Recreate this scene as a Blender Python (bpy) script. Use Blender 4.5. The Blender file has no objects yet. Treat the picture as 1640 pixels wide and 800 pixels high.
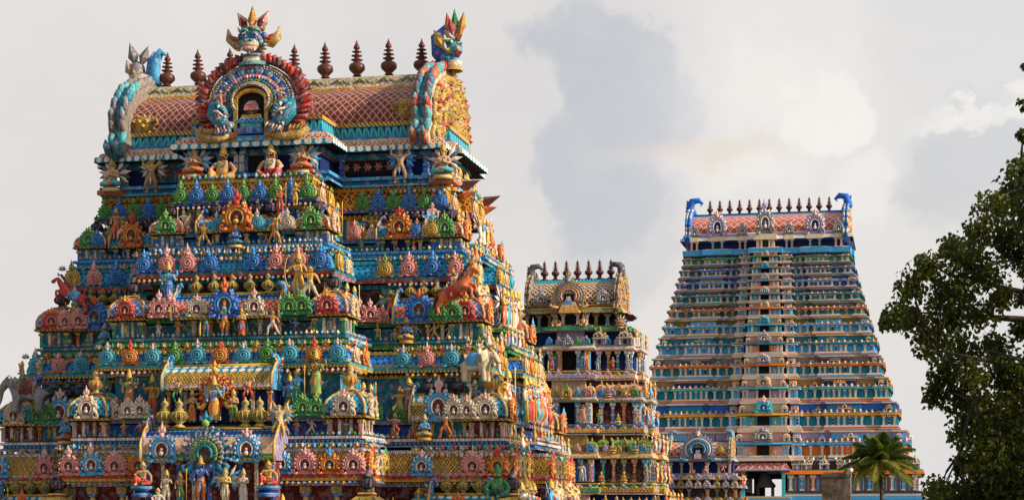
import bpy, math, random
import numpy as np
from mathutils import Vector, Matrix
R = math.radians
random.seed(7)
scene = bpy.context.scene
col = scene.collection

# ------------------------------------------------------------------ camera
FOC, HORIZON, CAM_Z = 3000.0, 830.0, 9.0           # focal length and horizon row in pixels of the 1640 px photograph
cam_d = bpy.data.cameras.new('camera')
cam_d.sensor_width = 36.0
cam_d.lens = 36.0 * FOC / 1640
cam_d.shift_y = (HORIZON - 400) / 1640
cam_d.clip_start, cam_d.clip_end = 0.5, 20000
cam = bpy.data.objects.new('camera', cam_d)
col.objects.link(cam)
cam.location = (0, 0, CAM_Z)
cam.rotation_euler = (R(90), 0, 0)
scene.camera = cam

# ------------------------------------------------------------------ sun and sky
AXIS = math.atan(640 / 3000.0)                      # the temple axis is turned by this to the right of the view
CA, SA = math.cos(AXIS), math.sin(AXIS)
SUN_ELEV, SUN_GRAZE = R(24), R(6)
hx = CA * math.cos(SUN_GRAZE) - SA * math.sin(SUN_GRAZE)
hy = -SA * math.cos(SUN_GRAZE) - CA * math.sin(SUN_GRAZE)
to_sun = Vector((hx * math.cos(SUN_ELEV), hy * math.cos(SUN_ELEV), math.sin(SUN_ELEV)))
sun_d = bpy.data.lights.new('sun', 'SUN')
sun_d.energy = 5.0
sun_d.angle = R(0.5)
sun_d.color = (1.0, 0.87, 0.68)
sun = bpy.data.objects.new('sun', sun_d)
col.objects.link(sun)
sun.rotation_euler = to_sun.to_track_quat('Z', 'Y').to_euler()
sun.location = (60, -20, 80)

scene.view_settings.view_transform = 'Standard'
scene.view_settings.look = 'None'
scene.view_settings.gamma = 1
scene.view_settings.use_curve_mapping = False
scene.view_settings.exposure = 0.18

world = bpy.data.worlds.new('World')
scene.world = world
world.use_nodes = True


class NT:
    """small helper to wire node trees"""
    def __init__(self, tree):
        self.t = tree

    def n(self, kind, **kw):
        nd = self.t.nodes.new(kind)
        for k, v in kw.items():
            setattr(nd, k, v)
        return nd

    def lk(self, a, b):
        self.t.links.new(a, b)

    def val(self, sock, x):
        if isinstance(x, bpy.types.NodeSocket):
            self.lk(x, sock)
        else:
            sock.default_value = x

    def math(self, op, a, b=None, c=None, clamp=False):
        nd = self.n('ShaderNodeMath', operation=op, use_clamp=clamp)
        self.val(nd.inputs[0], a)
        if b is not None:
            self.val(nd.inputs[1], b)
        if c is not None:
            self.val(nd.inputs[2], c)
        return nd.outputs[0]

    def mix(self, f, a, b, blend='MIX'):
        nd = self.n('ShaderNodeMix', data_type='RGBA', blend_type=blend)
        self.val(nd.inputs[0], f)
        self.val(nd.inputs[6], a if isinstance(a, bpy.types.NodeSocket) else (*a[:3], 1))
        self.val(nd.inputs[7], b if isinstance(b, bpy.types.NodeSocket) else (*b[:3], 1))
        return nd.outputs[2]

    def ramp(self, f, stops, interp='LINEAR'):
        nd = self.n('ShaderNodeValToRGB')
        nd.color_ramp.interpolation = interp
        el = nd.color_ramp.elements
        while len(el) < len(stops):
            el.new(0.5)
        for e, (p, c) in zip(el, stops):
            e.position = p
            e.color = (*c[:3], 1) if not isinstance(c, (int, float)) else (c, c, c, 1)
        self.val(nd.inputs[0], f)
        return nd.outputs[0]

    def noise(self, vec, scale, detail=3, rough=0.55, dist=0.0):
        nd = self.n('ShaderNodeTexNoise')
        if vec is not None:
            self.lk(vec, nd.inputs['Vector'])
        nd.inputs['Scale'].default_value = scale
        nd.inputs['Detail'].default_value = detail
        nd.inputs['Roughness'].default_value = rough
        nd.inputs['Distortion'].default_value = dist
        return nd.outputs[0]


def sky():
    T = NT(world.node_tree)
    T.t.nodes.clear()
    out = T.n('ShaderNodeOutputWorld')
    bg = T.n('ShaderNodeBackground')
    bg.inputs['Strength'].default_value = 0.1
    T.lk(bg.outputs[0], out.inputs[0])
    s = T.n('ShaderNodeTexSky', sky_type='NISHITA', sun_disc=False, sun_elevation=SUN_ELEV,
            sun_rotation=math.atan2(to_sun.x, to_sun.y), air_density=1.2, dust_density=2.5)
    co = T.n('ShaderNodeTexCoord').outputs['Generated']
    sep = T.n('ShaderNodeSeparateXYZ')
    T.lk(co, sep.inputs[0])
    x, y, z = sep.outputs
    # cloud field: a warped direction, soft large masses and crisp cumulus edges
    warp = T.n('ShaderNodeTexNoise')
    T.lk(co, warp.inputs['Vector'])
    warp.inputs['Scale'].default_value = 22
    warp.inputs['Detail'].default_value = 6
    warp.inputs['Roughness'].default_value = 0.6
    wv = T.n('ShaderNodeVectorMath', operation='MULTIPLY_ADD')
    T.lk(warp.outputs['Color'], wv.inputs[0])
    wv.inputs[1].default_value = (0.075, 0.075, 0.075)
    T.lk(co, wv.inputs[2])
    warped = wv.outputs[0]

    def blob(az_px, el_py, rx, rz, soft, tilt=0.0):
        """a cloud mass seen in the direction of that azimuth and elevation"""
        d = Vector(((az_px - 820) / FOC, 1.0, (HORIZON - el_py) / FOC)).normalized()
        sp = T.n('ShaderNodeSeparateXYZ')
        T.lk(warped, sp.inputs[0])
        a = T.math('SUBTRACT', sp.outputs[0], d.x + 0.0375)
        b = T.math('SUBTRACT', sp.outputs[2], d.z + 0.0375)
        a2 = T.math('MULTIPLY_ADD', b, tilt, a)
        a2 = T.math('DIVIDE', a2, rx)
        b = T.math('DIVIDE', b, rz)
        r = T.math('SQRT', T.math('ADD', T.math('MULTIPLY', a2, a2), T.math('MULTIPLY', b, b)))
        m = T.n('ShaderNodeMapRange', interpolation_type='SMOOTHSTEP')
        T.lk(r, m.inputs[0])
        m.inputs[1].default_value = 1 + soft
        m.inputs[2].default_value = 1 - soft
        return T.math('MULTIPLY', m.outputs[0], fluff)
    fluff = T.ramp(T.noise(warped, 26, 6, 0.62), [(0.30, 0.62), (0.62, 1.0)])
    base = T.ramp(T.noise(co, 5.5, 5, 0.55, 0.3), [(0.30, (0.71, 0.685, 0.69)), (0.5, (0.79, 0.745, 0.71)), (0.75, (0.85, 0.82, 0.785))])
    big = T.ramp(x, [(0.05, 0), (0.28, 1)])
    c = T.mix(T.math('MULTIPLY', big, 0.8), base, (0.755, 0.755, 0.76))
    grey = (0.555, 0.575, 0.615)
    white = (0.92, 0.885, 0.84)
    peach = (0.82, 0.71, 0.62)
    c = T.mix(T.math('MULTIPLY', blob(985, 330, 0.036, 0.060, 0.25), 0.6), c, grey)
    c = T.mix(T.math('MULTIPLY', blob(985, 130, 0.040, 0.040, 0.14, 0.4), 0.95), c, grey)
    c = T.mix(T.math('MULTIPLY', blob(960, 260, 0.030, 0.050, 0.14), 0.80), c, grey)
    c = T.mix(T.math('MULTIPLY', blob(1090, 190, 0.040, 0.05, 0.7), 0.35), c, (0.70, 0.69, 0.72))
    c = T.mix(T.math('MULTIPLY', blob(1250, 100, 0.05, 0.075, 0.5), 0.8), c, (0.85, 0.82, 0.785))
    c = T.mix(T.math('MULTIPLY', blob(1320, 190, 0.022, 0.020, 0.18), 0.9), c, white)
    c = T.mix(T.math('MULTIPLY', blob(1240, 130, 0.022, 0.018, 0.6), 0.6), c, white)
    c = T.mix(T.math('MULTIPLY', blob(1130, 250, 0.045, 0.012, 0.6), 0.7), c, peach)
    c = T.mix(T.math('MULTIPLY', blob(1180, 290, 0.04, 0.012, 0.7), 0.5), c, white)
    c = T.mix(T.math('MULTIPLY', blob(1560, 270, 0.030, 0.032, 0.25), 0.9), c, (0.62, 0.625, 0.64))
    c = T.mix(T.math('MULTIPLY', blob(1590, 180, 0.030, 0.005, 0.5, -2.2), 0.95), c, white)
    c = T.mix(T.math('MULTIPLY', blob(1405, 310, 0.012, 0.018, 0.6), 0.8), c, white)
    c = T.mix(T.math('MULTIPLY', blob(1450, 480, 0.10, 0.04, 0.8), 0.55), c, (0.80, 0.75, 0.715))
    c = T.mix(T.math('MULTIPLY', blob(60, 250, 0.12, 0.07, 0.9), 0.5), c, (0.70, 0.665, 0.67))
    # unseen sky shaped as fill light: dimmed behind the camera, brighter towards the sun
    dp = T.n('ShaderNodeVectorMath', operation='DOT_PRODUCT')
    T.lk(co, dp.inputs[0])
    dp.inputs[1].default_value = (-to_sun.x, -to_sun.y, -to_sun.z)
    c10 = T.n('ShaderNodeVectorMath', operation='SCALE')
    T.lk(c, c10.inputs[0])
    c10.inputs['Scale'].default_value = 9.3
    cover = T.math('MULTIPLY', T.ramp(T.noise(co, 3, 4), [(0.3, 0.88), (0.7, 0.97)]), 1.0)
    # added glow round the sun gives soft side light; back dims the unseen sky
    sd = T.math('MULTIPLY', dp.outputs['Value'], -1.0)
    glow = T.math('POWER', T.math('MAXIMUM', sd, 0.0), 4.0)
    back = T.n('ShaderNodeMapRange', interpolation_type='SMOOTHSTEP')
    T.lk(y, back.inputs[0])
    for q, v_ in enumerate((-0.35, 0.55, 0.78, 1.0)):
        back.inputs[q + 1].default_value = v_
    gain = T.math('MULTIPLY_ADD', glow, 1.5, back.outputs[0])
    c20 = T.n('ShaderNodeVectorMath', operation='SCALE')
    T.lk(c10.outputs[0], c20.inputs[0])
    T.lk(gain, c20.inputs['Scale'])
    blue_fill = T.n('ShaderNodeMapRange', interpolation_type='SMOOTHSTEP')   # less cloud behind the viewer, added to make the fill light bluer
    T.lk(y, blue_fill.inputs[0])
    for q, v_ in enumerate((-0.3, 0.45, 0.45, 1.0)):
        blue_fill.inputs[q + 1].default_value = v_
    cover = T.math('MULTIPLY', cover, blue_fill.outputs[0])
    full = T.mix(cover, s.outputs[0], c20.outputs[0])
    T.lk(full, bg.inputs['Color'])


sky()

# ------------------------------------------------------------------ materials
M = {}
C = dict(
    blue=(0.018, 0.15, 0.64), navy=(0.010, 0.026, 0.13), sky=(0.07, 0.42, 0.82), teal=(0.006, 0.24, 0.38), aqua=(0.06, 0.47, 0.54),
    green=(0.018, 0.30, 0.085), lime=(0.24, 0.45, 0.07), olive=(0.22, 0.20, 0.03), darkgreen=(0.008, 0.09, 0.06),
    red=(0.62, 0.04, 0.025), maroon=(0.16, 0.022, 0.02), orange=(0.74, 0.17, 0.022), amber=(0.78, 0.38, 0.04), gold=(0.60, 0.37, 0.06),
    yellow=(0.74, 0.50, 0.07), pink=(0.82, 0.27, 0.25), rose=(0.84, 0.48, 0.43), cream=(0.72, 0.58, 0.40), white=(0.78, 0.74, 0.68),
    lilac=(0.36, 0.31, 0.52), skin=(0.62, 0.33, 0.17), peach=(0.74, 0.44, 0.26), tan=(0.42, 0.24, 0.10), bronze=(0.26, 0.12, 0.035),
    brown=(0.10, 0.045, 0.025), black=(0.018, 0.016, 0.018), copper=(0.115, 0.036, 0.026), grey=(0.26, 0.25, 0.27), slate=(0.10, 0.10, 0.13),
    stone=(0.25, 0.21, 0.17), tilered=(0.22, 0.05, 0.04), facered=(0.45, 0.10, 0.08), latt=(0.62, 0.38, 0.30))


def principled(name):
    m = bpy.data.materials.new(name)
    m.use_nodes = True
    T = NT(m.node_tree)
    p = m.node_tree.nodes['Principled BSDF']
    M[name] = m
    return m, T, p


def finish(T, p, colour, coord=None, rough=0.5, bump_h=None, stain=0.6, carve=0.0, cells=8.0):
    """weathered paint: streaky stains and sun-bleach on top of the given colour, fine plaster bump"""
    co = T.n('ShaderNodeTexCoord').outputs['Object'] if coord is None else coord
    mp = T.n('ShaderNodeMapping')
    T.lk(co, mp.inputs[0])
    mp.inputs['Scale'].default_value = (1.3, 1.3, 0.22)
    n1 = T.noise(mp.outputs[0], 4.0, 5, 0.65)
    n2 = T.noise(co, 22.0, 3, 0.6)
    cut = None
    if carve:                                         # small carved and brush-painted relief: cells with dark grooves and pale touches
        wn = T.n('ShaderNodeTexNoise')
        T.lk(co, wn.inputs['Vector'])
        wn.inputs['Scale'].default_value = cells * 0.8
        wm = T.n('ShaderNodeVectorMath', operation='MULTIPLY_ADD')
        T.lk(wn.outputs['Color'], wm.inputs[0])
        wm.inputs[1].default_value = (1.5 / cells,) * 3
        T.lk(co, wm.inputs[2])
        vo = T.n('ShaderNodeTexVoronoi', feature='F1')
        T.lk(wm.outputs[0], vo.inputs['Vector'])
        vo.inputs['Scale'].default_value = cells
        sp = T.n('ShaderNodeSeparateColor')
        T.lk(vo.outputs['Color'], sp.inputs[0])
        ve = T.n('ShaderNodeTexVoronoi', feature='DISTANCE_TO_EDGE')
        T.lk(wm.outputs[0], ve.inputs['Vector'])
        ve.inputs['Scale'].default_value = cells
        cut = T.ramp(ve.outputs['Distance'], [(0.01, 0.0), (0.12, 1.0)])
        colour = T.mix(T.math('MULTIPLY', T.math('GREATER_THAN', sp.outputs[0], 0.72), 0.40 * carve), colour, (0.78, 0.76, 0.72))
        colour = T.mix(T.math('MULTIPLY', T.math('GREATER_THAN', sp.outputs[2], 0.80), 0.60 * carve), colour, T.mix(sp.outputs[1], (0.05, 0.30, 0.62), (0.72, 0.16, 0.10)))
        tone = T.ramp(sp.outputs[1], [(0.0, 1.0 - 0.45 * carve), (1.0, 1.0)])
        colour = T.mix(1.0, colour, tone, 'MULTIPLY')
        colour = T.mix(T.math('MULTIPLY', T.math('SUBTRACT', 1.0, cut), 0.6 * carve), colour, (0.03, 0.024, 0.022))
    grime = T.ramp(n1, [(0.50, 0.0), (0.68, stain)])
    chips = T.ramp(n2, [(0.62, 0.0), (0.70, 0.35)])
    mq = T.n('ShaderNodeMapping')
    T.lk(co, mq.inputs[0])
    mq.inputs['Scale'].default_value = (1, 1, 0.10)
    streak = T.ramp(T.noise(mq.outputs[0], 9.0, 4, 0.7), [(0.54, 0.0), (0.66, stain * 0.8)])   # black monsoon streaks
    grime = T.math('MAXIMUM', grime, streak)
    c = T.mix(grime, colour, (0.035, 0.028, 0.024))
    c = T.mix(chips, c, T.mix(0.5, colour, (0.55, 0.48, 0.40)))
    T.lk(c, p.inputs['Base Color'])
    p.inputs['Roughness'].default_value = rough
    p.inputs['Specular IOR Level'].default_value = 0.12 if rough > .7 else 0.28
    b = T.n('ShaderNodeBump')
    b.inputs['Strength'].default_value = 0.35
    b.inputs['Distance'].default_value = 0.012
    if cut is not None:
        b.inputs['Strength'].default_value = 0.6 * carve
        b.inputs['Distance'].default_value = 0.035
        bump_h = cut
    h = n2 if bump_h is None else T.math('MULTIPLY_ADD', bump_h, 1.5, n2)
    T.lk(h, b.inputs['Height'])
    T.lk(b.outputs[0], p.inputs['Normal'])


def rgb(T, c):
    nd = T.n('ShaderNodeRGB')
    nd.outputs[0].default_value = (*c, 1)
    return nd.outputs[0]


for k, v in C.items():
    m, T, p = principled(k)
    finish(T, p, rgb(T, v), rough=0.35 if k in ('copper', 'gold') else (0.9 if k in ('black', 'navy', 'brown', 'slate', 'maroon') else 0.5), stain=0.5,
           carve=0.0 if k in ('black', 'copper', 'navy') else (0.62 if k in ('blue', 'sky', 'teal', 'aqua', 'green', 'lilac', 'orange', 'cream', 'amber', 'gold', 'pink', 'rose', 'grey', 'red', 'yellow') else 0.4))
    m, T, p = principled('d_' + k)                    # flat paint for what is too far off to show brushwork
    finish(T, p, rgb(T, v), rough=0.6, stain=0.3)
    m, T, p = principled('f_' + k)                    # the same paint as brushed on figures, with finer touches
    finish(T, p, rgb(T, v), rough=0.55, stain=0.5, carve=0.0 if k == 'black' else 0.28, cells=17.0)


def uv_xy(T, sx, sy, rot=0.0):
    u = T.n('ShaderNodeUVMap', uv_map='UVMap').outputs[0]
    sp = T.n('ShaderNodeSeparateXYZ')
    T.lk(u, sp.inputs[0])
    return T.math('DIVIDE', sp.outputs[0], sx), T.math('DIVIDE', sp.outputs[1], sy)


def diaper(name, fill, line, dot, s=0.22, w=0.085):
    """painted lattice of diamonds with a dot in each, drawn by hand and so a little uneven"""
    m, T, p = principled(name)
    x, y = uv_xy(T, s, s * 1.15)
    oc = T.n('ShaderNodeTexCoord').outputs['Object']
    x = T.math('MULTIPLY_ADD', T.noise(oc, 1.6, 2), 0.55, x)
    y = T.math('MULTIPLY_ADD', T.noise(oc, 2.3, 2), 0.40, y)
    a = T.math('PINGPONG', T.math('ADD', x, y), 0.5)
    b = T.math('PINGPONG', T.math('SUBTRACT', x, y), 0.5)
    mn = T.math('MINIMUM', a, b)
    ln = T.math('LESS_THAN', mn, w)
    dt = T.math('GREATER_THAN', mn, 0.34)
    c = T.mix(dt, C[fill], C[dot])
    c = T.mix(ln, c, C[line])
    finish(T, p, c, bump_h=ln)


def petals(name, back, body, rim, s=0.16, h=0.2):
    """a row of rounded petals or beads along the moulding"""
    m, T, p = principled(name)
    x, y = uv_xy(T, s, h)
    fx = T.math('SUBTRACT', T.math('FRACT', x), 0.5)
    fx = T.math('DIVIDE', fx, 0.47)
    r = T.math('SQRT', T.math('ADD', T.math('MULTIPLY', fx, fx), T.math('MULTIPLY', y, y)))
    inn = T.math('LESS_THAN', r, 1.0)
    core = T.math('LESS_THAN', r, 0.62)
    c = T.mix(inn, C[back], C[rim])
    c = T.mix(core, c, C[body])
    finish(T, p, c, bump_h=inn)


def dots(name, back, body, s=0.2, h=0.2):
    m, T, p = principled(name)
    x, y = uv_xy(T, s, h)
    fx = T.math('SUBTRACT', T.math('FRACT', x), 0.5)
    fy = T.math('MULTIPLY', T.math('SUBTRACT', y, 0.5), h / s)
    r = T.math('SQRT', T.math('ADD', T.math('MULTIPLY', fx, fx), T.math('MULTIPLY', fy, fy)))
    inn = T.math('LESS_THAN', r, 0.36)
    finish(T, p, T.mix(inn, C[back], C[body]), bump_h=inn)


def stripes(name, cols, s=0.3, slant=0.0):
    m, T, p = principled(name)
    x, y = uv_xy(T, s, s)
    f = T.math('FRACT', T.math('MULTIPLY_ADD', y, slant, x))
    k = len(cols)
    c = T.ramp(f, [(i / k, C[q]) for i, q in enumerate(cols)], 'CONSTANT')
    finish(T, p, c, bump_h=f)


diaper('tile_roof', 'tilered', 'latt', 'maroon', 0.25, 0.07)
diaper('tile_roof_red', 'facered', 'rose', 'orange', 1.5, 0.09)
diaper('tile_roof_small', 'facered', 'cream', 'red', 0.8, 0.09)
diaper('tile_roof_grey', 'brown', 'cream', 'maroon', 0.36, 0.12)
diaper('diaper_teal', 'teal', 'sky', 'navy', 0.2)
diaper('diaper_blue', 'blue', 'sky', 'navy', 0.2)
diaper('diaper_bluewhite', 'blue', 'white', 'sky', 0.2)
diaper('diaper_red', 'red', 'cream', 'orange', 0.2)
diaper('diaper_gold', 'brown', 'gold', 'yellow', 0.2, 0.13)
diaper('diaper_pinkgold', 'cream', 'pink', 'amber', 0.22)
diaper('diaper_redgold', 'maroon', 'amber', 'green', 0.26, 0.12)
diaper('diaper_green', 'green', 'lime', 'yellow', 0.2)
petals('ridge_leaf', 'cream', 'lime', 'olive', 0.30, 0.30)
petals('lotus_teal', 'navy', 'teal', 'aqua', 0.24, 0.36)
petals('lotus_blue', 'navy', 'blue', 'sky', 0.15, 0.12)
petals('lotus_red', 'maroon', 'red', 'cream', 0.15, 0.12)
petals('lotus_green', 'navy', 'green', 'lime', 0.15, 0.12)
petals('lotus_pink', 'slate', 'rose', 'white', 0.3, 0.24)
petals('lotus_gold', 'maroon', 'gold', 'yellow', 0.16, 0.12)
petals('lotus_lilac', 'slate', 'lilac', 'white', 0.2, 0.16)
dots('beads_white', 'teal', 'white', 0.26, 0.2)
dots('beads_red', 'cream', 'red', 0.16, 0.12)
dots('beads_gold', 'maroon', 'yellow', 0.12, 0.1)
dots('beads_blue', 'navy', 'sky', 0.14, 0.12)
stripes('rope_gold', ['gold', 'yellow', 'brown'], 0.14, 1.0)
stripes('rope_red', ['red', 'cream', 'maroon'], 0.16, 1.0)
stripes('checks', ['red', 'white', 'blue', 'yellow'], 0.32)
stripes('pillars_blue', ['sky', 'navy', 'white', 'navy', 'orange', 'navy'], 0.9)
stripes('pillars_green', ['green', 'navy', 'amber', 'black', 'aqua', 'navy'], 0.8)
stripes('cream_teal', ['cream', 'teal', 'cream', 'orange'], 0.5)


def ground_mats():
    m, T, p = principled('granite')
    co = T.n('ShaderNodeTexCoord').outputs['Object']
    br = T.n('ShaderNodeTexBrick')
    T.lk(co, br.inputs[0])
    br.inputs['Scale'].default_value = 0.6
    br.inputs['Color1'].default_value = (0.27, 0.24, 0.21, 1)
    br.inputs['Color2'].default_value = (0.22, 0.19, 0.16, 1)
    br.inputs['Mortar'].default_value = (0.10, 0.09, 0.08, 1)
    finish(T, p, br.outputs[0], rough=0.8)
    m, T, p = principled('earth')
    co = T.n('ShaderNodeTexCoord').outputs['Object']
    c = T.ramp(T.noise(co, 0.05, 6), [(0.3, (0.13, 0.10, 0.07)), (0.7, (0.23, 0.19, 0.14))])
    T.lk(c, p.inputs['Base Color'])
    p.inputs['Roughness'].default_value = 0.95
    m, T, p = principled('old_plaster')
    co = T.n('ShaderNodeTexCoord').outputs['Object']
    c = T.ramp(T.noise(co, 1.7, 7, 0.7, 0.6), [(0.35, (0.06, 0.045, 0.035)), (0.5, (0.17, 0.13, 0.10)), (0.62, (0.30, 0.25, 0.20))])
    finish(T, p, c, rough=0.9)

    def leafy(name, stops, tr):
        m, T, p = principled(name)
        at = T.n('ShaderNodeAttribute', attribute_name='tint')
        c = T.ramp(at.outputs['Fac'], stops)
        T.lk(c, p.inputs['Base Color'])
        p.inputs['Roughness'].default_value = 0.55
        p.inputs['Specular IOR Level'].default_value = 0.2
        tb = T.n('ShaderNodeBsdfTranslucent')
        T.lk(T.mix(0.5, c, (0.16, 0.22, 0.02)), tb.inputs[0])
        mx = T.n('ShaderNodeMixShader')
        mx.inputs[0].default_value = tr
        T.lk(p.outputs[0], mx.inputs[1])
        T.lk(tb.outputs[0], mx.inputs[2])
        T.lk(mx.outputs[0], T.t.nodes['Material Output'].inputs[0])
    leafy('leaf', [(0, (0.006, 0.011, 0.003)), (0.5, (0.021, 0.036, 0.007)), (0.85, (0.08, 0.105, 0.018)), (1, (0.24, 0.18, 0.035))], 0.42)
    leafy('palm_leaf', [(0, (0.025, 0.065, 0.012)), (0.6, (0.10, 0.15, 0.02)), (1, (0.42, 0.34, 0.06))], 0.4)
    m, T, p = principled('bark')
    co = T.n('ShaderNodeTexCoord').outputs['Object']
    c = T.ramp(T.noise(co, 6, 6, 0.7), [(0.3, (0.022, 0.016, 0.011)), (0.7, (0.075, 0.055, 0.038))])
    T.lk(c, p.inputs['Base Color'])
    p.inputs['Roughness'].default_value = 0.9


ground_mats()

# ------------------------------------------------------------------ mesh kit
class MB:
    def __init__(self):
        self.v, self.f, self.m, self.uv, self.s, self.keys = [], [], [], [], [], []

    def key(self, k):
        if k not in self.keys:
            self.keys.append(k)
        return self.keys.index(k)

    def add(self, vs, fs, mat, uvs=None, smooth=False, mx=None):
        o = len(self.v)
        if mx is not None:
            vs = [tuple(mx @ Vector(p)) for p in vs]
        self.v.extend(tuple(p) for p in vs)
        for i, f in enumerate(fs):
            self.f.append([o + k for k in f])
            self.m.append(self.key(mat if isinstance(mat, str) else mat[i]))
            self.uv.append(uvs[i] if uvs else [(0, 0)] * len(f))
            self.s.append(smooth)

    def box(self, x0, x1, y0, y1, z0, z1, mat, mx=None, taper=0.0):
        t = taper
        vs = [(x0, y0, z0), (x1, y0, z0), (x1, y1, z0), (x0, y1, z0), (x0 + t, y0 + t, z1), (x1 - t, y0 + t, z1), (x1 - t, y1 - t, z1), (x0 + t, y1 - t, z1)]
        fs = [(0, 1, 5, 4), (1, 2, 6, 5), (2, 3, 7, 6), (3, 0, 4, 7), (4, 5, 6, 7), (3, 2, 1, 0)]
        dx, dy, dz = x1 - x0, y1 - y0, z1 - z0
        q = lambda a, b: [(0, 0), (a, 0), (a, b), (0, b)]
        self.add(vs, fs, mat, [q(dx, dz), q(dy, dz), q(dx, dz), q(dy, dz), q(dx, dy), q(dx, dy)], mx=mx)

    def lathe(self, prof, n, mats, c=(0, 0, 0), smooth=True, mx=None, sq=False, sx=1.0, sy=1.0):
        """profile of (radius, z); sq turns it into a square-plan spire"""
        vs, fs, ms, uvs = [], [], [], []
        k = 2 if sq else 1
        ang = [(2 * math.pi * (i + (0.5 if sq else 0)) / n) for i in range(n)]
        if sq:
            ang = [math.pi / 4 + i * math.pi / 2 for i in range(4)]
            n = 4
        f = math.sqrt(2) if sq else 1
        for r, z in prof:
            for a in ang:
                vs.append((c[0] + r * f * sx * math.cos(a), c[1] + r * f * sy * math.sin(a), c[2] + z))
        acc = 0
        for j in range(len(prof) - 1):
            d = math.hypot(prof[j + 1][0] - prof[j][0], prof[j + 1][1] - prof[j][1])
            mj = mats if isinstance(mats, str) else mats[min(j, len(mats) - 1)]
            for i in range(n):
                fs.append((j * n + i, j * n + (i + 1) % n, (j + 1) * n + (i + 1) % n, (j + 1) * n + i))
                ms.append(mj)
                w0, w1 = prof[j][0], prof[j + 1][0]
                uvs.append([(-w0, acc), (w0, acc), (w1, acc + d), (-w1, acc + d)])
            acc += d
        self.add(vs, fs, ms, uvs, smooth, mx)
        if prof[-1][0] > 1e-4:
            self.add([vs[(len(prof) - 1) * n + i] for i in range(n)], [tuple(range(n))], ms[-1], mx=mx)

    def sweep(self, plan, prof, mats):
        """mouldings: carry a profile of (outward offset, z) round a rectilinear plan"""
        n = len(plan)
        nor = []
        for i in range(n):
            a, b = plan[i], plan[(i + 1) % n]
            d = math.hypot(b[0] - a[0], b[1] - a[1])
            nor.append(((b[1] - a[1]) / d, -(b[0] - a[0]) / d))
        ring = []
        for i in range(n):
            n1, n2 = nor[i - 1], nor[i]
            ring.append((n1[0] + n2[0], n1[1] + n2[1]) if abs(n1[0] * n2[0] + n1[1] * n2[1]) < 0.5 else n2)
        vs = []
        for off, z in prof:
            for i in range(n):
                vs.append((plan[i][0] + ring[i][0] * off, plan[i][1] + ring[i][1] * off, z))
        fs, ms, uvs = [], [], []
        for j in range(len(prof) - 1):
            d = math.hypot(prof[j + 1][0] - prof[j][0], prof[j + 1][1] - prof[j][1])
            for i in range(n):
                k = (i + 1) % n
                fs.append((j * n + i, j * n + k, (j + 1) * n + k, (j + 1) * n + i))
                ms.append(mats[j])
                L = math.hypot(plan[k][0] - plan[i][0], plan[k][1] - plan[i][1]) / 2
                uvs.append([(-L, 0), (L, 0), (L, d), (-L, d)])
        self.add(vs, fs, ms, uvs)

    def tube(self, pts, rad, n, mat, smooth=True, mx=None, flat=1.0):
        pts = [Vector(p) for p in pts]
        if not isinstance(rad, (list, tuple)):
            rad = [rad] * len(pts)
        vs, fs = [], []
        up = Vector((0.13, 0.97, 0.21))
        for i, p in enumerate(pts):
            t = (pts[min(i + 1, len(pts) - 1)] - pts[max(i - 1, 0)]).normalized()
            a = t.cross(up)
            if a.length < 1e-3:
                a = t.cross(Vector((1, 0, 0)))
            a.normalize()
            b = t.cross(a)
            for k in range(n):
                w = 2 * math.pi * k / n
                vs.append(p + a * (rad[i] * math.cos(w)) + b * (rad[i] * flat * math.sin(w)))
        for i in range(len(pts) - 1):
            for k in range(n):
                fs.append((i * n + k, (i + 1) * n + k, (i + 1) * n + (k + 1) % n, i * n + (k + 1) % n))
        fs.append(tuple(range(n)))
        fs.append(tuple(reversed(range((len(pts) - 1) * n, len(pts) * n))))
        self.add(vs, fs, mat, None, smooth, mx)

    def prism(self, out, y0, y1, mat, mx=None, side=None):
        """outline in (x, z) given counter-clockwise as seen from the front (-y), extruded from y0 (front) to y1"""
        n = len(out)
        vs = [(x, y0, z) for x, z in out] + [(x, y1, z) for x, z in out]
        self.add(vs, [tuple(range(n))], mat, [[(x, z) for x, z in out]], mx=mx)
        self.add(vs, [tuple(reversed(range(n, 2 * n)))], mat, mx=mx)
        self.add(vs, [(i, n + i, n + (i + 1) % n, (i + 1) % n) for i in range(n)], side or mat, mx=mx)

    def leaf(self, base, tip, nrm, w, mat, thick=0.3):
        """a thick carved leaf, flame or feather"""
        b, t, nn = Vector(base), Vector(tip), Vector(nrm).normalized()
        d = t - b
        s = d.cross(nn).normalized() * w
        c = b + d * 0.45
        vs = [b, c + s, t, c - s, c + nn * w * thick * 2, c - nn * w * thick]
        self.add(vs, [(0, 1, 4), (1, 2, 4), (2, 3, 4), (3, 0, 4), (1, 0, 5), (2, 1, 5), (3, 2, 5), (0, 3, 5)], mat)

    def ball(self, c, r, mat, n=8, sx=1, sy=1, sz=1, mx=None):
        k = max(4, n // 2 + 1)
        prof = [(max(1e-5, r * math.sin(math.pi * i / k)), -r * sz * math.cos(math.pi * i / k)) for i in range(k + 1)]
        self.lathe(prof, n, mat, c, True, mx, False, sx, sy)

    def arc(self, cx, cz, rx, rz, a0, a1, n, r, mat, y=0.0, sides=5, flat=1.0):
        pts = [(cx + rx * math.cos(a0 + (a1 - a0) * i / n), y, cz + rz * math.sin(a0 + (a1 - a0) * i / n)) for i in range(n + 1)]
        self.tube(pts, r, sides, mat, flat=flat)

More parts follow.
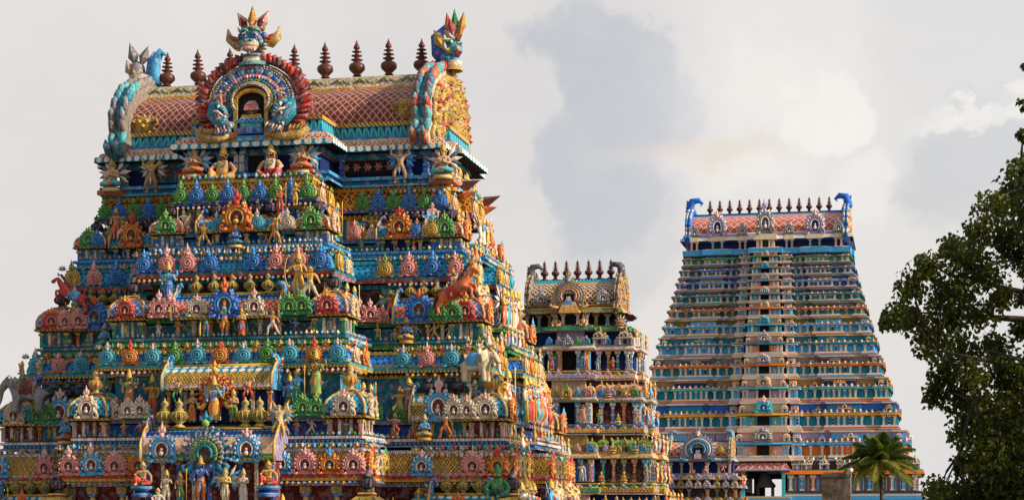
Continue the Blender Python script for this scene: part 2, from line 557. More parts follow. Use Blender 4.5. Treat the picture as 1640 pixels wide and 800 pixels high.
    def mesh(self, name):
        me = bpy.data.meshes.new(name)
        me.from_pydata(self.v, [], self.f)
        for k in self.keys:
            me.materials.append(M.get(k) or M['white'])
        me.polygons.foreach_set('material_index', self.m)
        me.polygons.foreach_set('use_smooth', self.s)
        uv = me.uv_layers.new(name='UVMap')
        flat = [c for f in self.uv for p in f for c in p]
        uv.data.foreach_set('uv', flat)
        me.update()
        return me

    def build(self, name, parent=None, loc=(0, 0, 0), rz=0.0, sc=1.0):
        return place(self.mesh(name), name, parent, loc, rz, sc)


def place(me, name, parent=None, loc=(0, 0, 0), rz=0.0, sc=1.0, mats=None):
    o = bpy.data.objects.new(name, me)
    col.objects.link(o)
    o.parent = parent
    o.location = loc
    o.rotation_euler = (0, 0, rz)
    o.scale = (sc, sc, sc) if isinstance(sc, (int, float)) else sc
    if mats:
        paint(o, mats)
    return o


def paint(o, mats):
    for s, k in zip(o.material_slots, mats):
        s.link = 'OBJECT'
        s.material = M[k]


def empty(name, loc=(0, 0, 0), rz=0.0, parent=None):
    return place(None, name, parent, loc, rz)


def tag(o, label, cat, group=None, kind=None):
    if label:
        o['label'] = label
    if cat:
        o['category'] = cat
    if group:
        o['group'] = group
    if kind:
        o['kind'] = kind
    return o


class Frame:
    """the axis of one tower: local x runs along its front, local -y comes out of its front"""
    def __init__(self, ridge_px, depth):
        self.o = Vector(((ridge_px - 820) / FOC * depth, depth, 0))
        self.d = depth

    def world(self, x, y, z):
        return Vector((self.o.x + x * CA + y * SA, self.o.y - x * SA + y * CA, CAM_Z + z))

    def px(self, x, y, z):
        w = self.world(x, y, z)
        return 820 + FOC * w.x / w.y, HORIZON - FOC * (w.z - CAM_Z) / w.y

    def u(self, px, p):
        """where along the front plane that stands p metres out of the axis"""
        lo, hi = -200.0, 200.0
        for _ in range(60):
            m = (lo + hi) / 2
            if self.px(m, -p, 0)[0] < px:
                lo = m
            else:
                hi = m
        return lo

    def z(self, py, x, p):
        return (HORIZON - py) * self.world(x, -p, 0).y / FOC


# ------------------------------------------------------------------ stucco figures
SLOT = ['s_skin', 's_cloth', 's_gold', 's_sash', 's_dark', 's_white']


def skin(j, bones, root, sub=1):
    names = list(j)
    me = bpy.data.meshes.new('armature')
    me.from_pydata([j[k][:3] for k in names], [(names.index(a), names.index(b)) for a, b, _ in bones], [])
    ob = bpy.data.objects.new('armature', me)
    col.objects.link(ob)
    ob.modifiers.new('Skin', 'SKIN').branch_smoothing = 0.3
    if not me.skin_vertices:
        raise RuntimeError('no skin layer')
    for i, k in enumerate(names):
        r = j[k][3]
        me.skin_vertices[0].data[i].radius = (r, r)
        me.skin_vertices[0].data[i].use_root = (k == root)
    ss = ob.modifiers.new('Sub', 'SUBSURF')
    ss.levels = sub
    dg = bpy.context.evaluated_depsgraph_get()
    dg.update()
    ev = bpy.data.meshes.new_from_object(ob.evaluated_get(dg))
    vs = [tuple(v.co) for v in ev.vertices]
    fs = [tuple(p.vertices) for p in ev.polygons]
    bpy.data.objects.remove(ob)
    bpy.data.meshes.remove(me)
    bpy.data.meshes.remove(ev)
    lab = []
    seg = [(Vector(j[a][:3]), Vector(j[b][:3]), l) for a, b, l in bones]
    for f in fs:
        c = sum((Vector(vs[i]) for i in f), Vector()) / len(f)
        best = None
        for a, b, l in seg:
            d = b - a
            t = max(0, min(1, (c - a).dot(d) / max(d.length_squared, 1e-9)))
            e = (a + d * t - c).length
            if best is None or e < best[0]:
                best = (e, l)
        lab.append(best[1])
    return vs, fs, lab


STAND = dict(
    pelvis=(0, 0, .50, .085), belly=(0, -.005, .60, .078), chest=(0, 0, .72, .098), neck=(0, 0, .815, .042), head=(0, -.012, .875, .068), top=(0, -.005, .925, .055),
    shl=(-.115, 0, .775, .05), ell=(-.175, .0, .645, .038), wrl=(-.155, -.07, .54, .030), hal=(-.15, -.10, .51, .028),
    shr=(.115, 0, .775, .05), elr=(.175, .0, .645, .038), wrr=(.155, -.07, .54, .030), har=(.15, -.10, .51, .028),
    hil=(-.062, 0, .46, .078), knl=(-.07, -.02, .26, .055), anl=(-.066, .0, .06, .038), tol=(-.075, -.085, .022, .030),
    hir=(.062, 0, .46, .078), knr=(.07, -.02, .26, .055), anr=(.066, .0, .06, .038), tor=(.075, -.085, .022, .030))
BONES = [('pelvis', 'belly', 's_cloth'), ('belly', 'chest', 's_skin'), ('chest', 'neck', 's_skin'), ('neck', 'head', 's_skin'), ('head', 'top', 's_dark'),
         ('chest', 'shl', 's_skin'), ('shl', 'ell', 's_skin'), ('ell', 'wrl', 's_skin'), ('wrl', 'hal', 's_skin'),
         ('chest', 'shr', 's_skin'), ('shr', 'elr', 's_skin'), ('elr', 'wrr', 's_skin'), ('wrr', 'har', 's_skin'),
         ('pelvis', 'hil', 's_cloth'), ('hil', 'knl', 's_cloth'), ('knl', 'anl', 's_cloth'), ('anl', 'tol', 's_skin'),
         ('pelvis', 'hir', 's_cloth'), ('hir', 'knr', 's_cloth'), ('knr', 'anr', 's_cloth'), ('anr', 'tor', 's_skin')]


def figure(name, crown=1.0, wings=None, four=False, fat=1.0, halo=False, lotus=False, scarf=True, skirt=False, prop=None, **ov):
    """one stucco figure, facing -y, standing height 1 without its crown"""
    j = dict(STAND)
    j.update(ov)
    bones = list(BONES)
    if fat != 1.0:
        x = j['belly']
        j['belly'] = (x[0], x[1] - .03, x[2], x[3] * fat)
        x = j['chest']
        j['chest'] = (x[0], x[1], x[2], x[3] * (1 + (fat - 1) * .4))
    if four:
        j.update(e2l=(-.24, .03, .74, .034), h2l=(-.235, -.01, .90, .028), e2r=(.24, .03, .74, .034), h2r=(.235, -.01, .90, .028))
        bones += [('shl', 'e2l', 's_skin'), ('e2l', 'h2l', 's_skin'), ('shr', 'e2r', 's_skin'), ('e2r', 'h2r', 's_skin')]
    vs, fs, lab = skin(j, bones, 'pelvis')
    mb = MB()
    for k in SLOT:
        mb.key(k)
    mb.add(vs, fs, lab, smooth=True)
    H = Vector(j['head'][:3])
    # face: eyes, brows, nose, mouth, ears
    for s in (-1, 1):
        mb.ball(H + Vector((s * .027, -.060, .012)), .015, 's_white', 6, sz=.7)
        mb.ball(H + Vector((s * .027, -.073, .012)), .0055, 's_dark', 6)
        mb.box(H.x + s * .028 - .016, H.x + s * .028 + .016, H.y - .068, H.y - .05, H.z + .030, H.z + .034, 's_dark')
        mb.ball(H + Vector((s * .068, .0, -.005)), .02, 's_skin', 6, sx=.5, sz=1.3)
        mb.ball(H + Vector((s * .072, -.005, -.037)), .014, 's_gold', 6)
    mb.leaf(H + Vector((0, -.055, .02)), H + Vector((0, -.082, -.018)), (0, -1, .4), .013, 's_skin', .5)
    mb.ball(H + Vector((0, -.060, -.034)), .015, 's_sash', 6, sz=.4, sy=.6)
    if crown:
        k = crown
        mb.lathe([(.068, 0), (.078, .02), (.066, .035), (.070, .065 * k), (.058, .075 * k), (.060, .105 * k), (.044, .115 * k), (.040, .145 * k), (.020, .16 * k), (.001, .19 * k)], 9, 's_gold', (H.x, H.y + .008, H.z + .035))
        for s in (-1, 1):
            mb.leaf(H + Vector((s * .05, 0, .05)), H + Vector((s * .11, .02, .02)), (0, -1, 0), .02, 's_gold')
    ch = Vector(j['chest'][:3])
    be = Vector(j['belly'][:3])
    # necklaces, belt, armlets, long garland
    mb.arc(ch.x, ch.z + .065, .062, .05, R(185), R(355), 8, .013, 's_gold', y=ch.y - .075, sides=5)
    mb.arc(ch.x, ch.z + .05, .078, .12, R(185), R(355), 9, .012, 's_sash', y=ch.y - .088 * (1 + (fat - 1) * .4), sides=5)
    pe = Vector(j['pelvis'][:3])
    rb = j['pelvis'][3] * 1.12
    mb.lathe([(rb, -.015), (rb * 1.05, 0), (rb, .02)], 12, 's_gold', (pe.x, pe.y, pe.z + .025), sy=.95)
    for q in ('ell', 'elr', 'wrl', 'wrr'):
        mb.ball(j[q][:3], j[q][3] * 1.12, 's_gold', 6, sz=.55)
    for q in ('anl', 'anr'):
        mb.ball(j[q][:3], j[q][3] * 1.12, 's_gold', 6, sz=.45)
    if scarf:
        mb.leaf(pe + Vector((0, -.085, .01)), pe + Vector((0, -.10, -.30 if not lotus else -.08)), (0, -1, 0), .035, 's_sash')
        for s in (-1, 1):
            if not lotus:
                mb.leaf(pe + Vector((s * .09, -.03, .01)), pe + Vector((s * .15, -.03, -.27)), (0, -1, 0), .028, 's_sash')
    if skirt:
        mb.lathe([(.10, 0), (.115, -.10), (.12, -.25), (.135, -.40), (.13, -.425)], 12, ['s_cloth', 's_cloth', 's_cloth', 's_gold'], (pe.x, pe.y, pe.z), sy=.8)
    if wings:
        L = wings
        for s in (-1, 1):
            for i in range(6):
                a = R(62 - 25 * i)
                ln = L * (1.0 - .07 * i)
                b = Vector((s * (.09 + .012 * i), .075, ch.z + .07 - .028 * i))
                mb.leaf(b, b + Vector((s * math.cos(a) * ln, .07, math.sin(a) * ln)), (0, -1, 0), .055, 's_sash' if i % 2 == 0 else 's_dark', .2)
    if halo:
        mb.arc(H.x, H.z - .16, .30, .42, R(-45), R(225), 20, .035, 's_sash', y=H.y + .10, sides=6)
        for i in range(13):
            a = R(-20 + 220 * i / 12)
            b = Vector((H.x + .31 * math.cos(a), H.y + .10, H.z - .16 + .43 * math.sin(a)))
            mb.leaf(b, b + Vector((.085 * math.cos(a), 0, .085 * math.sin(a))), (0, -1, 0), .035, 's_gold')
    if lotus:
        z0 = min(j['hil'][2], j['hir'][2]) - .09
        mb.lathe([(.20, z0 - .10), (.24, z0 - .06), (.20, z0 - .03), (.23, z0)], 12, ['s_gold', 's_sash', 's_gold'], (0, -.05, 0), sy=.8)
    if prop == 'staff':
        h = Vector(j['har'][:3])
        mb.tube([(h.x, h.y - .01, .02), (h.x, h.y - .01, 1.05)], .014, 6, 's_gold')
        mb.leaf((h.x, h.y - .01, 1.02), (h.x, h.y - .01, 1.18), (0, -1, 0), .04, 's_gold')
    if prop == 'club':
        h = Vector(j['hal'][:3])
        mb.tube([(h.x, h.y - .02, h.z + .04), (h.x - .02, h.y - .03, h.z - .28), (h.x - .02, h.y - .03, .03)], [.02, .04, .05], 7, 's_gold')
    if prop == 'bow':
        h = Vector(j['hal'][:3])
        mb.arc(h.x + .12, h.z, .14, .36, R(100), R(260), 10, .014, 's_gold', y=h.y - .01)
    return mb.mesh(name)


def sit(dz, **kw):
    """upper body of STAND lowered for a seated pose"""
    out = {}
    for k in ('pelvis', 'belly', 'chest', 'neck', 'head', 'top', 'shl', 'ell', 'wrl', 'hal', 'shr', 'elr', 'wrr', 'har', 'hil', 'hir'):
        x = STAND[k]
        out[k] = (x[0], x[1], x[2] - dz, x[3])
    out.update(kw)
    return out


PRAY = dict(ell=(-.17, -.05, .63, .036), wrl=(-.045, -.13, .66, .028), hal=(-.016, -.135, .72, .026), elr=(.17, -.05, .63, .036), wrr=(.045, -.13, .66, .028), har=(.016, -.135, .72, .026))
BLESS = dict(elr=(.18, -.01, .65, .036), wrr=(.165, -.10, .72, .028), har=(.16, -.115, .77, .028))
FIG = {}


def make_figures():
    f = figure
    FIG['stand'] = (f('stand', **BLESS), 'standing')
    FIG['club'] = (f('club', prop='club', wrl=(-.19, -.03, .54, .03), hal=(-.20, -.06, .50, .028), **BLESS), 'club bearing')
    FIG['deity'] = (f('deity', crown=1.25, four=True, skirt=True, **BLESS), 'four armed')
    FIG['halo'] = (f('halo', crown=1.25, four=True, halo=True, **BLESS), 'haloed')
    FIG['bow'] = (f('bow', prop='bow', ell=(-.2, -.03, .70, .036), wrl=(-.24, -.1, .64, .03), hal=(-.25, -.13, .64, .028),
                    knr=(.09, -.05, .26, .055), **BLESS), 'bow carrying')
    FIG['pray'] = (f('pray', skirt=True, **PRAY), 'praying')
    FIG['winged'] = (f('winged', wings=.42, **PRAY), 'winged praying')
    FIG['staff'] = (f('staff', prop='staff', elr=(.21, -.02, .70, .036), wrr=(.24, -.07, .64, .03), har=(.245, -.09, .66, .028)), 'staff bearing')
    FIG['raise'] = (f('raise', wings=.40, crown=.35, ell=(-.27, 0, .82, .038), wrl=(-.25, -.02, .96, .03), hal=(-.24, -.03, 1.02, .03),
                      elr=(.27, 0, .82, .038), wrr=(.25, -.02, .96, .03), har=(.24, -.03, 1.02, .03),
                      knl=(-.16, -.09, .27, .058), anl=(-.12, 0, .06, .04), tol=(-.17, -.07, .022, .03),
                      knr=(.16, -.09, .27, .058), anr=(.12, 0, .06, .04), tor=(.17, -.07, .022, .03)), 'arms raised')
    FIG['dance'] = (f('dance', crown=.8, ell=(-.25, 0, .72, .036), wrl=(-.33, -.04, .84, .03), hal=(-.34, -.05, .89, .028),
                      elr=(.25, -.02, .70, .036), wrr=(.19, -.12, .66, .03), har=(.15, -.14, .66, .028),
                      knr=(.22, -.08, .36, .056), anr=(.11, -.06, .22, .038), tor=(.14, -.12, .17, .03),
                      knl=(-.09, -.06, .25, .058)), 'dancing')
    FIG['lunge'] = (f('lunge', crown=.5, ell=(-.24, -.02, .80, .036), wrl=(-.26, -.06, .94, .03), hal=(-.25, -.07, .99, .03),
                      elr=(.22, -.02, .64, .036), wrr=(.28, -.05, .54, .03), har=(.29, -.07, .50, .028),
                      knl=(-.19, -.07, .30, .058), anl=(-.22, .0, .06, .038), tol=(-.28, -.05, .022, .03),
                      knr=(.16, -.02, .25, .055), anr=(.27, .02, .06, .038), tor=(.33, -.02, .022, .03)), 'lunging')
    FIG['carry'] = (f('carry', crown=0, fat=1.45, ell=(-.24, 0, .78, .042), wrl=(-.2, -.02, .94, .034), hal=(-.16, -.02, .99, .034),
                      elr=(.22, -.03, .62, .042), wrr=(.15, -.10, .50, .034), har=(.13, -.11, .46, .034),
                      knl=(-.19, -.10, .30, .066), anl=(-.12, -.02, .06, .042), knr=(.20, -.10, .28, .066), anr=(.15, 0, .06, .042)), 'burden bearing')
    FIG['lotus'] = (f('lotus', lotus=True, four=False, **sit(.36, hil=(-.08, -.02, .10, .08), hir=(.08, -.02, .10, .08), knl=(-.24, -.12, .10, .06), anl=(-.03, -.20, .10, .042), tol=(.06, -.22, .11, .03),
                      knr=(.24, -.12, .10, .06), anr=(.05, -.24, .13, .042), tor=(-.06, -.23, .14, .03), **{k: (v[0], v[1], v[2] - .36, v[3]) for k, v in PRAY.items()})), 'cross legged')
    FIG['garuda'] = (f('garuda', lotus=True, wings=.36, crown=1.1, fat=1.2, **sit(.36, hil=(-.08, -.02, .10, .08), hir=(.08, -.02, .10, .08), knl=(-.25, -.12, .10, .066), anl=(-.03, -.20, .10, .046), tol=(.06, -.22, .11, .03),
                       knr=(.25, -.12, .10, .066), anr=(.05, -.24, .13, .046), tor=(-.06, -.23, .14, .03), **{k: (v[0], v[1], v[2] - .36, v[3] * 1.15) for k, v in PRAY.items()})), 'winged seated')
    FIG['dwarf'] = (f('dwarf', crown=1.0, fat=1.75, scarf=False, **sit(.38, hil=(-.09, -.02, .09, .09), hir=(.09, -.02, .09, .09), knl=(-.22, -.14, .19, .075), anl=(-.15, -.23, .05, .05), tol=(-.18, -.30, .03, .036),
                      knr=(.24, -.12, .13, .075), anr=(.07, -.22, .06, .05), tor=(.02, -.26, .05, .036),
                      ell=(-.21, -.04, .27, .05), wrl=(-.21, -.13, .23, .04), hal=(-.21, -.17, .22, .038), elr=(.22, -.02, .25, .05), wrr=(.22, -.09, .17, .04), har=(.22, -.13, .15, .038))), 'pot bellied')
    FIG['ease'] = (f('ease', crown=.7, **sit(.38, hil=(-.08, -.02, .08, .08), hir=(.08, -.02, .08, .08), knl=(-.15, -.14, .27, .06), anl=(-.13, -.16, .05, .042), tol=(-.15, -.23, .03, .03),
                     knr=(.25, -.08, .09, .06), anr=(.10, -.18, .06, .042), tor=(.04, -.20, .05, .03),
                     ell=(-.19, -.05, .29, .038), wrl=(-.16, -.15, .30, .03), hal=(-.15, -.19, .30, .03), elr=(.22, .0, .27, .038), wrr=(.24, -.03, .14, .03), har=(.25, -.05, .09, .03))), 'sitting')


make_figures()


def beast(name, kind):
    """horse or elephant statue, heading +x; returns the mesh"""
    mb = MB()
    for k in SLOT:
        mb.key(k)
    if kind == 'horse':
        j = dict(rump=(-.32, 0, .50, .17), mid=(-.05, 0, .60, .165), chest=(.22, 0, .74, .16), neck=(.38, 0, .98, .105), poll=(.46, 0, 1.16, .08), nose=(.62, 0, 1.06, .055), lip=(.68, 0, 1.02, .045),
                 dock=(-.47, 0, .56, .06), tail=(-.60, 0, .40, .05), tuft=(-.62, 0, .16, .03))
        bones = [('rump', 'mid', 's_skin'), ('mid', 'chest', 's_skin'), ('chest', 'neck', 's_skin'), ('neck', 'poll', 's_skin'), ('poll', 'nose', 's_skin'), ('nose', 'lip', 's_skin'),
                 ('rump', 'dock', 's_skin'), ('dock', 'tail', 's_dark'), ('tail', 'tuft', 's_dark')]
        for s, q in ((-1, 'l'), (1, 'r')):
            j.update({'st' + q: (-.33, s * .11, .38, .10), 'ho' + q: (-.47, s * .12, .20, .05), 'fe' + q: (-.42, s * .12, .04, .042), 'to' + q: (-.36, s * .12, .02, .042),
                      'sh' + q: (.28, s * .11, .66, .085), 'wr' + q: (.50, s * .12, .70 + .06 * s, .05), 'kn' + q: (.50, s * .12, .52 + .06 * s, .038), 'hf' + q: (.45, s * .12, .46 + .06 * s, .042)})
            bones += [('rump', 'st' + q, 's_skin'), ('st' + q, 'ho' + q, 's_skin'), ('ho' + q, 'fe' + q, 's_skin'), ('fe' + q, 'to' + q, 's_dark'),
                      ('chest', 'sh' + q, 's_skin'), ('sh' + q, 'wr' + q, 's_skin'), ('wr' + q, 'kn' + q, 's_skin'), ('kn' + q, 'hf' + q, 's_dark')]
        root = 'mid'
    else:
        j = dict(rump=(-.34, 0, .62, .24), mid=(-.05, 0, .66, .26), chest=(.20, 0, .68, .23), head=(.42, 0, .86, .19), brow=(.55, 0, .82, .14), tr1=(.66, 0, .62, .085), tr2=(.68, 0, .40, .065), tr3=(.74, 0, .24, .05), tr4=(.84, 0, .22, .04),
                 tail=(-.60, 0, .55, .035), tuft=(-.63, 0, .30, .025))
        bones = [('rump', 'mid', 's_skin'), ('mid', 'chest', 's_skin'), ('chest', 'head', 's_skin'), ('head', 'brow', 's_skin'), ('brow', 'tr1', 's_skin'), ('tr1', 'tr2', 's_skin'), ('tr2', 'tr3', 's_skin'), ('tr3', 'tr4', 's_skin'),
                 ('rump', 'tail', 's_skin'), ('tail', 'tuft', 's_dark')]
        for s, q in ((-1, 'l'), (1, 'r')):
            j.update({'hi' + q: (-.34, s * .16, .40, .12), 'hk' + q: (-.38, s * .16, .20, .09), 'hf' + q: (-.36, s * .16, .04, .095), 'fs' + q: (.22, s * .15, .42, .11), 'fk' + q: (.26, s * .15, .22, .085), 'ff' + q: (.26, s * .15, .04, .09)})
            bones += [('rump', 'hi' + q, 's_skin'), ('hi' + q, 'hk' + q, 's_skin'), ('hk' + q, 'hf' + q, 's_skin'), ('chest', 'fs' + q, 's_skin'), ('fs' + q, 'fk' + q, 's_skin'), ('fk' + q, 'ff' + q, 's_skin')]
        root = 'mid'
    vs, fs, lab = skin(j, bones, root)
    mb.add(vs, fs, lab, smooth=True)
    if kind == 'horse':
        for s in (-1, 1):
            mb.leaf((.44, s * .05, 1.22), (.45, s * .07, 1.34), (0, s, 0), .03, 's_skin')
            mb.ball((.53, s * .055, 1.14), .018, 's_dark', 6)
        for i in range(8):
            t = i / 7
            p = Vector((.16 + .26 * t, 0, .88 + .36 * t))
            mb.leaf(p, p + Vector((-.14, 0, .03)), (0, 1, 0), .05, 's_dark')
        mb.lathe([(.175, -.17), (.185, 0), (.175, .17)], 14, 's_cloth', mx=Matrix.Translation((-.05, 0, .60)) @ Matrix.Rotation(R(68), 4, 'Y'))
        mb.arc(.60, 1.06, .06, .06, 0, 2 * math.pi, 8, .014, 's_gold')
        mb.tube([(.24, -.13, .82), (.33, -.02, .72), (.24, .13, .82)], .02, 6, 's_gold')
    else:
        for s in (-1, 1):
            mb.leaf((.36, s * .15, 1.02), (.30, s * .34, .62), (1, s * .6, .2), .17, 's_skin', .12)
            mb.tube([(.60, s * .09, .70), (.74, s * .12, .58), (.88, s * .12, .62)], [.035, .028, .008], 6, 's_gold')
            mb.ball((.56, s * .12, .88), .022, 's_dark', 6)
        mb.lathe([(.272, -.2), (.285, -.18), (.28, .18), (.272, .2)], 14, ['s_gold', 's_cloth', 's_gold'], mx=Matrix.Translation((-.06, 0, .66)) @ Matrix.Rotation(R(88), 4, 'Y'))
        mb.leaf((.42, 0, 1.06), (.64, 0, .80), (.7, 0, .7), .10, 's_gold', .2)
    return mb.mesh(name)


FIG_HORSE = beast('horse', 'horse')
FIG_ELEPHANT = beast('elephant', 'elephant')
FIG_RIDER = figure('rider', crown=1.0, **sit(.30, hil=(-.09, -.02, .16, .08), hir=(.09, -.02, .16, .08), knl=(-.2, -.12, .05, .058), anl=(-.21, -.02, -.16, .04), tol=(-.22, -.08, -.2, .03),
                   knr=(.2, -.12, .05, .058), anr=(.21, -.02, -.16, .04), tor=(.22, -.08, -.2, .03),
                   ell=(-.2, -.06, .38, .038), wrl=(-.12, -.18, .36, .03), hal=(-.1, -.21, .37, .03), elr=(.24, 0, .5, .038), wrr=(.26, -.03, .64, .03), har=(.26, -.04, .69, .03)))

# ------------------------------------------------------------------ placing figures and telling them apart
WORD = dict(blue='blue', sky='azure', navy='navy', teal='teal', aqua='turquoise', green='green', lime='lime', red='red', maroon='maroon', orange='orange', amber='amber',
            gold='golden', yellow='yellow', pink='pink', rose='rosy', cream='cream', white='white', lilac='lilac', skin='tan', peach='peach', tan='brown', bronze='bronze', brown='brown',
            black='black', copper='copper', grey='grey', slate='slate', darkgreen='emerald', facered='brick', olive='olive', stone='stone')
ORD = ['leftmost', 'second from left', 'third from left', 'fourth from left', 'fifth from left', 'sixth from left', 'seventh from left', 'eighth from left', 'ninth from left', 'tenth from left',
       'eleventh from left', 'twelfth from left', 'thirteenth from left', 'fourteenth from left', 'fifteenth from left']
FIGURES = []
SKINS = ['skin', 'peach', 'gold', 'sky', 'tan', 'rose', 'aqua', 'cream', 'green', 'skin', 'amber', 'white', 'peach', 'blue']
CLOTHS = ['red', 'orange', 'green', 'blue', 'yellow', 'white', 'teal', 'pink', 'maroon', 'amber', 'cream']
SASHES = ['red', 'green', 'yellow', 'white', 'sky', 'teal', 'pink', 'blue', 'orange']
rnd = random.Random(11)


def figure_at(fr, kind, x, y, z, h, where, cols=None, rz=0.0, group=None, mirror=False):
    me, pose = FIG[kind]
    sk, cl, go, sa, dk = cols if cols else (rnd.choice(SKINS), rnd.choice(CLOTHS), rnd.choice(['gold', 'yellow', 'amber']), rnd.choice(SASHES), rnd.choice(['black', 'brown', 'navy']))
    if sk == cl:
        cl = 'red' if sk != 'red' else 'green'
    name = {'lotus': 'seated_figure', 'ease': 'seated_figure', 'dwarf': 'seated_figure', 'garuda': 'winged_figure', 'winged': 'winged_figure', 'raise': 'winged_figure', 'dance': 'dancing_figure', 'lunge': 'dancing_figure'}.get(kind, 'standing_figure')
    o = place(me, name, None, fr.world(x, y, z), -AXIS + rz, (-h if mirror else h, h, h), tuple('f_' + q for q in (sk, cl, go, sa, dk)))
    o['category'] = 'statue'
    o['group'] = name.split('_')[0] + ' stucco figures on the ' + where.split(', ')[-1]
    FIGURES.append((o, f'{WORD[sk]} {pose} figure in {WORD[cl]}', where, fr.px(x, y, z)[0]))
    return o


def finish_labels():
    groups = {}
    for o, what, where, px in FIGURES:
        groups.setdefault((what, where), []).append((px, o))
    for (what, where), lst in groups.items():
        lst.sort(key=lambda q: q[0])
        for i, (_, o) in enumerate(lst):
            o['label'] = f'{what}, {where}' if len(lst) == 1 else f'{what}, {where}, {ORD[min(i, 14)]}'


# ------------------------------------------------------------------ ornaments shared by the towers
def kudu_arch(nl=9, fl=11, tall=1.0):
    """horseshoe gable ornament: ringed arch, scrolled feet and a flame crest; slots outer, ring, hollow, crest"""
    mb = MB()
    for k in ('k_outer', 'k_ring', 'k_hollow', 'k_crest'):
        mb.key(k)
    a0, a1 = R(-52), R(232)
    n = 14
    out = [(.43 * math.cos(a0 + (a1 - a0) * i / n), .44 + .43 * math.sin(a0 + (a1 - a0) * i / n)) for i in range(n + 1)]
    mb.prism([(-.36, 0), (.36, 0)] + out, -.02, .16, 'k_outer')
    mb.arc(0, .43, .34, .34, a0, a1, 16, .075, 'k_outer', y=-.05, sides=6)
    mb.arc(0, .42, .235, .25, R(-55), R(235), 14, .035, 'k_ring', y=-.09, sides=6)
    mb.prism([(.215 * math.cos(q * math.pi / 7), .40 + .23 * math.sin(q * math.pi / 7)) for q in range(14)], -.06, 0, 'k_hollow')
    mb.ball((0, -.08, .30), .10, 'k_ring', 7, sz=.9)
    mb.ball((0, -.09, .43), .065, 'k_crest', 7)
    for i in range(nl):
        a = R(-18 + 216 * i / (nl - 1))
        mb.ball((.43 * math.cos(a), -.05, .43 + .43 * math.sin(a)), .095, 'k_outer', 7, sy=.7)
        mb.ball((.43 * math.cos(a), -.12, .43 + .43 * math.sin(a)), .045, 'k_ring', 6, sy=.7)
    for i in range(fl):
        a = R(-25 + 230 * i / (fl - 1))
        b = Vector((.46 * math.cos(a), -.03, .44 + .46 * math.sin(a)))
        mb.leaf(b, b + Vector((.13 * math.cos(a), 0, .13 * math.sin(a))), (0, -1, 0), .065, 'k_ring' if i % 2 else 'k_outer')
    for s in (-1, 1):
        mb.tube([(s * .30, -.06, .10), (s * .40, -.07, .02), (s * .52, -.07, .06), (s * .52, -.07, .17), (s * .44, -.08, .17), (s * .44, -.08, .10)], [.06, .065, .06, .05, .04, .03], 6, 'k_outer')
    mb.ball((0, -.08, .90), .095, 'k_crest', 8)
    for s in (-1, 0, 1):
        mb.leaf((s * .06, -.06, .93), (s * .17 / tall, -.05, .93 + (.19 + (.12 if s == 0 else 0)) * tall), (0, -1, 0), .075, 'k_crest')
        mb.ball((s * .2, -.07, .87), .05, 'k_ring', 6)
    return mb.mesh('horseshoe_ornament')


def kudu_shell(turn=1, nl=13, tall=1.0):
    mb = MB()
    for k in ('k_outer', 'k_ring', 'k_hollow', 'k_crest'):
        mb.key(k)
    mb.prism([(.40 * math.cos(q * math.pi / 8), .40 + .40 * math.sin(q * math.pi / 8)) for q in range(16)], -.03, .15, 'k_outer')
    pts, rr = [], []
    for i in range(26):
        a = R(-90 + i * 36 * turn)
        r = .36 - .32 * i / 25
        pts.append((r * math.cos(a), -.06 - .004 * i, .40 + r * math.sin(a)))
        rr.append(.07 - .03 * i / 25)
    mb.tube(pts, rr, 6, 'k_outer')
    mb.tube([(p[0] * .9, p[1] - .055, .40 + (p[2] - .40) * .9) for p in pts[:22]], .022, 5, 'k_ring')
    for i in range(nl):
        a = R(-40 + 260 * i / (nl - 1))
        b = Vector((.36 * math.cos(a), -.03, .40 + .36 * math.sin(a)))
        mb.leaf(b, b + Vector((.14 * math.cos(a), 0, .14 * math.sin(a))), (0, -1, 0), .075, 'k_outer' if i % 2 else 'k_ring')
    for s in (-1, 1):
        mb.tube([(s * .25, -.06, .08), (s * .42, -.07, .0), (s * .52, -.07, .10), (s * .44, -.08, .16)], [.06, .06, .05, .03], 6, 'k_outer')
    mb.ball((0, -.08, .86), .09, 'k_crest', 8)
    for s in (-1, 0, 1):
        mb.leaf((s * .07, -.06, .86), (s * .20 / tall, -.05, .86 + (.16 + (.12 if s == 0 else 0)) * tall), (0, -1, 0), .08, 'k_outer' if s else 'k_crest')
    return mb.mesh('shell_ornament')


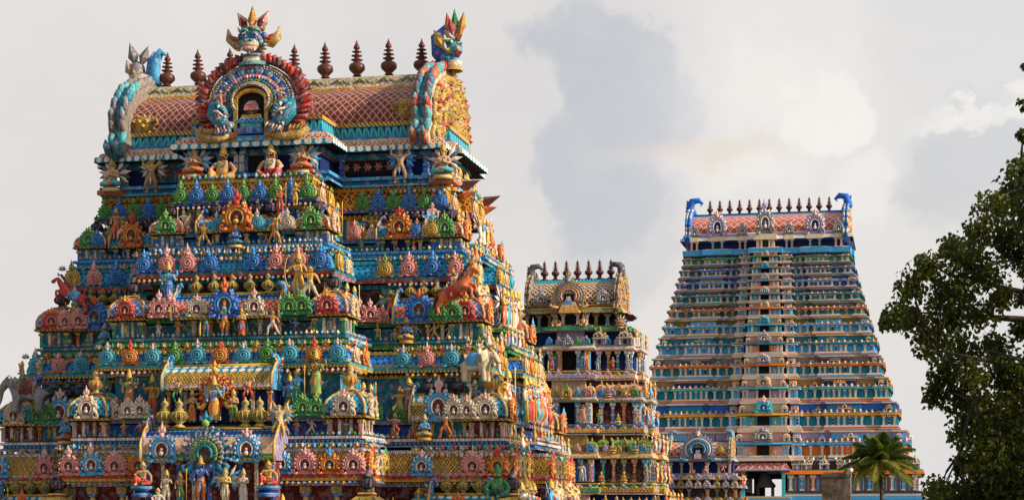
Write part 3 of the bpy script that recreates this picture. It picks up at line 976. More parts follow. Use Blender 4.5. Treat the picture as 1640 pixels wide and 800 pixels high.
def kudu_fan():
    """peacock fan: radiating feathers in three rows round a ringed hollow; slots outer feathers, middle, hollow, crest"""
    mb = MB()
    for k in ('k_outer', 'k_ring', 'k_hollow', 'k_crest'):
        mb.key(k)
    a0, a1 = R(-35), R(215)
    for f, ln, wd, cnt, ks, y in ((.34, .20, .060, 17, ('k_outer', 'k_crest'), 0), (.24, .15, .045, 17, ('k_ring', 'k_outer'), -.05), (.15, .12, .035, 15, ('k_crest', 'k_ring'), -.09)):
        for i in range(cnt):
            a = a0 + (a1 - a0) * (i + .5) / cnt
            d = Vector((math.cos(a), 0, math.sin(a)))
            b = Vector((0, y, .40)) + d * f
            mb.leaf(b, b + d * ln, (0, -1, 0), wd, ks[i % 2], .5)
            mb.ball(b + d * ln * .95 + Vector((0, -.03, 0)), wd * .6, ks[(i + 1) % 2], 6)
        mb.arc(0, .40, f, f, a0, a1, 16, .035, ks[0], y=y - .03, sides=5)
    mb.prism([(.36 * math.cos(q * math.pi / 10), .40 + .36 * math.sin(q * math.pi / 10)) for q in range(20)], .0, .12, 'k_outer')
    mb.prism([(.14 * math.cos(q * math.pi / 6), .38 + .18 * math.sin(q * math.pi / 6)) for q in range(12)], -.10, .0, 'k_hollow')
    for s in (-1, 1):
        mb.tube([(s * .26, -.08, .18), (s * .36, -.10, .06), (s * .46, -.10, .08), (s * .47, -.10, .17), (s * .41, -.10, .18)], [.06, .07, .06, .045, .02], 6, 'k_crest')
    mb.ball((0, -.06, 1.0), .08, 'k_ring', 8)
    for s in (-1, 0, 1):
        mb.leaf((s * .05, -.05, 1.02), (s * .14, -.05, 1.16 + (.1 if s == 0 else 0)), (0, -1, 0), .06, 'k_crest')
    return mb.mesh('horseshoe_arch')


KUDU = {'arch': [kudu_arch(), kudu_arch(7, 9, 1.5), kudu_arch(11, 15, .8)], 'shell': [kudu_shell(), kudu_shell(-1, 11, 1.5), kudu_shell(1, 16, 1.9)], 'fan': [kudu_fan()]}
KNAME = {'arch': 'horseshoe_ornament', 'shell': 'shell_ornament', 'fan': 'fan_ornament'}
KCOL = dict(peacock=('lilac', 'lime', 'brown', 'teal'), flame=('red', 'yellow', 'maroon', 'amber'), blue=('blue', 'sky', 'navy', 'sky'), green=('green', 'lime', 'darkgreen', 'lime'), pink=('pink', 'rose', 'maroon', 'rose'), red=('red', 'pink', 'maroon', 'amber'), orange=('orange', 'amber', 'maroon', 'sky'),
            teal=('aqua', 'sky', 'navy', 'rose'), white=('cream', 'white', 'maroon', 'rose'), gold=('gold', 'yellow', 'brown', 'green'), mixed=('sky', 'white', 'maroon', 'rose'), fire=('orange', 'yellow', 'maroon', 'red'),
            royal=('blue', 'sky', 'maroon', 'orange'), grey=('grey', 'white', 'slate', 'lilac'), cream=('cream', 'amber', 'blue', 'teal'), lilac=('lilac', 'white', 'navy', 'rose'))


def kudu(parent, kind, x, y, z, w, c, rz=0.0, name=None, h=1.0):
    o = place(rnd.choice(KUDU[kind]), name or KNAME[kind], parent, (x, y, z), rz + rnd.uniform(-.07, .07), (w * rnd.uniform(.92, 1.06), w, w * h * rnd.uniform(.93, 1.08)), tuple('f_' + q for q in KCOL[c]))
    o.rotation_euler[1] = rnd.uniform(-.05, .05)
    return o


def pot_mesh(name, body, ring):
    mb = MB()
    mb.lathe([(.20, 0), (.22, .05), (.13, .10), (.11, .16), (.26, .24), (.33, .40), (.28, .56), (.14, .64), (.19, .68), (.10, .74), (.16, .84), (.14, .93), (.05, 1.0), (.001, 1.12)], 12,
             [ring, ring, body, ring, body, body, ring, ring, body, body, body, ring], smooth=True)
    for i in range(12):
        a = i * math.pi / 6
        mb.tube([(.27 * math.cos(a), .27 * math.sin(a), .25), (.345 * math.cos(a), .345 * math.sin(a), .40), (.28 * math.cos(a), .28 * math.sin(a), .55)], .018, 4, ring)
    return mb.mesh(name)


POT = {'gold': pot_mesh('pot_finial', 'olive', 'yellow'), 'dark': pot_mesh('pot_finial', 'slate', 'black'), 'amber': pot_mesh('pot_finial', 'amber', 'gold'), 'copper': pot_mesh('pot_finial', 'brown', 'copper')}


def kalasam_mesh(name='roof_finial', k='copper'):
    mb = MB()
    mb.lathe([(.24, 0), (.25, .035), (.14, .07), (.10, .12), (.12, .15), (.16, .16), (.10, .20), (.17, .27), (.26, .36), (.275, .44), (.24, .53), (.13, .59), (.09, .62), (.19, .66), (.20, .68), (.10, .71),
              (.07, .77), (.185, .795), (.185, .81), (.07, .84), (.06, .90), (.16, .925), (.16, .94), (.06, .965), (.06, 1.0), (.11, 1.04), (.10, 1.10), (.04, 1.20), (.001, 1.33)], 14, k)
    return mb.mesh(name)


KALASAM = kalasam_mesh()


def pilaster_mesh(shaft, cap):
    """unit height 1, width .2"""
    mb = MB()
    mb.box(-.10, .10, -.10, .06, 0, .10, cap)
    mb.box(-.065, .065, -.07, .06, .10, .72, shaft)
    mb.box(-.085, .085, -.085, .06, .40, .46, cap)
    mb.lathe([(.07, 0), (.10, .05), (.07, .10)], 8, cap, (0, -.01, .70))
    mb.box(-.12, .12, -.12, .06, .80, .86, shaft)
    mb.box(-.15, .15, -.13, .06, .86, 1.0, cap)
    return mb.mesh('pilaster')


PIL = {}


def pilaster(parent, x, y, z, h, shaft, cap, rz=0.0, w=1.0):
    k = (shaft, cap)
    if k not in PIL:
        PIL[k] = pilaster_mesh(shaft, cap)
    return place(PIL[k], 'pilaster', parent, (x, y, z), rz, (w, w, h))


def barrel_shrine(tower, x, y, z0, zw, zr, L, D, sch, rz=0.0, arch='royal', pots='gold', npots=3, horns=True, aw=None, adz=0.0, akind='arch'):
    """miniature oblong shrine with a barrel roof: front face at local -D"""
    wall, pil, eave, tile, top, gab = sch
    t = place(None, 'barrel_shrine', tower, (x, y, z0), rz)
    h0, h1 = zw - z0, zr - z0
    mb = MB()
    mb.box(-L / 2 + .08, L / 2 - .08, -D + .12, 0, 0, h0, wall)
    n = max(2, int(L / .5))
    for i in range(n + 1):
        q = -L / 2 + .14 + (L - .28) * i / n
        mb.box(q - .05, q + .05, -D + .04, -D + .13, .02, h0 - .02, pil if i % 2 == 0 else 'cream')
        mb.box(q - .08, q + .08, -D + .01, -D + .13, h0 - .10, h0 - .03, 'yellow')
    mb.build('shrine_wall', t)
    rb = MB()
    e = .10
    H = h1 - h0
    prof = [(-D - e, 0), (-D - e - .02, .07), (-D - .02, .12), (-D - .03, .20), (-D + .02, H * .45), (-D + .15, H * .72), (-D * .70, H * .90), (-D / 2, H)]
    ms = ['rope_gold', eave, eave, tile, tile, top, top]
    xs = (-L / 2, L / 2)
    vs = [(q, a, h0 + b) for a, b in prof for q in xs]
    back = [(-D - a, b) for a, b in reversed(prof[:-1])]
    vs += [(q, a, h0 + b) for a, b in back for q in xs]
    full = prof + back
    mm = ms + list(reversed(ms))
    fs, uvs = [], []
    for i in range(len(full) - 1):
        d = math.hypot(full[i + 1][0] - full[i][0], full[i + 1][1] - full[i][1])
        fs.append((2 * i, 2 * i + 1, 2 * i + 3, 2 * i + 2))
        uvs.append([(-L / 2, 0), (L / 2, 0), (L / 2, d), (-L / 2, d)])
    rb.add(vs, fs, mm, uvs)
    for s, k in ((-1, 0), (1, 1)):
        f = [2 * i + k for i in range(len(full))]
        rb.add([vs[i] for i in f], [tuple(range(len(f))) if s < 0 else tuple(reversed(range(len(f))))], gab)
    rb.tube([(-L / 2, -D / 2, h0 + H), (L / 2, -D / 2, h0 + H)], .06, 6, 'rope_gold')
    rb.build('roof', t)
    if horns:
        g = MB()
        pts = [(0, -D - .16, h0 - .02), (0, -D - .12, h0 + H * .5), (0, -D * .8, h0 + H * .95), (0, -D / 2, h0 + H * 1.15), (0, -D * .2, h0 + H * .95), (0, .12, h0 + H * .5), (0, .16, h0)]
        g.tube(pts, .055, 6, gab)
        g.tube([(q[0] - .0, q[1] - .05, q[2] + .05) for q in pts[:4]], .035, 5, 'rope_gold')
        g.tube([(0, -D * .55, h0 + H * .9), (.0, -D * .6, h0 + H * 1.15), (.05, -D * .66, h0 + H * 1.33), (.15, -D * .7, h0 + H * 1.38), (.21, -D * .7, h0 + H * 1.26)], [.12, .10, .085, .055, .02], 7, gab)
        g.tube([(0, -D * .68, h0 + H * .9), (.0, -D * .74, h0 + H * 1.15), (.05, -D * .8, h0 + H * 1.30)], [.04, .04, .02], 5, 'cream')
        for i in range(4):
            g.leaf((-.05, -D * .62, h0 + H * (.95 + .11 * i)), (-.20, -D * .64, h0 + H * (1.02 + .12 * i)), (0, -1, 0), .05, ['amber', 'red', 'white', 'green'][i])
        g.ball((.08, -D * .8, h0 + H * 1.30), .03, 'white', 6)
        gm = g.mesh('crest')
        place(gm, 'crest', t, (-L / 2, 0, 0), 0)
        place(gm, 'crest', t, (L / 2, 0, 0), 0, (-1, 1, 1))
    if arch:
        w = aw or H * 1.15
        kudu(t, akind, 0, -D - .14, h0 + .03 + adz, w, arch, name='horseshoe_arch')
    for i in range(npots):
        q = (i - (npots - 1) / 2) * min(.62, L / (npots + 1))
        place(POT[pots], 'pot_finial', t, (q, -D / 2, h0 + H), 0, .58)
    return t


def corner_shrine(tower, x, y, z0, zw, zr, S, sch, arch='red', fin='dark', rz=0.0, side_arch='yellowish', hat=None):
    """miniature square shrine with a domed roof; (x, y) is its centre"""
    wall, pil, eave, tile, rib = sch
    t = place(None, 'corner_shrine', tower, (x, y, z0), rz)
    h0, H = zw - z0, zr - zw
    mb = MB()
    mb.box(-S * .40, S * .40, -S * .40, S * .40, 0, h0, wall)
    for a in (-1, 1):
        for b in (-1, 1):
            mb.box(a * S * .42 - .06, a * S * .42 + .06, b * S * .42 - .06, b * S * .42 + .06, .02, h0 - .02, pil)
            mb.box(a * S * .42 - .09, a * S * .42 + .09, b * S * .42 - .09, b * S * .42 + .09, h0 - .12, h0 - .04, 'yellow')
        mb.box(a * S * .16 - .04, a * S * .16 + .04, -S * .47, -S * .39, .02, h0 - .02, 'cream')
        mb.box(S * .39, S * .47, a * S * .16 - .04, a * S * .16 + .04, .02, h0 - .02, 'cream')
    mb.build('shrine_wall', t)
    rb = MB()
    prof = [(.40, 0), (.60, .02), (.62, .09), (.55, .13), (.555, .20), (.55, .42), (.49, .62), (.36, .80), (.20, .92), (.16, .95), (.20, .99), (.16, 1.03)]
    prof = [(r * S, q * H) for r, q in prof]
    rb.lathe(prof, 4, ['black', 'rope_gold', 'lotus_red', eave, tile, tile, tile, rib, 'yellow', 'red', 'yellow'], (0, 0, h0), smooth=False, sq=True)
    for a in (-1, 1):
        for b in (-1, 1):
            rb.tube([(a * r, b * r, h0 + q) for r, q in prof[3:9]], .045, 5, rib)
    rb.build('roof', t)
    w = S * .62
    kudu(t, 'arch', 0, -S * .60, h0 + .08 * H, w, arch, name='horseshoe_arch')
    kudu(t, 'arch', S * .60, 0, h0 + .08 * H, w, side_arch if side_arch in KCOL else arch, R(90), name='horseshoe_arch')
    place(POT[fin], 'pot_finial', t, (0, 0, h0 + H), 0, S * .62)
    return t


def stepped_plan(W, P, B, bp, S, sb):
    return [(-W, -P), (-B, -P), (-B, -bp), (B, -bp), (B, -P), (W, -P), (W, -S), (W + sb, -S), (W + sb, S), (W, S), (W, P), (B, P), (B, bp), (-B, bp), (-B, P), (-W, P), (-W, S), (-W - sb, S), (-W - sb, -S), (-W, -S)]


def roof_barrel(parent, L, prof, mats, name='barrel_roof'):
    """main barrel: profile of (p, z) from the front eave to the ridge, mirrored to the back"""
    full = [(-p, z) for p, z in prof] + [(p, z) for p, z in reversed(prof[:-1])]
    mm = mats + list(reversed(mats))
    mb = MB()
    vs = [(q, a, b) for a, b in full for q in (-L, L)]
    fs, uvs = [], []
    acc = 0
    for i in range(len(full) - 1):
        d = math.hypot(full[i + 1][0] - full[i][0], full[i + 1][1] - full[i][1])
        fs.append((2 * i, 2 * i + 1, 2 * i + 3, 2 * i + 2))
        same = i > 0 and mm[i] == mm[i - 1]
        acc = acc if same else 0
        uvs.append([(-L, acc), (L, acc), (L, acc + d), (-L, acc + d)])
        acc += d
    mb.add(vs, fs, mm, uvs)
    n = len(full)
    mb.add([vs[2 * i] for i in range(n)], [tuple(range(n))], 'maroon')
    mb.add([vs[2 * i + 1] for i in range(n)], [tuple(reversed(range(n)))], 'maroon')
    return mb.build(name, parent)


def gable(parent, x, sgn, out, zc, z0, cols, k=1.0, rings=3):
    """end gable of a barrel roof in the plane x: rim feathers, carved rings; out = outline of (p, z) of one half from the foot to the peak"""
    rim, feather, relief, inner = cols
    mb = MB()
    poly = [(p, z) for p, z in out] + [(-p, z) for p, z in reversed(out[:-1])]
    mx = Matrix.Translation((x, 0, 0)) @ Matrix.Rotation(R(90) * sgn, 4, 'Z')
    fl = poly if sgn > 0 else [(-p, z) for p, z in reversed(poly)]
    # prism outline must run counter-clockwise as seen from its face
    area = sum(fl[i][0] * fl[(i + 1) % len(fl)][1] - fl[(i + 1) % len(fl)][0] * fl[i][1] for i in range(len(fl)))
    if area < 0:
        fl = list(reversed(fl))
    mb.prism(fl, -.10 * k, .42 * k, rim, mx=mx, side=rim)
    g = mb.build('gable', parent)
    rb = MB()
    for r in range(rings):
        f = .86 - .2 * r
        pts = [(p * f, -.14 * k - .03 * r * k, zc + (z - zc) * f) for p, z in out] + [(-p * f, -.14 * k - .03 * r * k, zc + (z - zc) * f) for p, z in reversed(out[:-1])]
        rb.tube(pts, .09 * k, 6, relief if r % 2 == 0 else inner, mx=mx)
        for i in range(len(pts) - 1):
            a, b = Vector(pts[i]), Vector(pts[i + 1])
            m = (a + b) / 2
            c = Vector((0, m.y, zc))
            d = (m - c).normalized()
            for s in (.25, .75):
                q = a.lerp(b, s)
                rb.leaf(mx @ q, mx @ (q - d * .22 * k), (sgn, 0, 0), .09 * k, [relief, inner, 'yellow'][(i + r) % 3], .6)
    rb.ball(mx @ Vector((0, -.2 * k, zc - .1 * k)), .3 * k, relief, 8)
    rg = random.Random(4)
    pm, zm = max(p for p, z in out), max(z for p, z in out)
    for _ in range(150):                              # carved foliage over the whole field
        p, z = rg.uniform(-pm, pm) * .85, rg.uniform(z0 + .1, zm - .2)
        lim = pm * math.sqrt(max(0, 1 - ((z - z0) / (zm - z0)) ** 2.2)) * .9
        if abs(p) > lim:
            continue
        a = rg.uniform(0, 6.28)
        rb.leaf(mx @ Vector((p, -.13 * k, z)), mx @ Vector((p + .32 * k * math.cos(a), -.22 * k, z + .32 * k * math.sin(a))), (sgn, 0, 0), .10 * k, rg.choice([relief, relief, inner, 'yellow', 'red', 'cream']), .8)
    rb.build('gable_relief', g)
    fb = MB()
    fb.tube([tuple(mx @ Vector((p, .16 * k, z))) for p, z in out] + [tuple(mx @ Vector((-p, .16 * k, z))) for p, z in reversed(out[:-1])], .16 * k, 6, feather[0])
    allp = [(p, z) for p, z in out] + [(-p, z) for p, z in reversed(out[:-1])]
    for i in range(len(allp) - 1):
        a, b = Vector((allp[i][0], 0, allp[i][1])), Vector((allp[i + 1][0], 0, allp[i + 1][1]))
        nseg = max(1, int((b - a).length / (.30 * k)))
        for q in range(nseg):
            m = a.lerp(b, (q + .5) / nseg)
            t = (b - a).normalized()
            nn = Vector((t.z, 0, -t.x))
            if nn.dot(m - Vector((0, 0, zc))) < 0:
                nn = -nn
            for yy in (-.02, .34):
                bb = Vector((m.x, yy * k, m.z)) - nn * .05 * k
                up = t if m.x > 0 else -t
                pts = [bb - up * .12 * k, bb + nn * .14 * k + up * .10 * k, bb + nn * .22 * k + up * .34 * k, bb + nn * .16 * k + up * .52 * k]
                fb.tube([mx @ q_ for q_ in pts], [.08 * k, .15 * k, .12 * k, .02 * k], 6, feather[(i + q) % len(feather)])
                fb.tube([mx @ (q_ + nn * .05 * k) for q_ in pts[1:]], [.10 * k, .07 * k, .015 * k], 5, feather[(i + q + 1) % len(feather)])
    fb.build('feather_rim', g)
    return g

# ------------------------------------------------------------------ the near tower
def near_tower():
    fr = Frame(471, 62.0)
    T = tag(empty('temple_tower', fr.world(0, 0, 0), -AXIS), 'large brightly painted gateway tower crowded with figures, nearest, filling the left half', 'tower', 'painted gateway towers of the temple')
    U, Z = fr.u, fr.z
    RT = R(90)

    def fig(kind, px, p, z, h, where, cols=None, mirror=False, dx=0.0):
        return figure_at(fr, kind, U(px, p) + dx, -p, z, h, where + ', near tower', cols, mirror=mirror)

    def kd(parent, kind, px, p, z, w, c):
        return kudu(parent, kind, U(px, p), -p, z, w, c)

    # granite gatehouse under the painted storeys (below the picture)
    mb = MB()
    base = stepped_plan(10.2, 7.2, 6.4, 9.4, 2.4, .6)
    mb.sweep(base, [(.5, -9), (.5, -8), (.2, -7.9), (.2, -5.4), (.7, -5.2), (.7, -4.9), (-1, -4.8)], ['granite'] * 6)
    mb.build('granite_base', T)

    # ---- storeys, top to bottom
    S = [
        dict(P=2.9, W=6.35, B=2.75, bp=5.2, S=1.3, sb=.35, z0=8.05, zw=8.68, zr=9.22, zb=9.72, zt=10.42, base=('sky', 'aqua', 'lotus_blue'), wall='sky', rec='cream_teal', lip='blue', lip2='rope_red', band='diaper_redgold', cor='lotus_gold', pil=('sky', 'blue')),
        dict(P=3.75, W=7.2, B=3.6, bp=6.2, S=1.6, sb=.4, z0=5.17, zw=5.95, zr=6.75, zb=7.38, zt=7.98, base=('green', 'lotus_green', 'teal'), wall='teal', rec='brown', lip='red', lip2='teal', band='diaper_teal', cor='lotus_teal', pil=('teal', 'aqua')),
        dict(P=4.6, W=8.05, B=4.4, bp=7.15, S=1.9, sb=.45, z0=2.15, zw=2.9, zr=3.75, zb=4.52, zt=5.10, base=('lilac', 'beads_blue', 'lotus_pink'), wall='blue', rec='teal', lip='beads_gold', lip2='aqua', band='diaper_blue', cor='lotus_gold', pil=('sky', 'aqua')),
        dict(P=5.45, W=8.9, B=5.2, bp=8.1, S=2.2, sb=.5, z0=-1.5, zw=-.55, zr=.72, zb=1.2, zt=2.05, base=('green', 'teal', 'lotus_green'), wall='teal', rec='maroon', lip='lotus_gold', lip2='red', band='diaper_gold', cor='lotus_lilac', pil=('blue', 'gold')),
        dict(P=6.3, W=9.7, B=6.0, bp=9.0, S=2.4, sb=.5, z0=-4.9, zw=-3.9, zr=-2.6, zb=-2.2, zt=-1.6, base=('green', 'teal', 'lotus_green'), wall='teal', rec='maroon', lip='lotus_gold', lip2='red', band='diaper_blue', cor='lotus_lilac', pil=('blue', 'gold')),
    ]
    plans, objs = [], []
    for s in S:
        pl = stepped_plan(s['W'], s['P'], s['B'], s['bp'], s['S'], s['sb'])
        plans.append(pl)
        z0, zw, zr, zb, zt = (s[k] for k in ('z0', 'zw', 'zr', 'zb', 'zt'))
        b1, b2, b3 = s['base']
        mb = MB()
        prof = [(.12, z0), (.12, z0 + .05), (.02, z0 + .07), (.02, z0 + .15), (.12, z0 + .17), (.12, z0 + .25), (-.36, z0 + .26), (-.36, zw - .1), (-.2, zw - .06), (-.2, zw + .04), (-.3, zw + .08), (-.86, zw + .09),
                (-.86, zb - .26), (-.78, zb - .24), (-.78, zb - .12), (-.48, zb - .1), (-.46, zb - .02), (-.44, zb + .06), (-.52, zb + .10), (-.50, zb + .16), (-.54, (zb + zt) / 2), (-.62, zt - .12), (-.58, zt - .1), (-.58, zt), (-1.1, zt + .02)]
        mats = [b1, b2, b2, b1, b3, 'slate', s['wall'], 'black', b1, b2, 'slate', s['rec'], s['rec'], s['cor'], 'black', s['lip'], s['lip2'], s['lip2'], s['cor'], s['band'], s['band'], s['cor'], s['cor'], 'slate']  # dark recesses and black undersides put shade contrast into the paint
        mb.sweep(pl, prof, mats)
        rg = random.Random(int(z0 * 10))
        def relief(x0, y0, x1, y1, nx, ny):
            L = math.hypot(x1 - x0, y1 - y0)
            for off, z, hh, step, cols, mode in ((.0, z0 + .26, .13, .16, ('cream', 'sky', 'rose', 'green'), 1), (-.22, zw + .06, .15, .19, ('rose', 'aqua', 'yellow', 'white', 'red'), 1), (-.80, zb - .14, .16, .20, ('slate', 'blue', 'maroon', 'gold', 'teal'), 1),
                                                 (-.47, zb - .08, -.14, .17, ('lilac', 'sky', 'rose', 'amber'), 1), (-.60, zt - .02, .17, .18, ('sky', 'cream', 'red', 'gold', 'aqua', 'green'), 1), (.13, z0 + .13, .07, .14, ('yellow', 'white', 'sky'), 2), (-.52, zt - .16, .08, .15, ('yellow', 'rose', 'white', 'orange'), 2),
                                                 (-.86, zw + .35, .30, .42, ('blue', 'aqua', 'maroon', 'amber', 'slate', 'sky'), 3)):
                pair = rg.sample(cols, 2)
                if mode == 2 and rg.random() < .5:
                    continue
                tr = max(0.0, -off) + .05
                n = int((L - 2 * tr) / step)
                for q in range(n):
                    t = (tr + (L - 2 * tr) * (q + .5) / n) / L
                    if rg.random() < .10:
                        continue
                    bx, by = x0 + (x1 - x0) * t + nx * (off + .03), y0 + (y1 - y0) * t + ny * (off + .03)
                    c = pair[q % 2] if rg.random() < .85 else cols[rg.randrange(len(cols))]
                    k = rg.uniform(.8, 1.25)
                    if mode == 1:
                        mb.leaf((bx, by, z - .02), (bx + nx * .05, by + ny * .05, z + hh * k), (nx, ny, 0), step * .42, c, .7)
                    elif mode == 2:
                        mb.ball((bx, by, z), hh * k * .8, c, 5)
                    else:
                        a = .13 * k
                        mb.leaf((bx, by, z - hh * .5), (bx, by, z + hh * k), (nx, ny, 0), a, c, .5)
                        mb.ball((bx + nx * .05, by + ny * .05, z + hh * .4), .07 * k, cols[rg.randrange(len(cols))], 6)
        W_, P_, B_, b_, S_, sb_ = s['W'], s['P'], s['B'], s['bp'], s['S'], s['sb']
        if z0 > -3:
            relief(-W_, -P_, -B_, -P_, 0, -1)
            relief(-B_, -b_, B_, -b_, 0, -1)
            relief(B_, -P_, W_, -P_, 0, -1)
            relief(B_, -b_, B_, -P_, 1, 0)
            relief(W_, -P_, W_, -S_, 1, 0)
            relief(W_ + sb_, -S_, W_ + sb_, S_, 1, 0)
            relief(W_, S_, W_, P_, 1, 0)
        objs.append(mb.build('storey', T))
        # pilasters in the recessed wall and between the shrines
        o = objs[-1]
        for (x0, x1, y, off) in ((-s['W'], -s['B'], -s['P'], -.78), (s['B'], s['W'], -s['P'], -.78), (-s['B'], s['B'], -s['bp'], -.78)):
            n = int((x1 - x0) / .90)
            for i in range(n):
                q = x0 + (x1 - x0) * (i + .5) / n
                if z0 > -3:
                    pilaster(o, q, y - off, zw + .09, zb - zw - .35, *s['pil'])
        if z0 > -3:
            L = s['S'] + s['P']
            for i in range(int(s['P'] * 2 / 1.5)):
                q = -s['P'] + .7 + 1.5 * i
                pilaster(o, s['W'] - .78, q, zw + .09, zb - zw - .35, *s['pil'], rz=RT)

    # ---- rows of ornaments on each cornice band: px columns on the front, then the returns and the side
    def row(i, c_bay, c_wing, kind, w, step, side_cols, lift=.08):
        s, o = S[i], objs[i]
        z = s['zb'] + lift
        def line(x0, x1, y, cols, rz=0.0, along='x', stp=step):
            n = max(1, int(round((x1 - x0) / stp)))
            for q in range(n):
                a = x0 + (x1 - x0) * (q + .5) / n
                c = cols[q % len(cols)]
                if c:
                    if along == 'x':
                        kudu(o, kind, a, y, z, w, c, rz)
                    else:
                        kudu(o, kind, y, a, z, w, c, rz)
        line(-s['B'] + .45, s['B'] - .45, -s['bp'] + .44, c_bay)
        line(s['B'] + .1, s['W'] - .5, -s['P'] + .44, c_wing)
        line(-s['W'] + .5, -s['B'] - .1, -s['P'] + .44, c_wing)
        line(-s['bp'] + .6, -s['P'], s['B'] - .44, side_cols, RT, 'y', .8)
        line(-s['P'] + .55, -s['S'], s['W'] - .44, side_cols, RT, 'y', .7)
        line(-s['S'] + .4, s['S'] - .4, s['W'] + s['sb'] - .44, side_cols, RT, 'y', .8)
        line(s['S'], s['P'] - .4, s['W'] - .44, side_cols, RT, 'y', .8)

    row(0, ['green', 'blue'], ['green', 'blue'], 'shell', .55, .52, ['cream', 'gold', 'green'], -.02)
    row(1, ['blue', 'pink', 'pink', 'blue', None], ['gold', 'pink', 'blue', 'pink', 'gold'], 'shell', .60, .70, ['gold', 'cream', 'teal'])
    row(2, ['teal', 'fire', 'teal', 'green'], ['teal', 'pink', 'teal', 'gold'], 'shell', .58, .70, ['cream', 'fire', 'gold'])
    row(3, ['pink', 'mixed', 'pink', 'orange'], ['mixed', None, 'pink', 'fire'], 'arch', .68, .72, ['fire', 'cream', 'gold'])
    # floral sprays and scrolls in the gaps of the bands
    for i, cs in ((1, ('blue', 'amber', 'sky')), (2, ('rose', 'sky', 'gold')), (3, ('teal', 'rose', 'green'))):
        s = S[i]
        for (x0, x1, y) in ((s['B'] + .1, s['W'] - .3, s['P']), (-s['W'] + .3, -s['B'] - .1, s['P']), (-s['B'] + .3, s['B'] - .3, s['bp'])):
            mb = MB()
            n = int((x1 - x0) / .35)
            for q in range(n):
                a = x0 + (x1 - x0) * (q + .5) / n
                zz = s['zt'] + .0
                c = cs[q % 3]
                for k in range(5):
                    w = R(20 + 35 * k)
                    mb.leaf((a, -y + .56, zz), (a + .17 * math.cos(w), -y + .50, zz + .17 * math.sin(w)), (0, -1, 0), .045, c if k % 2 else cs[(q + 1) % 3])
                mb.ball((a, -y + .52, zz + .02), .05, 'yellow', 6)
            mb.build('floral_crest', objs[i])

    # ---- miniature shrines
    BS = dict(a=('navy', 'teal', 'lotus_teal', 'diaper_teal', 'lotus_red', 'blue'), b=('darkgreen', 'orange', 'lotus_teal', 'diaper_red', 'beads_blue', 'sky'), c=('teal', 'orange', 'lotus_pink', 'diaper_gold', 'beads_white', 'teal'),
              d=('maroon', 'blue', 'lotus_gold', 'diaper_red', 'beads_white', 'sky'), e=('navy', 'orange', 'lotus_teal', 'diaper_teal', 'diaper_gold', 'sky'))
    CS = dict(a=('sky', 'blue', 'lotus_gold', 'diaper_red', 'cream'), b=('teal', 'green', 'lotus_red', 'diaper_bluewhite', 'amber'), c=('navy', 'orange', 'lotus_gold', 'diaper_teal', 'yellow'), d=('navy', 'sky', 'beads_white', 'diaper_bluewhite', 'yellow'),
              e=('maroon', 'rose', 'lotus_blue', 'diaper_teal', 'yellow'))
    spec = [  # corner scheme, arch, finial, wing barrel scheme, arch, pots, bay barrel scheme, arch, length
        ('a', 'green', 'dark', 'a', 'fire', 'dark', 'a', 'fire', 2.6),
        ('b', 'red', 'dark', 'b', 'royal', 'gold', 'b', 'royal', 3.4),
        ('e', 'white', 'amber', 'c', 'mixed', 'dark', 'c', 'fire', 3.3),
        ('d', 'cream', 'dark', 'd', 'royal', 'gold', 'e', 'mixed', 3.9)]
    for i, s in enumerate(S[:4]):
        cs, ca, cf, ws, wa, wp, bs, ba, bl = spec[i]
        z0, zw, zr = s['z0'] + .26, s['zw'], s['zr']
        k = .95 + .08 * i
        yb, yw = -s['bp'] + .42, -s['P'] + .42
        for sg in (-1, 1):
            corner_shrine(T, sg * (s['W'] - .45), yw + .05, z0, zw, zr, k, CS[cs], ca, cf, side_arch='fire')  # warm side arches put sunlight into the paint
            corner_shrine(T, sg * (s['B'] - .42), yb + .05, z0, zw, zr, k, CS[cs], ca, cf, side_arch='cream')
            xc = sg * ((s['B'] + s['W']) / 2 - .1)
            barrel_shrine(T, xc, -s['P'] + .9, z0, zw, zr, 1.5 + .15 * i, .86, BS[ws], 0, wa, wp, 3, aw=.78 + .08 * i)
        if i < 2:
            barrel_shrine(T, 0, -s['bp'] + .9, z0, zw, zr, bl, .95, BS[bs], 0, ba, wp, 5, aw=.95)
        # sunlit side: corner shrine at the far end, barrel on the side bay, one square shrine between
        corner_shrine(T, s['W'] - .45, s['P'] - .45, z0, zw, zr, k, CS[cs], ca, cf, side_arch='orange')
        0 and barrel_shrine(T, s['W'] + s['sb'] - .9, 0, z0, zw, zr, 1.9, .86, ('amber', 'red', 'lotus_gold', 'diaper_pinkgold', 'lotus_red', 'orange'), RT, 'cream', 'amber', 3, horns=False, aw=.85)
        for yy in (-(s['P'] + s['S']) / 2 - .1, (s['P'] + s['S']) / 2 + .1):
            if s['P'] > 3:
                corner_shrine(T, s['W'] - .5, yy, z0, zw, zr - .1, k * .72, CS[cs], 'orange', 'amber', side_arch='fire')

    # ---- small horseshoe ornaments on the ledges between the shrines
    pals = [['teal', 'blue', 'gold', 'white', 'pink'], ['pink', 'green', 'blue', 'fire', 'white'], ['green', 'white', 'teal', 'cream', 'lilac'], ['pink', 'orange', 'blue', 'green', 'mixed']]
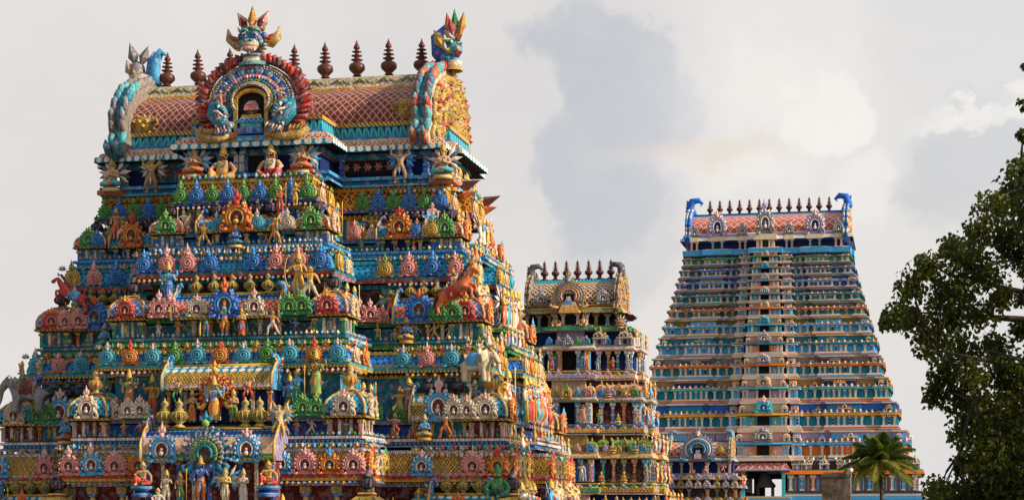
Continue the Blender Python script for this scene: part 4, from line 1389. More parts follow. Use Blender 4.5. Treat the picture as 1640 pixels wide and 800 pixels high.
    for i, s in enumerate(S[:4]):
        xc = (s['B'] + s['W']) / 2 - .1
        hw = .75 + .075 * i
        for a, b, y in ((s['B'] + .12, xc - hw, s['P'] - .12), (xc + hw, s['W'] - 1.0, s['P'] - .12), (-s['W'] + 1.0, -xc - hw, s['P'] - .12), (-xc + hw, -s['B'] - .12, s['P'] - .12),
                        (-s['B'] + 1.0, -1.75 - .1 * i, s['bp'] - .12), (1.75 + .1 * i, s['B'] - 1.0, s['bp'] - .12)):
            n = int((b - a) / .40)
            for q in range(n):
                kudu(objs[i], 'shell' if (q + i) % 2 else 'arch', a + (b - a) * (q + .5) / n, -y, s['zw'] + .05, .42, rnd.choice(pals[i]), name='leaf_ornament')

    # ---- rows of small figures on the shrine plinths
    def BRIGHT():  # bright warm paints put the sunlight of this side into the colour
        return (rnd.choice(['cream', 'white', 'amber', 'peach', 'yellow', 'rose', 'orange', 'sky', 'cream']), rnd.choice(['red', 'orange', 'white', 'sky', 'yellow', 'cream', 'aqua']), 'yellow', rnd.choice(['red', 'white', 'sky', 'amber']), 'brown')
    tiers = ['top tier', 'second tier', 'third tier', 'bottom tier']
    for i, s in enumerate(S[:4]):
        z = s['z0'] + .26
        h = (s['zw'] - s['z0'] - .26) * .98
        kinds = ['stand', 'dance', 'pray', 'lotus', 'lunge', 'ease', 'club', 'stand', 'dance']
        def small(x, y, rz, zone, j, hh=1.0):
            kd_ = kinds[j % len(kinds)]
            f = 1.0 if kd_ not in ('lotus', 'ease') else 1.25
            figure_at(fr, kd_, x, y, z, h * hh * f, f'{tiers[i]} plinth, {zone}, near tower', None, rz, mirror=rnd.random() < .5)
        for zone, x0, x1, y in () if i == 3 else (('left wing', -s['W'] + .1, -s['B'] - .1, -s['P'] + .05), ('central bay', -s['B'] + .1, s['B'] - .1, -s['bp'] + .05), ('right wing', s['B'] + .1, s['W'] - .1, -s['P'] + .05)):
            n = int((x1 - x0) / .52)
            for q in range(n):
                if zone == 'central bay' and i >= 2 and abs(q - (n - 1) / 2) < 3.2:
                    continue
                small(x0 + (x1 - x0) * (q + .5) / n + rnd.uniform(-.07, .07), y, 0, zone, rnd.randrange(9))
        # sunlit side: taller figures, three rows deep in the picture
        for y0, y1, x in () if i == 3 else ((-s['P'] + .3, -s['S'] - .1, s['W'] - .1), (-s['S'] + .2, s['S'] - .2, s['W'] + s['sb'] - .1)):
            n = int((y1 - y0) / .5)
            for q in range(n):
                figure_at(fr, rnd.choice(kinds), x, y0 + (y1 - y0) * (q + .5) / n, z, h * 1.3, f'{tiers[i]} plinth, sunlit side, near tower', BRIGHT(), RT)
        zz = s['zw'] + .09
        n = int(s['P'] * 2 / .62)
        for q in range(n):
            y = -s['P'] + .95 + (s['P'] * 2 - 1.4) * q / max(1, n - 1)
            figure_at(fr, rnd.choice(['stand', 'staff', 'deity', 'club', 'pray', 'winged', 'raise']), s['W'] - (.28 if abs(y) > s['S'] else -.15), y, zz, (s['zb'] - zz) * rnd.uniform(.8, 1.0), f'{tiers[i]} ledge, sunlit side, near tower',
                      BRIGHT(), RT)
        # along the cornice of the sunlit side and the inner return of the bay
        n = int(s['P'] * 2 / .62)
        for q in range(n):
            y = -s['P'] + .9 + (s['P'] * 2 - 1.2) * q / max(1, n - 1)
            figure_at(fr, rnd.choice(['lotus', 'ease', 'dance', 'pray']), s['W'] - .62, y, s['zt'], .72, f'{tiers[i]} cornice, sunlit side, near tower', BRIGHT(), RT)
        for q in range(2):
            y = -s['bp'] + 1.05 + .75 * q
            figure_at(fr, ['stand', 'staff'][q], s['B'] - .2, y, zz, .95, f'{tiers[i]} bay return, near tower', (rnd.choice(['amber', 'peach', 'gold', 'sky']), rnd.choice(['red', 'orange', 'cream']), 'yellow', 'red', 'brown'), RT)

    # ---- standing and dancing figures in the recesses between the shrines
    for i, s in enumerate(S[:4]):
        xc = (s['B'] + s['W']) / 2 - .1
        zz = s['zw'] + .09
        for zone, xs, p in (('left wing', (-s['B'] - .35, -xc + 1.05, -xc - 1.0), s['P'] - .42), ('right wing', (s['B'] + .38, xc - 1.05, xc + 1.0), s['P'] - .42), ('central bay', (-1.95 - .1 * i, 1.95 + .1 * i), s['bp'] - .42)):
            for x in xs:
                figure_at(fr, rnd.choice(['stand', 'dance', 'deity', 'staff', 'lunge', 'winged', 'club', 'raise']), x, -p, zz, (s['zb'] - zz) * rnd.uniform(.62, .82), f'{tiers[i]} recess, {zone}, near tower', (rnd.choice(['peach', 'skin', 'gold', 'sky', 'cream', 'rose', 'aqua']), rnd.choice(['red', 'orange', 'white', 'yellow', 'green', 'pink']), 'yellow', rnd.choice(SASHES), 'brown'), mirror=rnd.random() < .5)

    # ---- neck of the roof
    nk = stepped_plan(5.25, 2.1, 2.05, 3.55, 1.2, .3)
    mb = MB()
    mb.sweep(nk, [(.45, 10.40), (.45, 10.47), (.30, 10.50), (.30, 10.58), (.42, 10.62), (.42, 10.72), (.1, 10.75), (0, 10.8), (0, 11.3), (.15, 11.32), (.15, 11.5), (.5, 11.52)],
             ['sky', 'blue', 'teal', 'blue', 'sky', 'blue', 'navy', 'navy', 'lotus_red', 'teal', 'black'])
    neck = mb.build('neck', T)
    mb = MB()
    mb.box(-.30, .30, -3.60, -3.3, 10.72, 11.50, 'black')  # solid black block, shade of the opening put into the colour
    mb.box(-.36, -.28, -3.68, -3.5, 10.72, 11.52, 'blue')
    mb.box(.28, .36, -3.68, -3.5, 10.72, 11.52, 'blue')
    mb.build('doorway', neck)
    for x in (-.62, -.44, .44, .62):
        pilaster(neck, x, -3.72, 10.73, .80, 'white', 'sky', w=1.1)
    for x in (-1.9, -1.2, 1.2, 1.9):
        pilaster(neck, x, -3.62, 10.73, .78, 'teal', 'blue', w=1.2)
    for x in (-5.0, -4.1, -2.35, 2.35, 4.55, 5.1):
        pilaster(neck, x, -2.2, 10.75, .76, 'orange' if x in (-5.0, -4.1) else 'blue', 'sky', w=1.2)
    for sg in (-1, 1):                                # dark panels with carved flowers
        mb = MB()
        mb.box(sg * 3.2 - .95, sg * 3.2 + .75, -2.16, -2.05, 10.86, 11.34, 'black' if sg > 0 else 'teal')
        for q in range(5):
            a = sg * 3.2 - .75 + .36 * q
            for k in range(6):
                w = k * math.pi / 3
                mb.leaf((a, -2.18, 11.1), (a + .16 * math.cos(w), -2.19, 11.1 + .16 * math.sin(w)), (0, -1, 0), .05, 'facered' if k % 2 else 'pink')
            mb.ball((a, -2.2, 11.1), .05, 'amber', 6)
        mb.build('flower_panel', neck)
    w = 'roof gallery'
    for px, dk in ((358, 'green'), (434, 'teal')):
        fig('dwarf', px, 4.14, 10.40, 1.66, w + ', beside the doorway', ('skin' if px < 400 else 'peach', 'amber' if px < 400 else 'red', 'gold', dk, 'brown'), mirror=px > 400)
    for px in (312, 485):
        mb = MB()
        mb.box(-.42, .42, -.3, .3, 0, .10, 'orange')
        mb.box(-.33, .33, -.24, .24, .10, .18, 'cream')
        mb.box(-.42, .42, -.3, .3, .18, .27, 'orange')
        mb.build('pedestal', neck, (U(px, 3.9), -3.9, 10.46))
        fig('garuda', px, 4.02, 10.70, 1.34, w + ', orange pedestal', ('skin', 'orange', 'gold', 'white', 'sky'))
    for px in (243, 641):
        fig('raise', px, 2.72, 10.44, 1.12, w + (', left wing' if px < 400 else ', right wing'), ('skin' if px > 400 else 'gold', 'tan', 'gold', 'sky' if px > 400 else 'white', 'blue' if px > 400 else 'grey'))
    for px in (180, 710):
        mb = MB()
        mb.box(-.4, .4, -.3, .3, 0, .14, 'orange')
        mb.box(-.34, .34, -.24, .24, .14, .24, 'teal')
        mb.build('pedestal', neck, (U(px, 2.5), -2.5, 10.44))
        fig('garuda', px, 2.75, 10.62, 1.38, w + (', outer left corner' if px < 400 else ', outer right corner'), ('peach', 'aqua', 'gold', 'white', 'slate'))
    for y in (-1.5, -.5, .5, 1.5):
        figure_at(fr, 'garuda' if abs(y) < 1 else 'lotus', 5.75, y, 10.44, 1.15, w + ', sunlit side, near tower', ('amber', 'red', 'yellow', 'red', 'cream'), RT)
    for y in (-.9, 2.1):                              # boat shaped lotus seats that jut out at the side
        mb = MB()
        mb.leaf((-.5, 0, 0), (.55, 0, .30), (0, 0, -1), .30, 'copper', .5)
        mb.leaf((-.3, 0, -.15), (.42, 0, -.08), (0, 0, -1), .22, 'orange', .5)
        mb.build('lotus_seat', neck, (6.0, y, 10.5))

    # ---- roof: eaves, barrel, ridge
    mb = MB()
    mb.sweep(nk, [(.50, 11.47), (.62, 11.49), (.60, 11.66), (.50, 11.70), (.46, 11.80), (.36, 11.83), (.30, 11.93), (.16, 11.97), (.10, 12.04), (.04, 12.36), (.10, 12.38), (.10, 12.50), (-.3, 12.52)],
             ['black', 'beads_white', 'cream', 'lotus_red', 'gold', 'cream', 'rope_gold', 'blue', 'lotus_teal', 'sky', 'rope_gold', 'gold'])
    roof = mb.build('roof', T)
    roof_barrel(roof, 5.15, [(2.12, 12.50), (2.13, 12.85), (1.98, 13.2), (1.68, 13.52), (1.25, 13.76), (1.02, 13.84), (1.00, 13.92), (.80, 14.30), (.45, 14.36), (0, 14.38)],
                ['tile_roof', 'tile_roof', 'tile_roof', 'tile_roof', 'tile_roof', 'amber', 'cream', 'cream', 'gold'])
    mb = MB()
    for i in range(26):                               # scrolling vine along the ridge band
        x = -4.9 + 9.8 * i / 25
        sg = 1 if i % 2 else -1
        mb.tube([(x - .2, -.93, 14.10 - .07 * sg), (x, -.90, 14.12 + .09 * sg), (x + .2, -.93, 14.10 - .07 * sg)], .025, 5, 'olive')
        mb.leaf((x, -.93, 14.12), (x + .12, -.95, 14.12 + .12 * sg), (0, -1, 0), .06, 'lime')
    mb.build('ridge_vine', roof)
    for px in (267, 318, 369, 420, 470.5, 521, 572, 623, 675):
        k = place(KALASAM, 'roof_finial', roof, (U(px, 0), 0, 14.36), 0, (1, 1, rnd.uniform(.97, 1.03)))
        k.rotation_euler = (rnd.uniform(-.02, .02), rnd.uniform(-.025, .025), 0)
    for px, py in ((653, 173), (232, 200)):           # lion face medallions on the tiles
        mb = MB()
        p = 2.05
        x, z = U(px, p), Z(py, U(px, p), p)
        mb.ball((0, 0, 0), .28, 'gold', 12, sx=1.25, sy=.35)
        for s in (-1, 1):
            mb.ball((s * .13, -.12, .07), .07, 'yellow', 8)
            mb.ball((s * .13, -.18, .07), .03, 'black', 6)
            mb.tube([(s * .3, -.05, .05), (s * .46, -.07, .15), (s * .5, -.07, .0), (s * .38, -.08, -.08)], .05, 6, 'gold')
        mb.ball((0, -.13, -.06), .08, 'amber', 8)
        for k in range(12):
            a = k * math.pi / 6
            mb.leaf((.28 * math.cos(a), 0, .22 * math.sin(a)), (.46 * math.cos(a), -.02, .36 * math.sin(a)), (0, -1, 0), .08, 'gold')
        mb.build('lion_medallion', roof, (x, -p - .06, z))
    out = [(2.75, 11.6), (2.95, 11.9), (2.55, 12.3), (2.62, 12.9), (2.40, 13.4), (1.95, 13.85), (1.3, 14.2), (.6, 14.45), (0, 14.55)]
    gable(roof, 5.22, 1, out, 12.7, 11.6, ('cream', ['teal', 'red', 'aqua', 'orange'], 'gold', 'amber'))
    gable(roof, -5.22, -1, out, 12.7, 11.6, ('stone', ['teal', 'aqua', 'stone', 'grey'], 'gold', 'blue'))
    # demon crests standing on the two gables
    mb = MB()
    mb.tube([(.1, -.25, 14.7), (-.30, -.3, 15.1), (-.35, -.3, 15.55), (-.05, -.3, 15.95)], [.30, .26, .22, .05], 8, 'blue')
    mb.ball((.25, -.35, 15.2), .27, 'aqua', 10, sz=1.2)
    for q in range(7):
        mb.leaf((.25, -.5, 14.75 + .12 * q), (.25 + (.34 if q % 2 else -.30), -.62, 14.85 + .14 * q), (0, -1, 0), .13, ['teal', 'red', 'yellow', 'sky', 'green', 'orange', 'cream'][q])
    mb.ball((.40, -.58, 15.12), .11, 'cream', 8)
    mb.ball((.20, -.60, 15.34), .06, 'white', 8)
    mb.leaf((-.05, -.55, 15.1), (-.38, -.6, 15.75), (0, -1, 0), .20, 'yellow')
    for a, b, c in (((.12, -.4, 15.5), (.0, -.4, 16.35), 'orange'), ((.28, -.4, 15.5), (.26, -.4, 16.45), 'green'), ((.44, -.4, 15.5), (.58, -.4, 16.35), 'amber'), ((.3, -.1, 15.5), (.4, 0, 16.3), 'yellow'), ((.3, -.62, 15.45), (.14, -.68, 16.1), 'red')):
        mb.leaf(a, b, (0, -1, 0), .15, c)
    mb.lathe([(.32, 14.45), (.26, 14.6), (.30, 14.75), (.2, 14.85)], 10, ['gold', 'cream', 'sky'], (.2, -.3, 0))
    mb.build('gable_crest', roof, (5.30, 0, 0))
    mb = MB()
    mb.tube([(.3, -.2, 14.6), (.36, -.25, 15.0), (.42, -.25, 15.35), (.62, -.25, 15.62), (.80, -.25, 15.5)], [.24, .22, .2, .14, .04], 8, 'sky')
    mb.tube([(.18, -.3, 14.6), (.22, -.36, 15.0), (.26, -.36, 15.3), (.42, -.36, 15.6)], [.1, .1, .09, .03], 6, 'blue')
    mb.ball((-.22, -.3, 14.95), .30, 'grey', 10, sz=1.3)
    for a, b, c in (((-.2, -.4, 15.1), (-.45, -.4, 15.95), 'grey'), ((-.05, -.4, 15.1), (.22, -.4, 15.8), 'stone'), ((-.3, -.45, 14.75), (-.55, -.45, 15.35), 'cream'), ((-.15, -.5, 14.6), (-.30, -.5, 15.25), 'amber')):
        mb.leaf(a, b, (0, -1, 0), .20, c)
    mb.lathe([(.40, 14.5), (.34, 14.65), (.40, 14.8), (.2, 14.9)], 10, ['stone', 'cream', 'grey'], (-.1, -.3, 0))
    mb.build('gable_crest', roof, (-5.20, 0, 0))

    # ---- the great horseshoe arch with its demon face
    pf = 4.12
    x0 = U(403, pf)
    mb = MB()
    rx, rz, zc = 1.42, 1.18, 12.92
    a0, a1 = R(-38), R(218)
    n = 24
    ring = lambda f, k=n: [(f * rx * math.cos(a0 + (a1 - a0) * i / k), zc + f * rz * math.sin(a0 + (a1 - a0) * i / k)) for i in range(k + 1)]
    body = [(-1.15, 11.75), (1.15, 11.75)] + ring(1.0)
    mb.prism(body, -3.98, -.4, 'blue', side='maroon')
    arch = mb.build('great_arch', roof, (x0, 0, 0))

    def ringpart(name, f, rad, key, y, count, fn):
        m = MB()
        pts = [(p, y, q) for p, q in ring(f)]
        m.tube(pts, rad, 6, key)
        fn(m, f, y, count)
        return m.build(name, arch)

    def radial(m, f, y, count, ln, wd, cols, tilt=0.0, nseg=None, curl=0.0):
        for i in range(count):
            a = a0 + (a1 - a0) * (i + .5) / count
            b = Vector((f * rx * math.cos(a), y, zc + f * rz * math.sin(a)))
            d = Vector((math.cos(a + tilt), 0, math.sin(a + tilt)))
            m.leaf(b, b + d * ln + Vector((0, curl, 0)), (0, -1, 0), wd, cols[i % len(cols)], .45)
    def flames(m, f, y, c):
        for i in range(40):                           # overlapping flame blades that lean outwards and curl back
            a = a0 + (a1 - a0) * (i + .5) / 40
            sgn = -1 if math.cos(a) > 0 else 1
            b = Vector((1.0 * rx * math.cos(a), y - .02 * (i % 3), zc + 1.0 * rz * math.sin(a)))
            d, t = Vector((math.cos(a), 0, math.sin(a))), Vector((-math.sin(a), 0, math.cos(a))) * -sgn
            b = b + d * .07 + t * (.10 if math.sin(a) < .2 else 0)
            k = 1.25 if math.sin(a) < .45 else .9
            pts = [b, b + d * .14 * k + t * .06, b + d * .26 * k + t * .16, b + d * .34 * k + t * .10]
            m.tube(pts, [.10, .11, .075, .01], 6, ['red', 'facered', 'maroon', 'red'][i % 4])
            m.tube([q + Vector((0, -.07, 0)) for q in pts[:3]], [.035, .03, .01], 4, ['orange', 'maroon', 'pink'][i % 3])
        for i in range(0):                            # each flame curls over to one side
            a = a0 + (a1 - a0) * (i + .5) / 22
            s = -1 if math.cos(a) > 0 else 1
            b = Vector((1.06 * rx * math.cos(a), y - .06, zc + 1.06 * rz * math.sin(a)))
            d = Vector((math.cos(a), 0, math.sin(a)))
            t = Vector((-math.sin(a), 0, math.cos(a))) * -s
            m.tube([b, b + d * .2 + t * .02, b + d * .34 + t * .12, b + d * .28 + t * .24], [.07, .075, .06, .02], 6, 'red')
            m.leaf(b, b + d * .16 + t * .05, (0, -1, 0), .05, 'orange', .8)
    ringpart('flame_fringe', 1.06, .05, 'maroon', -3.98, 22, flames)
    def beads(m, f, y, c):
        for i in range(c):
            a = a0 + (a1 - a0) * (i + .5) / c
            m.ball((f * rx * math.cos(a), y - .06, zc + f * rz * math.sin(a)), 1.35 / c * 1.15, ['white', 'rose', 'cream', 'sky'][i % 4], 6)
    ringpart('bead_ring', .93, .05, 'gold', -4.02, 52, beads)
    ringpart('feather_ring', .80, .05, 'blue', -4.02, 32, lambda m, f, y, c: (radial(m, .62, y, 46, .46, .075, ['d_sky', 'd_white', 'd_sky', 'd_blue']), radial(m, .70, y - .05, 45, .22, .05, ['d_blue', 'd_white', 'd_lilac']), beads(m, .87, y - .03, 60)))
    ringpart('petal_ring', .66, .06, 'rose', -4.06, 26, lambda m, f, y, c: radial(m, .57, y - .04, 40, .17, .05, ['d_pink', 'd_white', 'd_red', 'd_sky']))
    ringpart('scale_ring', .54, .07, 'teal', -4.08, 22, lambda m, f, y, c: radial(m, .48, y - .04, 36, .14, .045, ['lime', 'teal', 'navy', 'gold']))
    ringpart('inner_ring', .44, .08, 'gold', -4.14, 20, lambda m, f, y, c: beads(m, .42, y - .03, 44))
    mb = MB()
    mb.box(-.46, .46, -4.06, -3.97, 11.80, 13.0, 'black')
    mb.prism([(.50 * math.cos(q * math.pi / 8), 13.0 + .25 * math.sin(q * math.pi / 8)) for q in range(9)], -4.05, -3.96, 'black')
    for s in (-1, 1):
        mb.box(s * .50 - .06, s * .50 + .06, -4.22, -3.97, 11.8, 12.95, 'gold')
    mb.tube([(.50 * math.cos(q * math.pi / 8), -4.15, 12.92 + .32 * math.sin(q * math.pi / 8)) for q in range(9)], .08, 6, 'amber')
    mb.box(-.42, .42, -4.26, -4.03, 11.88, 12.06, 'blue')                 # the small shrine inside the niche
    mb.box(-.35, .35, -4.22, -4.03, 12.06, 12.22, 'aqua')
    mb.box(-.41, .41, -4.26, -4.03, 12.22, 12.34, 'lotus_blue')
    mb.box(-.36, .36, -4.2, -4.03, 12.34, 12.5, 'yellow', taper=.06)
    mb.box(-.18, .18, -4.18, -4.03, 12.5, 12.62, 'brown')
    mb.box(-.24, .24, -4.2, -4.03, 12.62, 12.8, 'pink', taper=.03)
    mb.box(-.2, .2, -4.18, -4.03, 12.8, 12.92, 'rose', taper=.08)
    mb.build('niche', arch)
    for s in (-1, 1):                                 # sea monsters whose tails form the arch
        m = MB()
        m.tube([(s * 1.28, -4.05, 12.95), (s * 1.22, -4.12, 12.55), (s * 1.0, -4.18, 12.30), (s * .72, -4.2, 12.12), (s * .52, -4.2, 12.2)], [.14, .26, .25, .17, .08], 8, 'teal')
        m.tube([(s * 1.30, -4.1, 12.85), (s * 1.05, -4.25, 12.85), (s * .84, -4.25, 12.66), (s * .72, -4.22, 12.45)], [.05, .09, .07, .02], 6, 'aqua')
        m.ball((s * 1.02, -4.36, 12.44), .09, 'rose', 8, sz=.8)
        m.ball((s * 1.01, -4.43, 12.44), .05, 'maroon', 8)
        m.tube([(s * 1.2, -4.3, 12.62), (s * 1.0, -4.42, 12.56), (s * .84, -4.38, 12.44)], [.03, .05, .02], 6, 'white')
        for q in range(9):                            # scales and frills
            w = R(100 + 22 * q)
            m.leaf((s * (1.05 + .18 * math.cos(w)), -4.34, 12.45 + .22 * math.sin(w)), (s * (1.05 + .36 * math.cos(w)), -4.30, 12.45 + .40 * math.sin(w)), (0, -1, 0), .07, ['white', 'sky', 'aqua', 'lilac'][q % 4], .5)
        for q in range(6):
            m.leaf((s * (.62 + .1 * q), -4.36, 12.22 - .03 * q), (s * (.55 + .1 * q), -4.42, 12.06 - .04 * q), (0, -1, 0), .045, ['white', 'red'][q % 2], .5)
        for q in range(4):
            m.leaf((s * (.95 - .1 * q), -4.3, 12.12 - .02 * q), (s * (1.05 - .12 * q), -4.34, 11.86), (0, -1, 0), .09, ['white', 'sky', 'rose', 'sky'][q])
        for q in range(5):
            m.leaf((s * 1.32, -4.0, 12.3 + .14 * q), (s * 1.62, -4.05, 12.42 + .17 * q), (0, -1, 0), .09, ['red', 'rose', 'white'][q % 3])
        m.build('sea_monster', arch)
    mb = MB()
    for s in (-1, 1):                                 # gilded scrolls under the arch
        mb.box(s * 1.0 - .58, s * 1.0 + .58, -4.15, -3.9, 11.62, 11.80, 'gold')
        mb.tube([(s * .6, -4.2, 11.85), (s * 1.1, -4.25, 11.74), (s * 1.55, -4.2, 11.80), (s * 1.78, -4.1, 12.0), (s * 1.62, -4.1, 12.14), (s * 1.5, -4.1, 12.0)], [.08, .13, .14, .12, .09, .04], 7, 'gold')
        mb.ball((s * .62, -4.2, 11.85), .1, 'orange', 8)
        for q in range(5):
            mb.leaf((s * (1.2 + .1 * q), -4.15, 11.9), (s * (1.3 + .14 * q), -4.2, 12.15), (0, -1, 0), .07, 'amber')
    mb.box(-.5, .5, -4.18, -3.95, 11.68, 11.84, 'sky')
    mb.build('base_scroll', arch)
    for s in (-1, 1):
        figure_at(fr, 'dance', x0 + s * .98, -4.22, 12.72, .52, 'riding sea monster, great arch, near tower', ('rose', 'orange', 'gold', 'red', 'brown'), mirror=s < 0)
    mb = MB()
    mb.lathe([(.50, 14.02), (.52, 14.12), (.40, 14.16), (.38, 14.28), (.46, 14.34), (.40, 14.38)], 12, ['aqua', 'gold', 'white', 'teal', 'rose'], (0, -3.9, 0), sy=.7)
    mb.ball((0, -3.95, 14.80), .37, 'teal', 12, sx=1.05, sz=.95)
    mb.ball((0, -4.28, 14.62), .24, 'cream', 10, sx=1.25, sz=.75)
    mb.ball((0, -4.34, 14.47), .17, 'rose', 10, sx=1.5, sz=.55)
    for s in (-1, 1):
        mb.ball((s * .17, -4.26, 14.90), .08, 'rose', 10)
        mb.ball((s * .17, -4.32, 14.90), .045, 'black', 8)
        mb.tube([(s * .06, -4.33, 14.86), (s * .17, -4.36, 14.82), (s * .29, -4.28, 14.88)], .025, 5, 'blue')
        mb.ball((s * .30, -4.18, 14.72), .10, 'aqua', 8)
        mb.ball((s * .38, -4.05, 14.95), .10, 'blue', 8)
        for q in range(4):
            mb.leaf((s * (.30 + .03 * q), -4.1, 14.55 + .1 * q), (s * (.52 + .03 * q), -4.12, 14.48 + .13 * q), (0, -1, 0), .06, ['gold', 'white', 'orange', 'gold'][q], .5)
            mb.leaf((s * (.05 + .10 * q), -4.1, 15.02), (s * (.08 + .13 * q), -4.14, 15.24), (0, -1, 0), .05, ['blue', 'gold', 'red', 'gold'][q], .5)
        mb.tube([(s * .05, -4.3, 15.02), (s * .18, -4.32, 15.09), (s * .34, -4.24, 15.02)], .045, 6, 'aqua')
        mb.ball((s * .09, -4.46, 14.70), .07, 'teal', 8)
        mb.leaf((s * .18, -4.4, 14.5), (s * .24, -4.5, 14.34), (0, -1, 0), .05, 'white')
        mb.tube([(s * .32, -3.95, 14.80), (s * .58, -3.95, 14.72), (s * .78, -3.95, 14.90), (s * .84, -3.95, 15.22)], [.14, .17, .14, .02], 7, 'gold')
        mb.leaf((s * .40, -4.08, 14.70), (s * .76, -4.08, 15.0), (0, -1, 0), .12, 'red')
        mb.leaf((s * .16, -4.0, 15.12), (s * .52, -4.0, 15.72), (s * .3, -1, 0), .18, 'rose')
        mb.leaf((s * .14, -4.08, 15.12), (s * .40, -4.1, 15.55), (s * .3, -1, 0), .10, 'maroon')
    mb.leaf((0, -4.05, 15.05), (0, -4.05, 15.88), (0, -1, 0), .17, 'amber')
    mb.leaf((0, -4.14, 15.05), (0, -4.16, 15.55), (0, -1, 0), .09, 'orange')
    mb.tube([(-.36, -4.05, 15.10), (0, -4.2, 15.18), (.36, -4.05, 15.10)], .06, 6, 'gold')
    mb.build('demon_face', arch)

    # ---- the large barrel shrines of the lower central bays and the deities under them
    def big_shrine(px0, px1, pyt, pyb, p, D, bands, zwall0, arch_kind, aw, adz, akind):
        xa, xb = U(px0, p), U(px1, p)
        xm, L = (xa + xb) / 2, xb - xa
        zb, zt = Z(pyb, xm, p), Z(pyt, xm, p)
        return barrel_shrine(T, xm, -p + D, zwall0, zb, zt, L, D, bands, 0, arch_kind, 'gold', 0, aw=aw, adz=adz, akind=akind), xm, zb, zt
    w3, w4, w2, w1 = 'third tier', 'bottom tier', 'second tier', 'top tier'
    big_shrine(262, 438, 583, 624, 7.35, 1.1, ('navy', 'orange', 'lotus_pink', 'diaper_gold', 'beads_white', 'sky'), 2.86, 'flame', 1.15, -.62, 'fan')
    big_shrine(228, 442, 684, 737, 8.3, 1.2, ('maroon', 'blue', 'lotus_green', 'diaper_pinkgold', 'beads_blue', 'lilac'), -.9, 'peacock', 1.5, -.42, 'fan')
    # big deities of the central bay
    fig('deity', 343, 7.62, 2.78, 1.22, w3 + ', central niche', ('sky', 'amber', 'gold', 'orange', 'black'))
    fig('pray', 308, 7.55, 2.80, .90, w3 + ', left of central niche', ('tan', 'orange', 'gold', 'green', 'black'))
    fig('pray', 374, 7.55, 2.80, .90, w3 + ', right of central niche', ('skin', 'green', 'gold', 'yellow', 'black'))
    fig('carry', 285, 7.45, 3.42, .72, w3 + ', left bracket', ('peach', 'green', 'gold', 'red', 'black'))
    fig('carry', 398, 7.45, 3.42, .72, w3 + ', right bracket', ('skin', 'red', 'gold', 'white', 'black'), mirror=True)
    for px in (264, 287, 393, 416):
        place(POT['gold'], 'pot_finial', T, (U(px, 7.75), -7.75, 2.66), 0, .78)
    fig('halo', 322, 8.6, .46, 1.22, w4 + ', central niche', ('blue', 'orange', 'gold', 'sky', 'black'))
    fig('winged', 361, 8.65, .42, .98, w4 + ', right of central niche', ('yellow', 'cream', 'gold', 'cream', 'sky'))
    fig('pray', 390, 8.6, .44, .92, w4 + ', right of central niche', ('cream', 'white', 'gold', 'rose', 'black'))
    fig('stand', 267, 8.6, .42, .92, w4 + ', left of central niche', ('cream', 'white', 'gold', 'yellow', 'black'))
    fig('staff', 289, 8.6, .42, .88, w4 + ', left of central niche', ('tan', 'green', 'gold', 'orange', 'black'))
    fig('ease', 253, 8.75, .34, .85, w4 + ', left of central niche', ('white', 'rose', 'gold', 'white', 'black'))
    for px, c in ((229, 'skin'), (430, 'amber')):
        mb = MB()
        mb.lathe([(.30, 0), (.34, .08), (.24, .12), (.24, .2), (.36, .25), (.34, .32)], 12, ['blue', 'sky', 'navy', 'blue', 'sky'])
        mb.build('pedestal', T, (U(px, 8.55), -8.55, .62))
        fig('ease', px, 8.6, .94, 1.1, w4 + (', blue pedestal left of bay' if px < 300 else ', blue pedestal right of bay'), (c, 'red', 'gold', 'green', 'black'))
    kd(T, 'arch', 260, 8.36, 1.62, .82, 'mixed')
    kd(T, 'arch', 395, 8.36, 1.62, .82, 'mixed')
    # second tier
    fig('halo', 360, 6.42, 5.42, 1.0, w2 + ', central niche', ('sky', 'orange', 'gold', 'yellow', 'black'))
    fig('pray', 387, 6.45, 5.42, .78, w2 + ', right of central niche', ('amber', 'red', 'gold', 'sky', 'black'))
    fig('club', 330, 6.45, 5.42, .78, w2 + ', left of central niche', ('green', 'teal', 'gold', 'red', 'black'))
    fig('lunge', 437, 6.45, 5.42, .72, w2 + ', right of central bay', ('amber', 'white', 'gold', 'red', 'black'))
    fig('deity', 270, 6.25, 6.45, 1.12, w2 + ' ledge, left of central bay', ('sky', 'blue', 'gold', 'teal', 'black'))
    fig('bow', 478, 6.15, 6.45, 1.35, w2 + ' ledge, right of central bay', ('gold', 'amber', 'gold', 'cream', 'brown'))
    fig('lunge', 497, 6.3, 6.40, 1.05, w2 + ' ledge, right of central bay', ('amber', 'cream', 'gold', 'yellow', 'brown'))
    for px, c in ((315, 'white'), (407, 'white'), (255, 'pink'), (272, 'pink'), (462, 'green'), (484, 'green')):
        kd(T, 'arch', px, 6.38, 6.02, .62, c)
    for px, c in ((105, 'pink'), (126, 'pink'), (577, 'pink'), (594, 'pink'), (701, 'green'), (725, 'green'), (210, 'green')):
        kd(T, 'arch', px, 3.95, 6.02, .56, c)
    # top tier
    fig('god' if 'god' in FIG else 'lotus', 378, 5.42, 8.26, .95, w1 + ', central niche', ('blue', 'teal', 'gold', 'white', 'black'))
    fig('lunge', 327, 5.4, 8.28, .72, w1 + ', left of central niche', ('amber', 'gold', 'gold', 'yellow', 'brown'))
    fig('lunge', 440, 5.4, 8.28, .78, w1 + ', right of central niche', ('amber', 'gold', 'gold', 'red', 'brown'), mirror=True)
    fig('staff', 449, 5.1, 9.2, .82, w1 + ' ledge, right of central bay', ('orange', 'red', 'gold', 'yellow', 'brown'))
    fig('stand', 473, 5.1, 9.45, .66, w1 + ' ledge, right of central bay', ('gold', 'amber', 'gold', 'yellow', 'brown'))
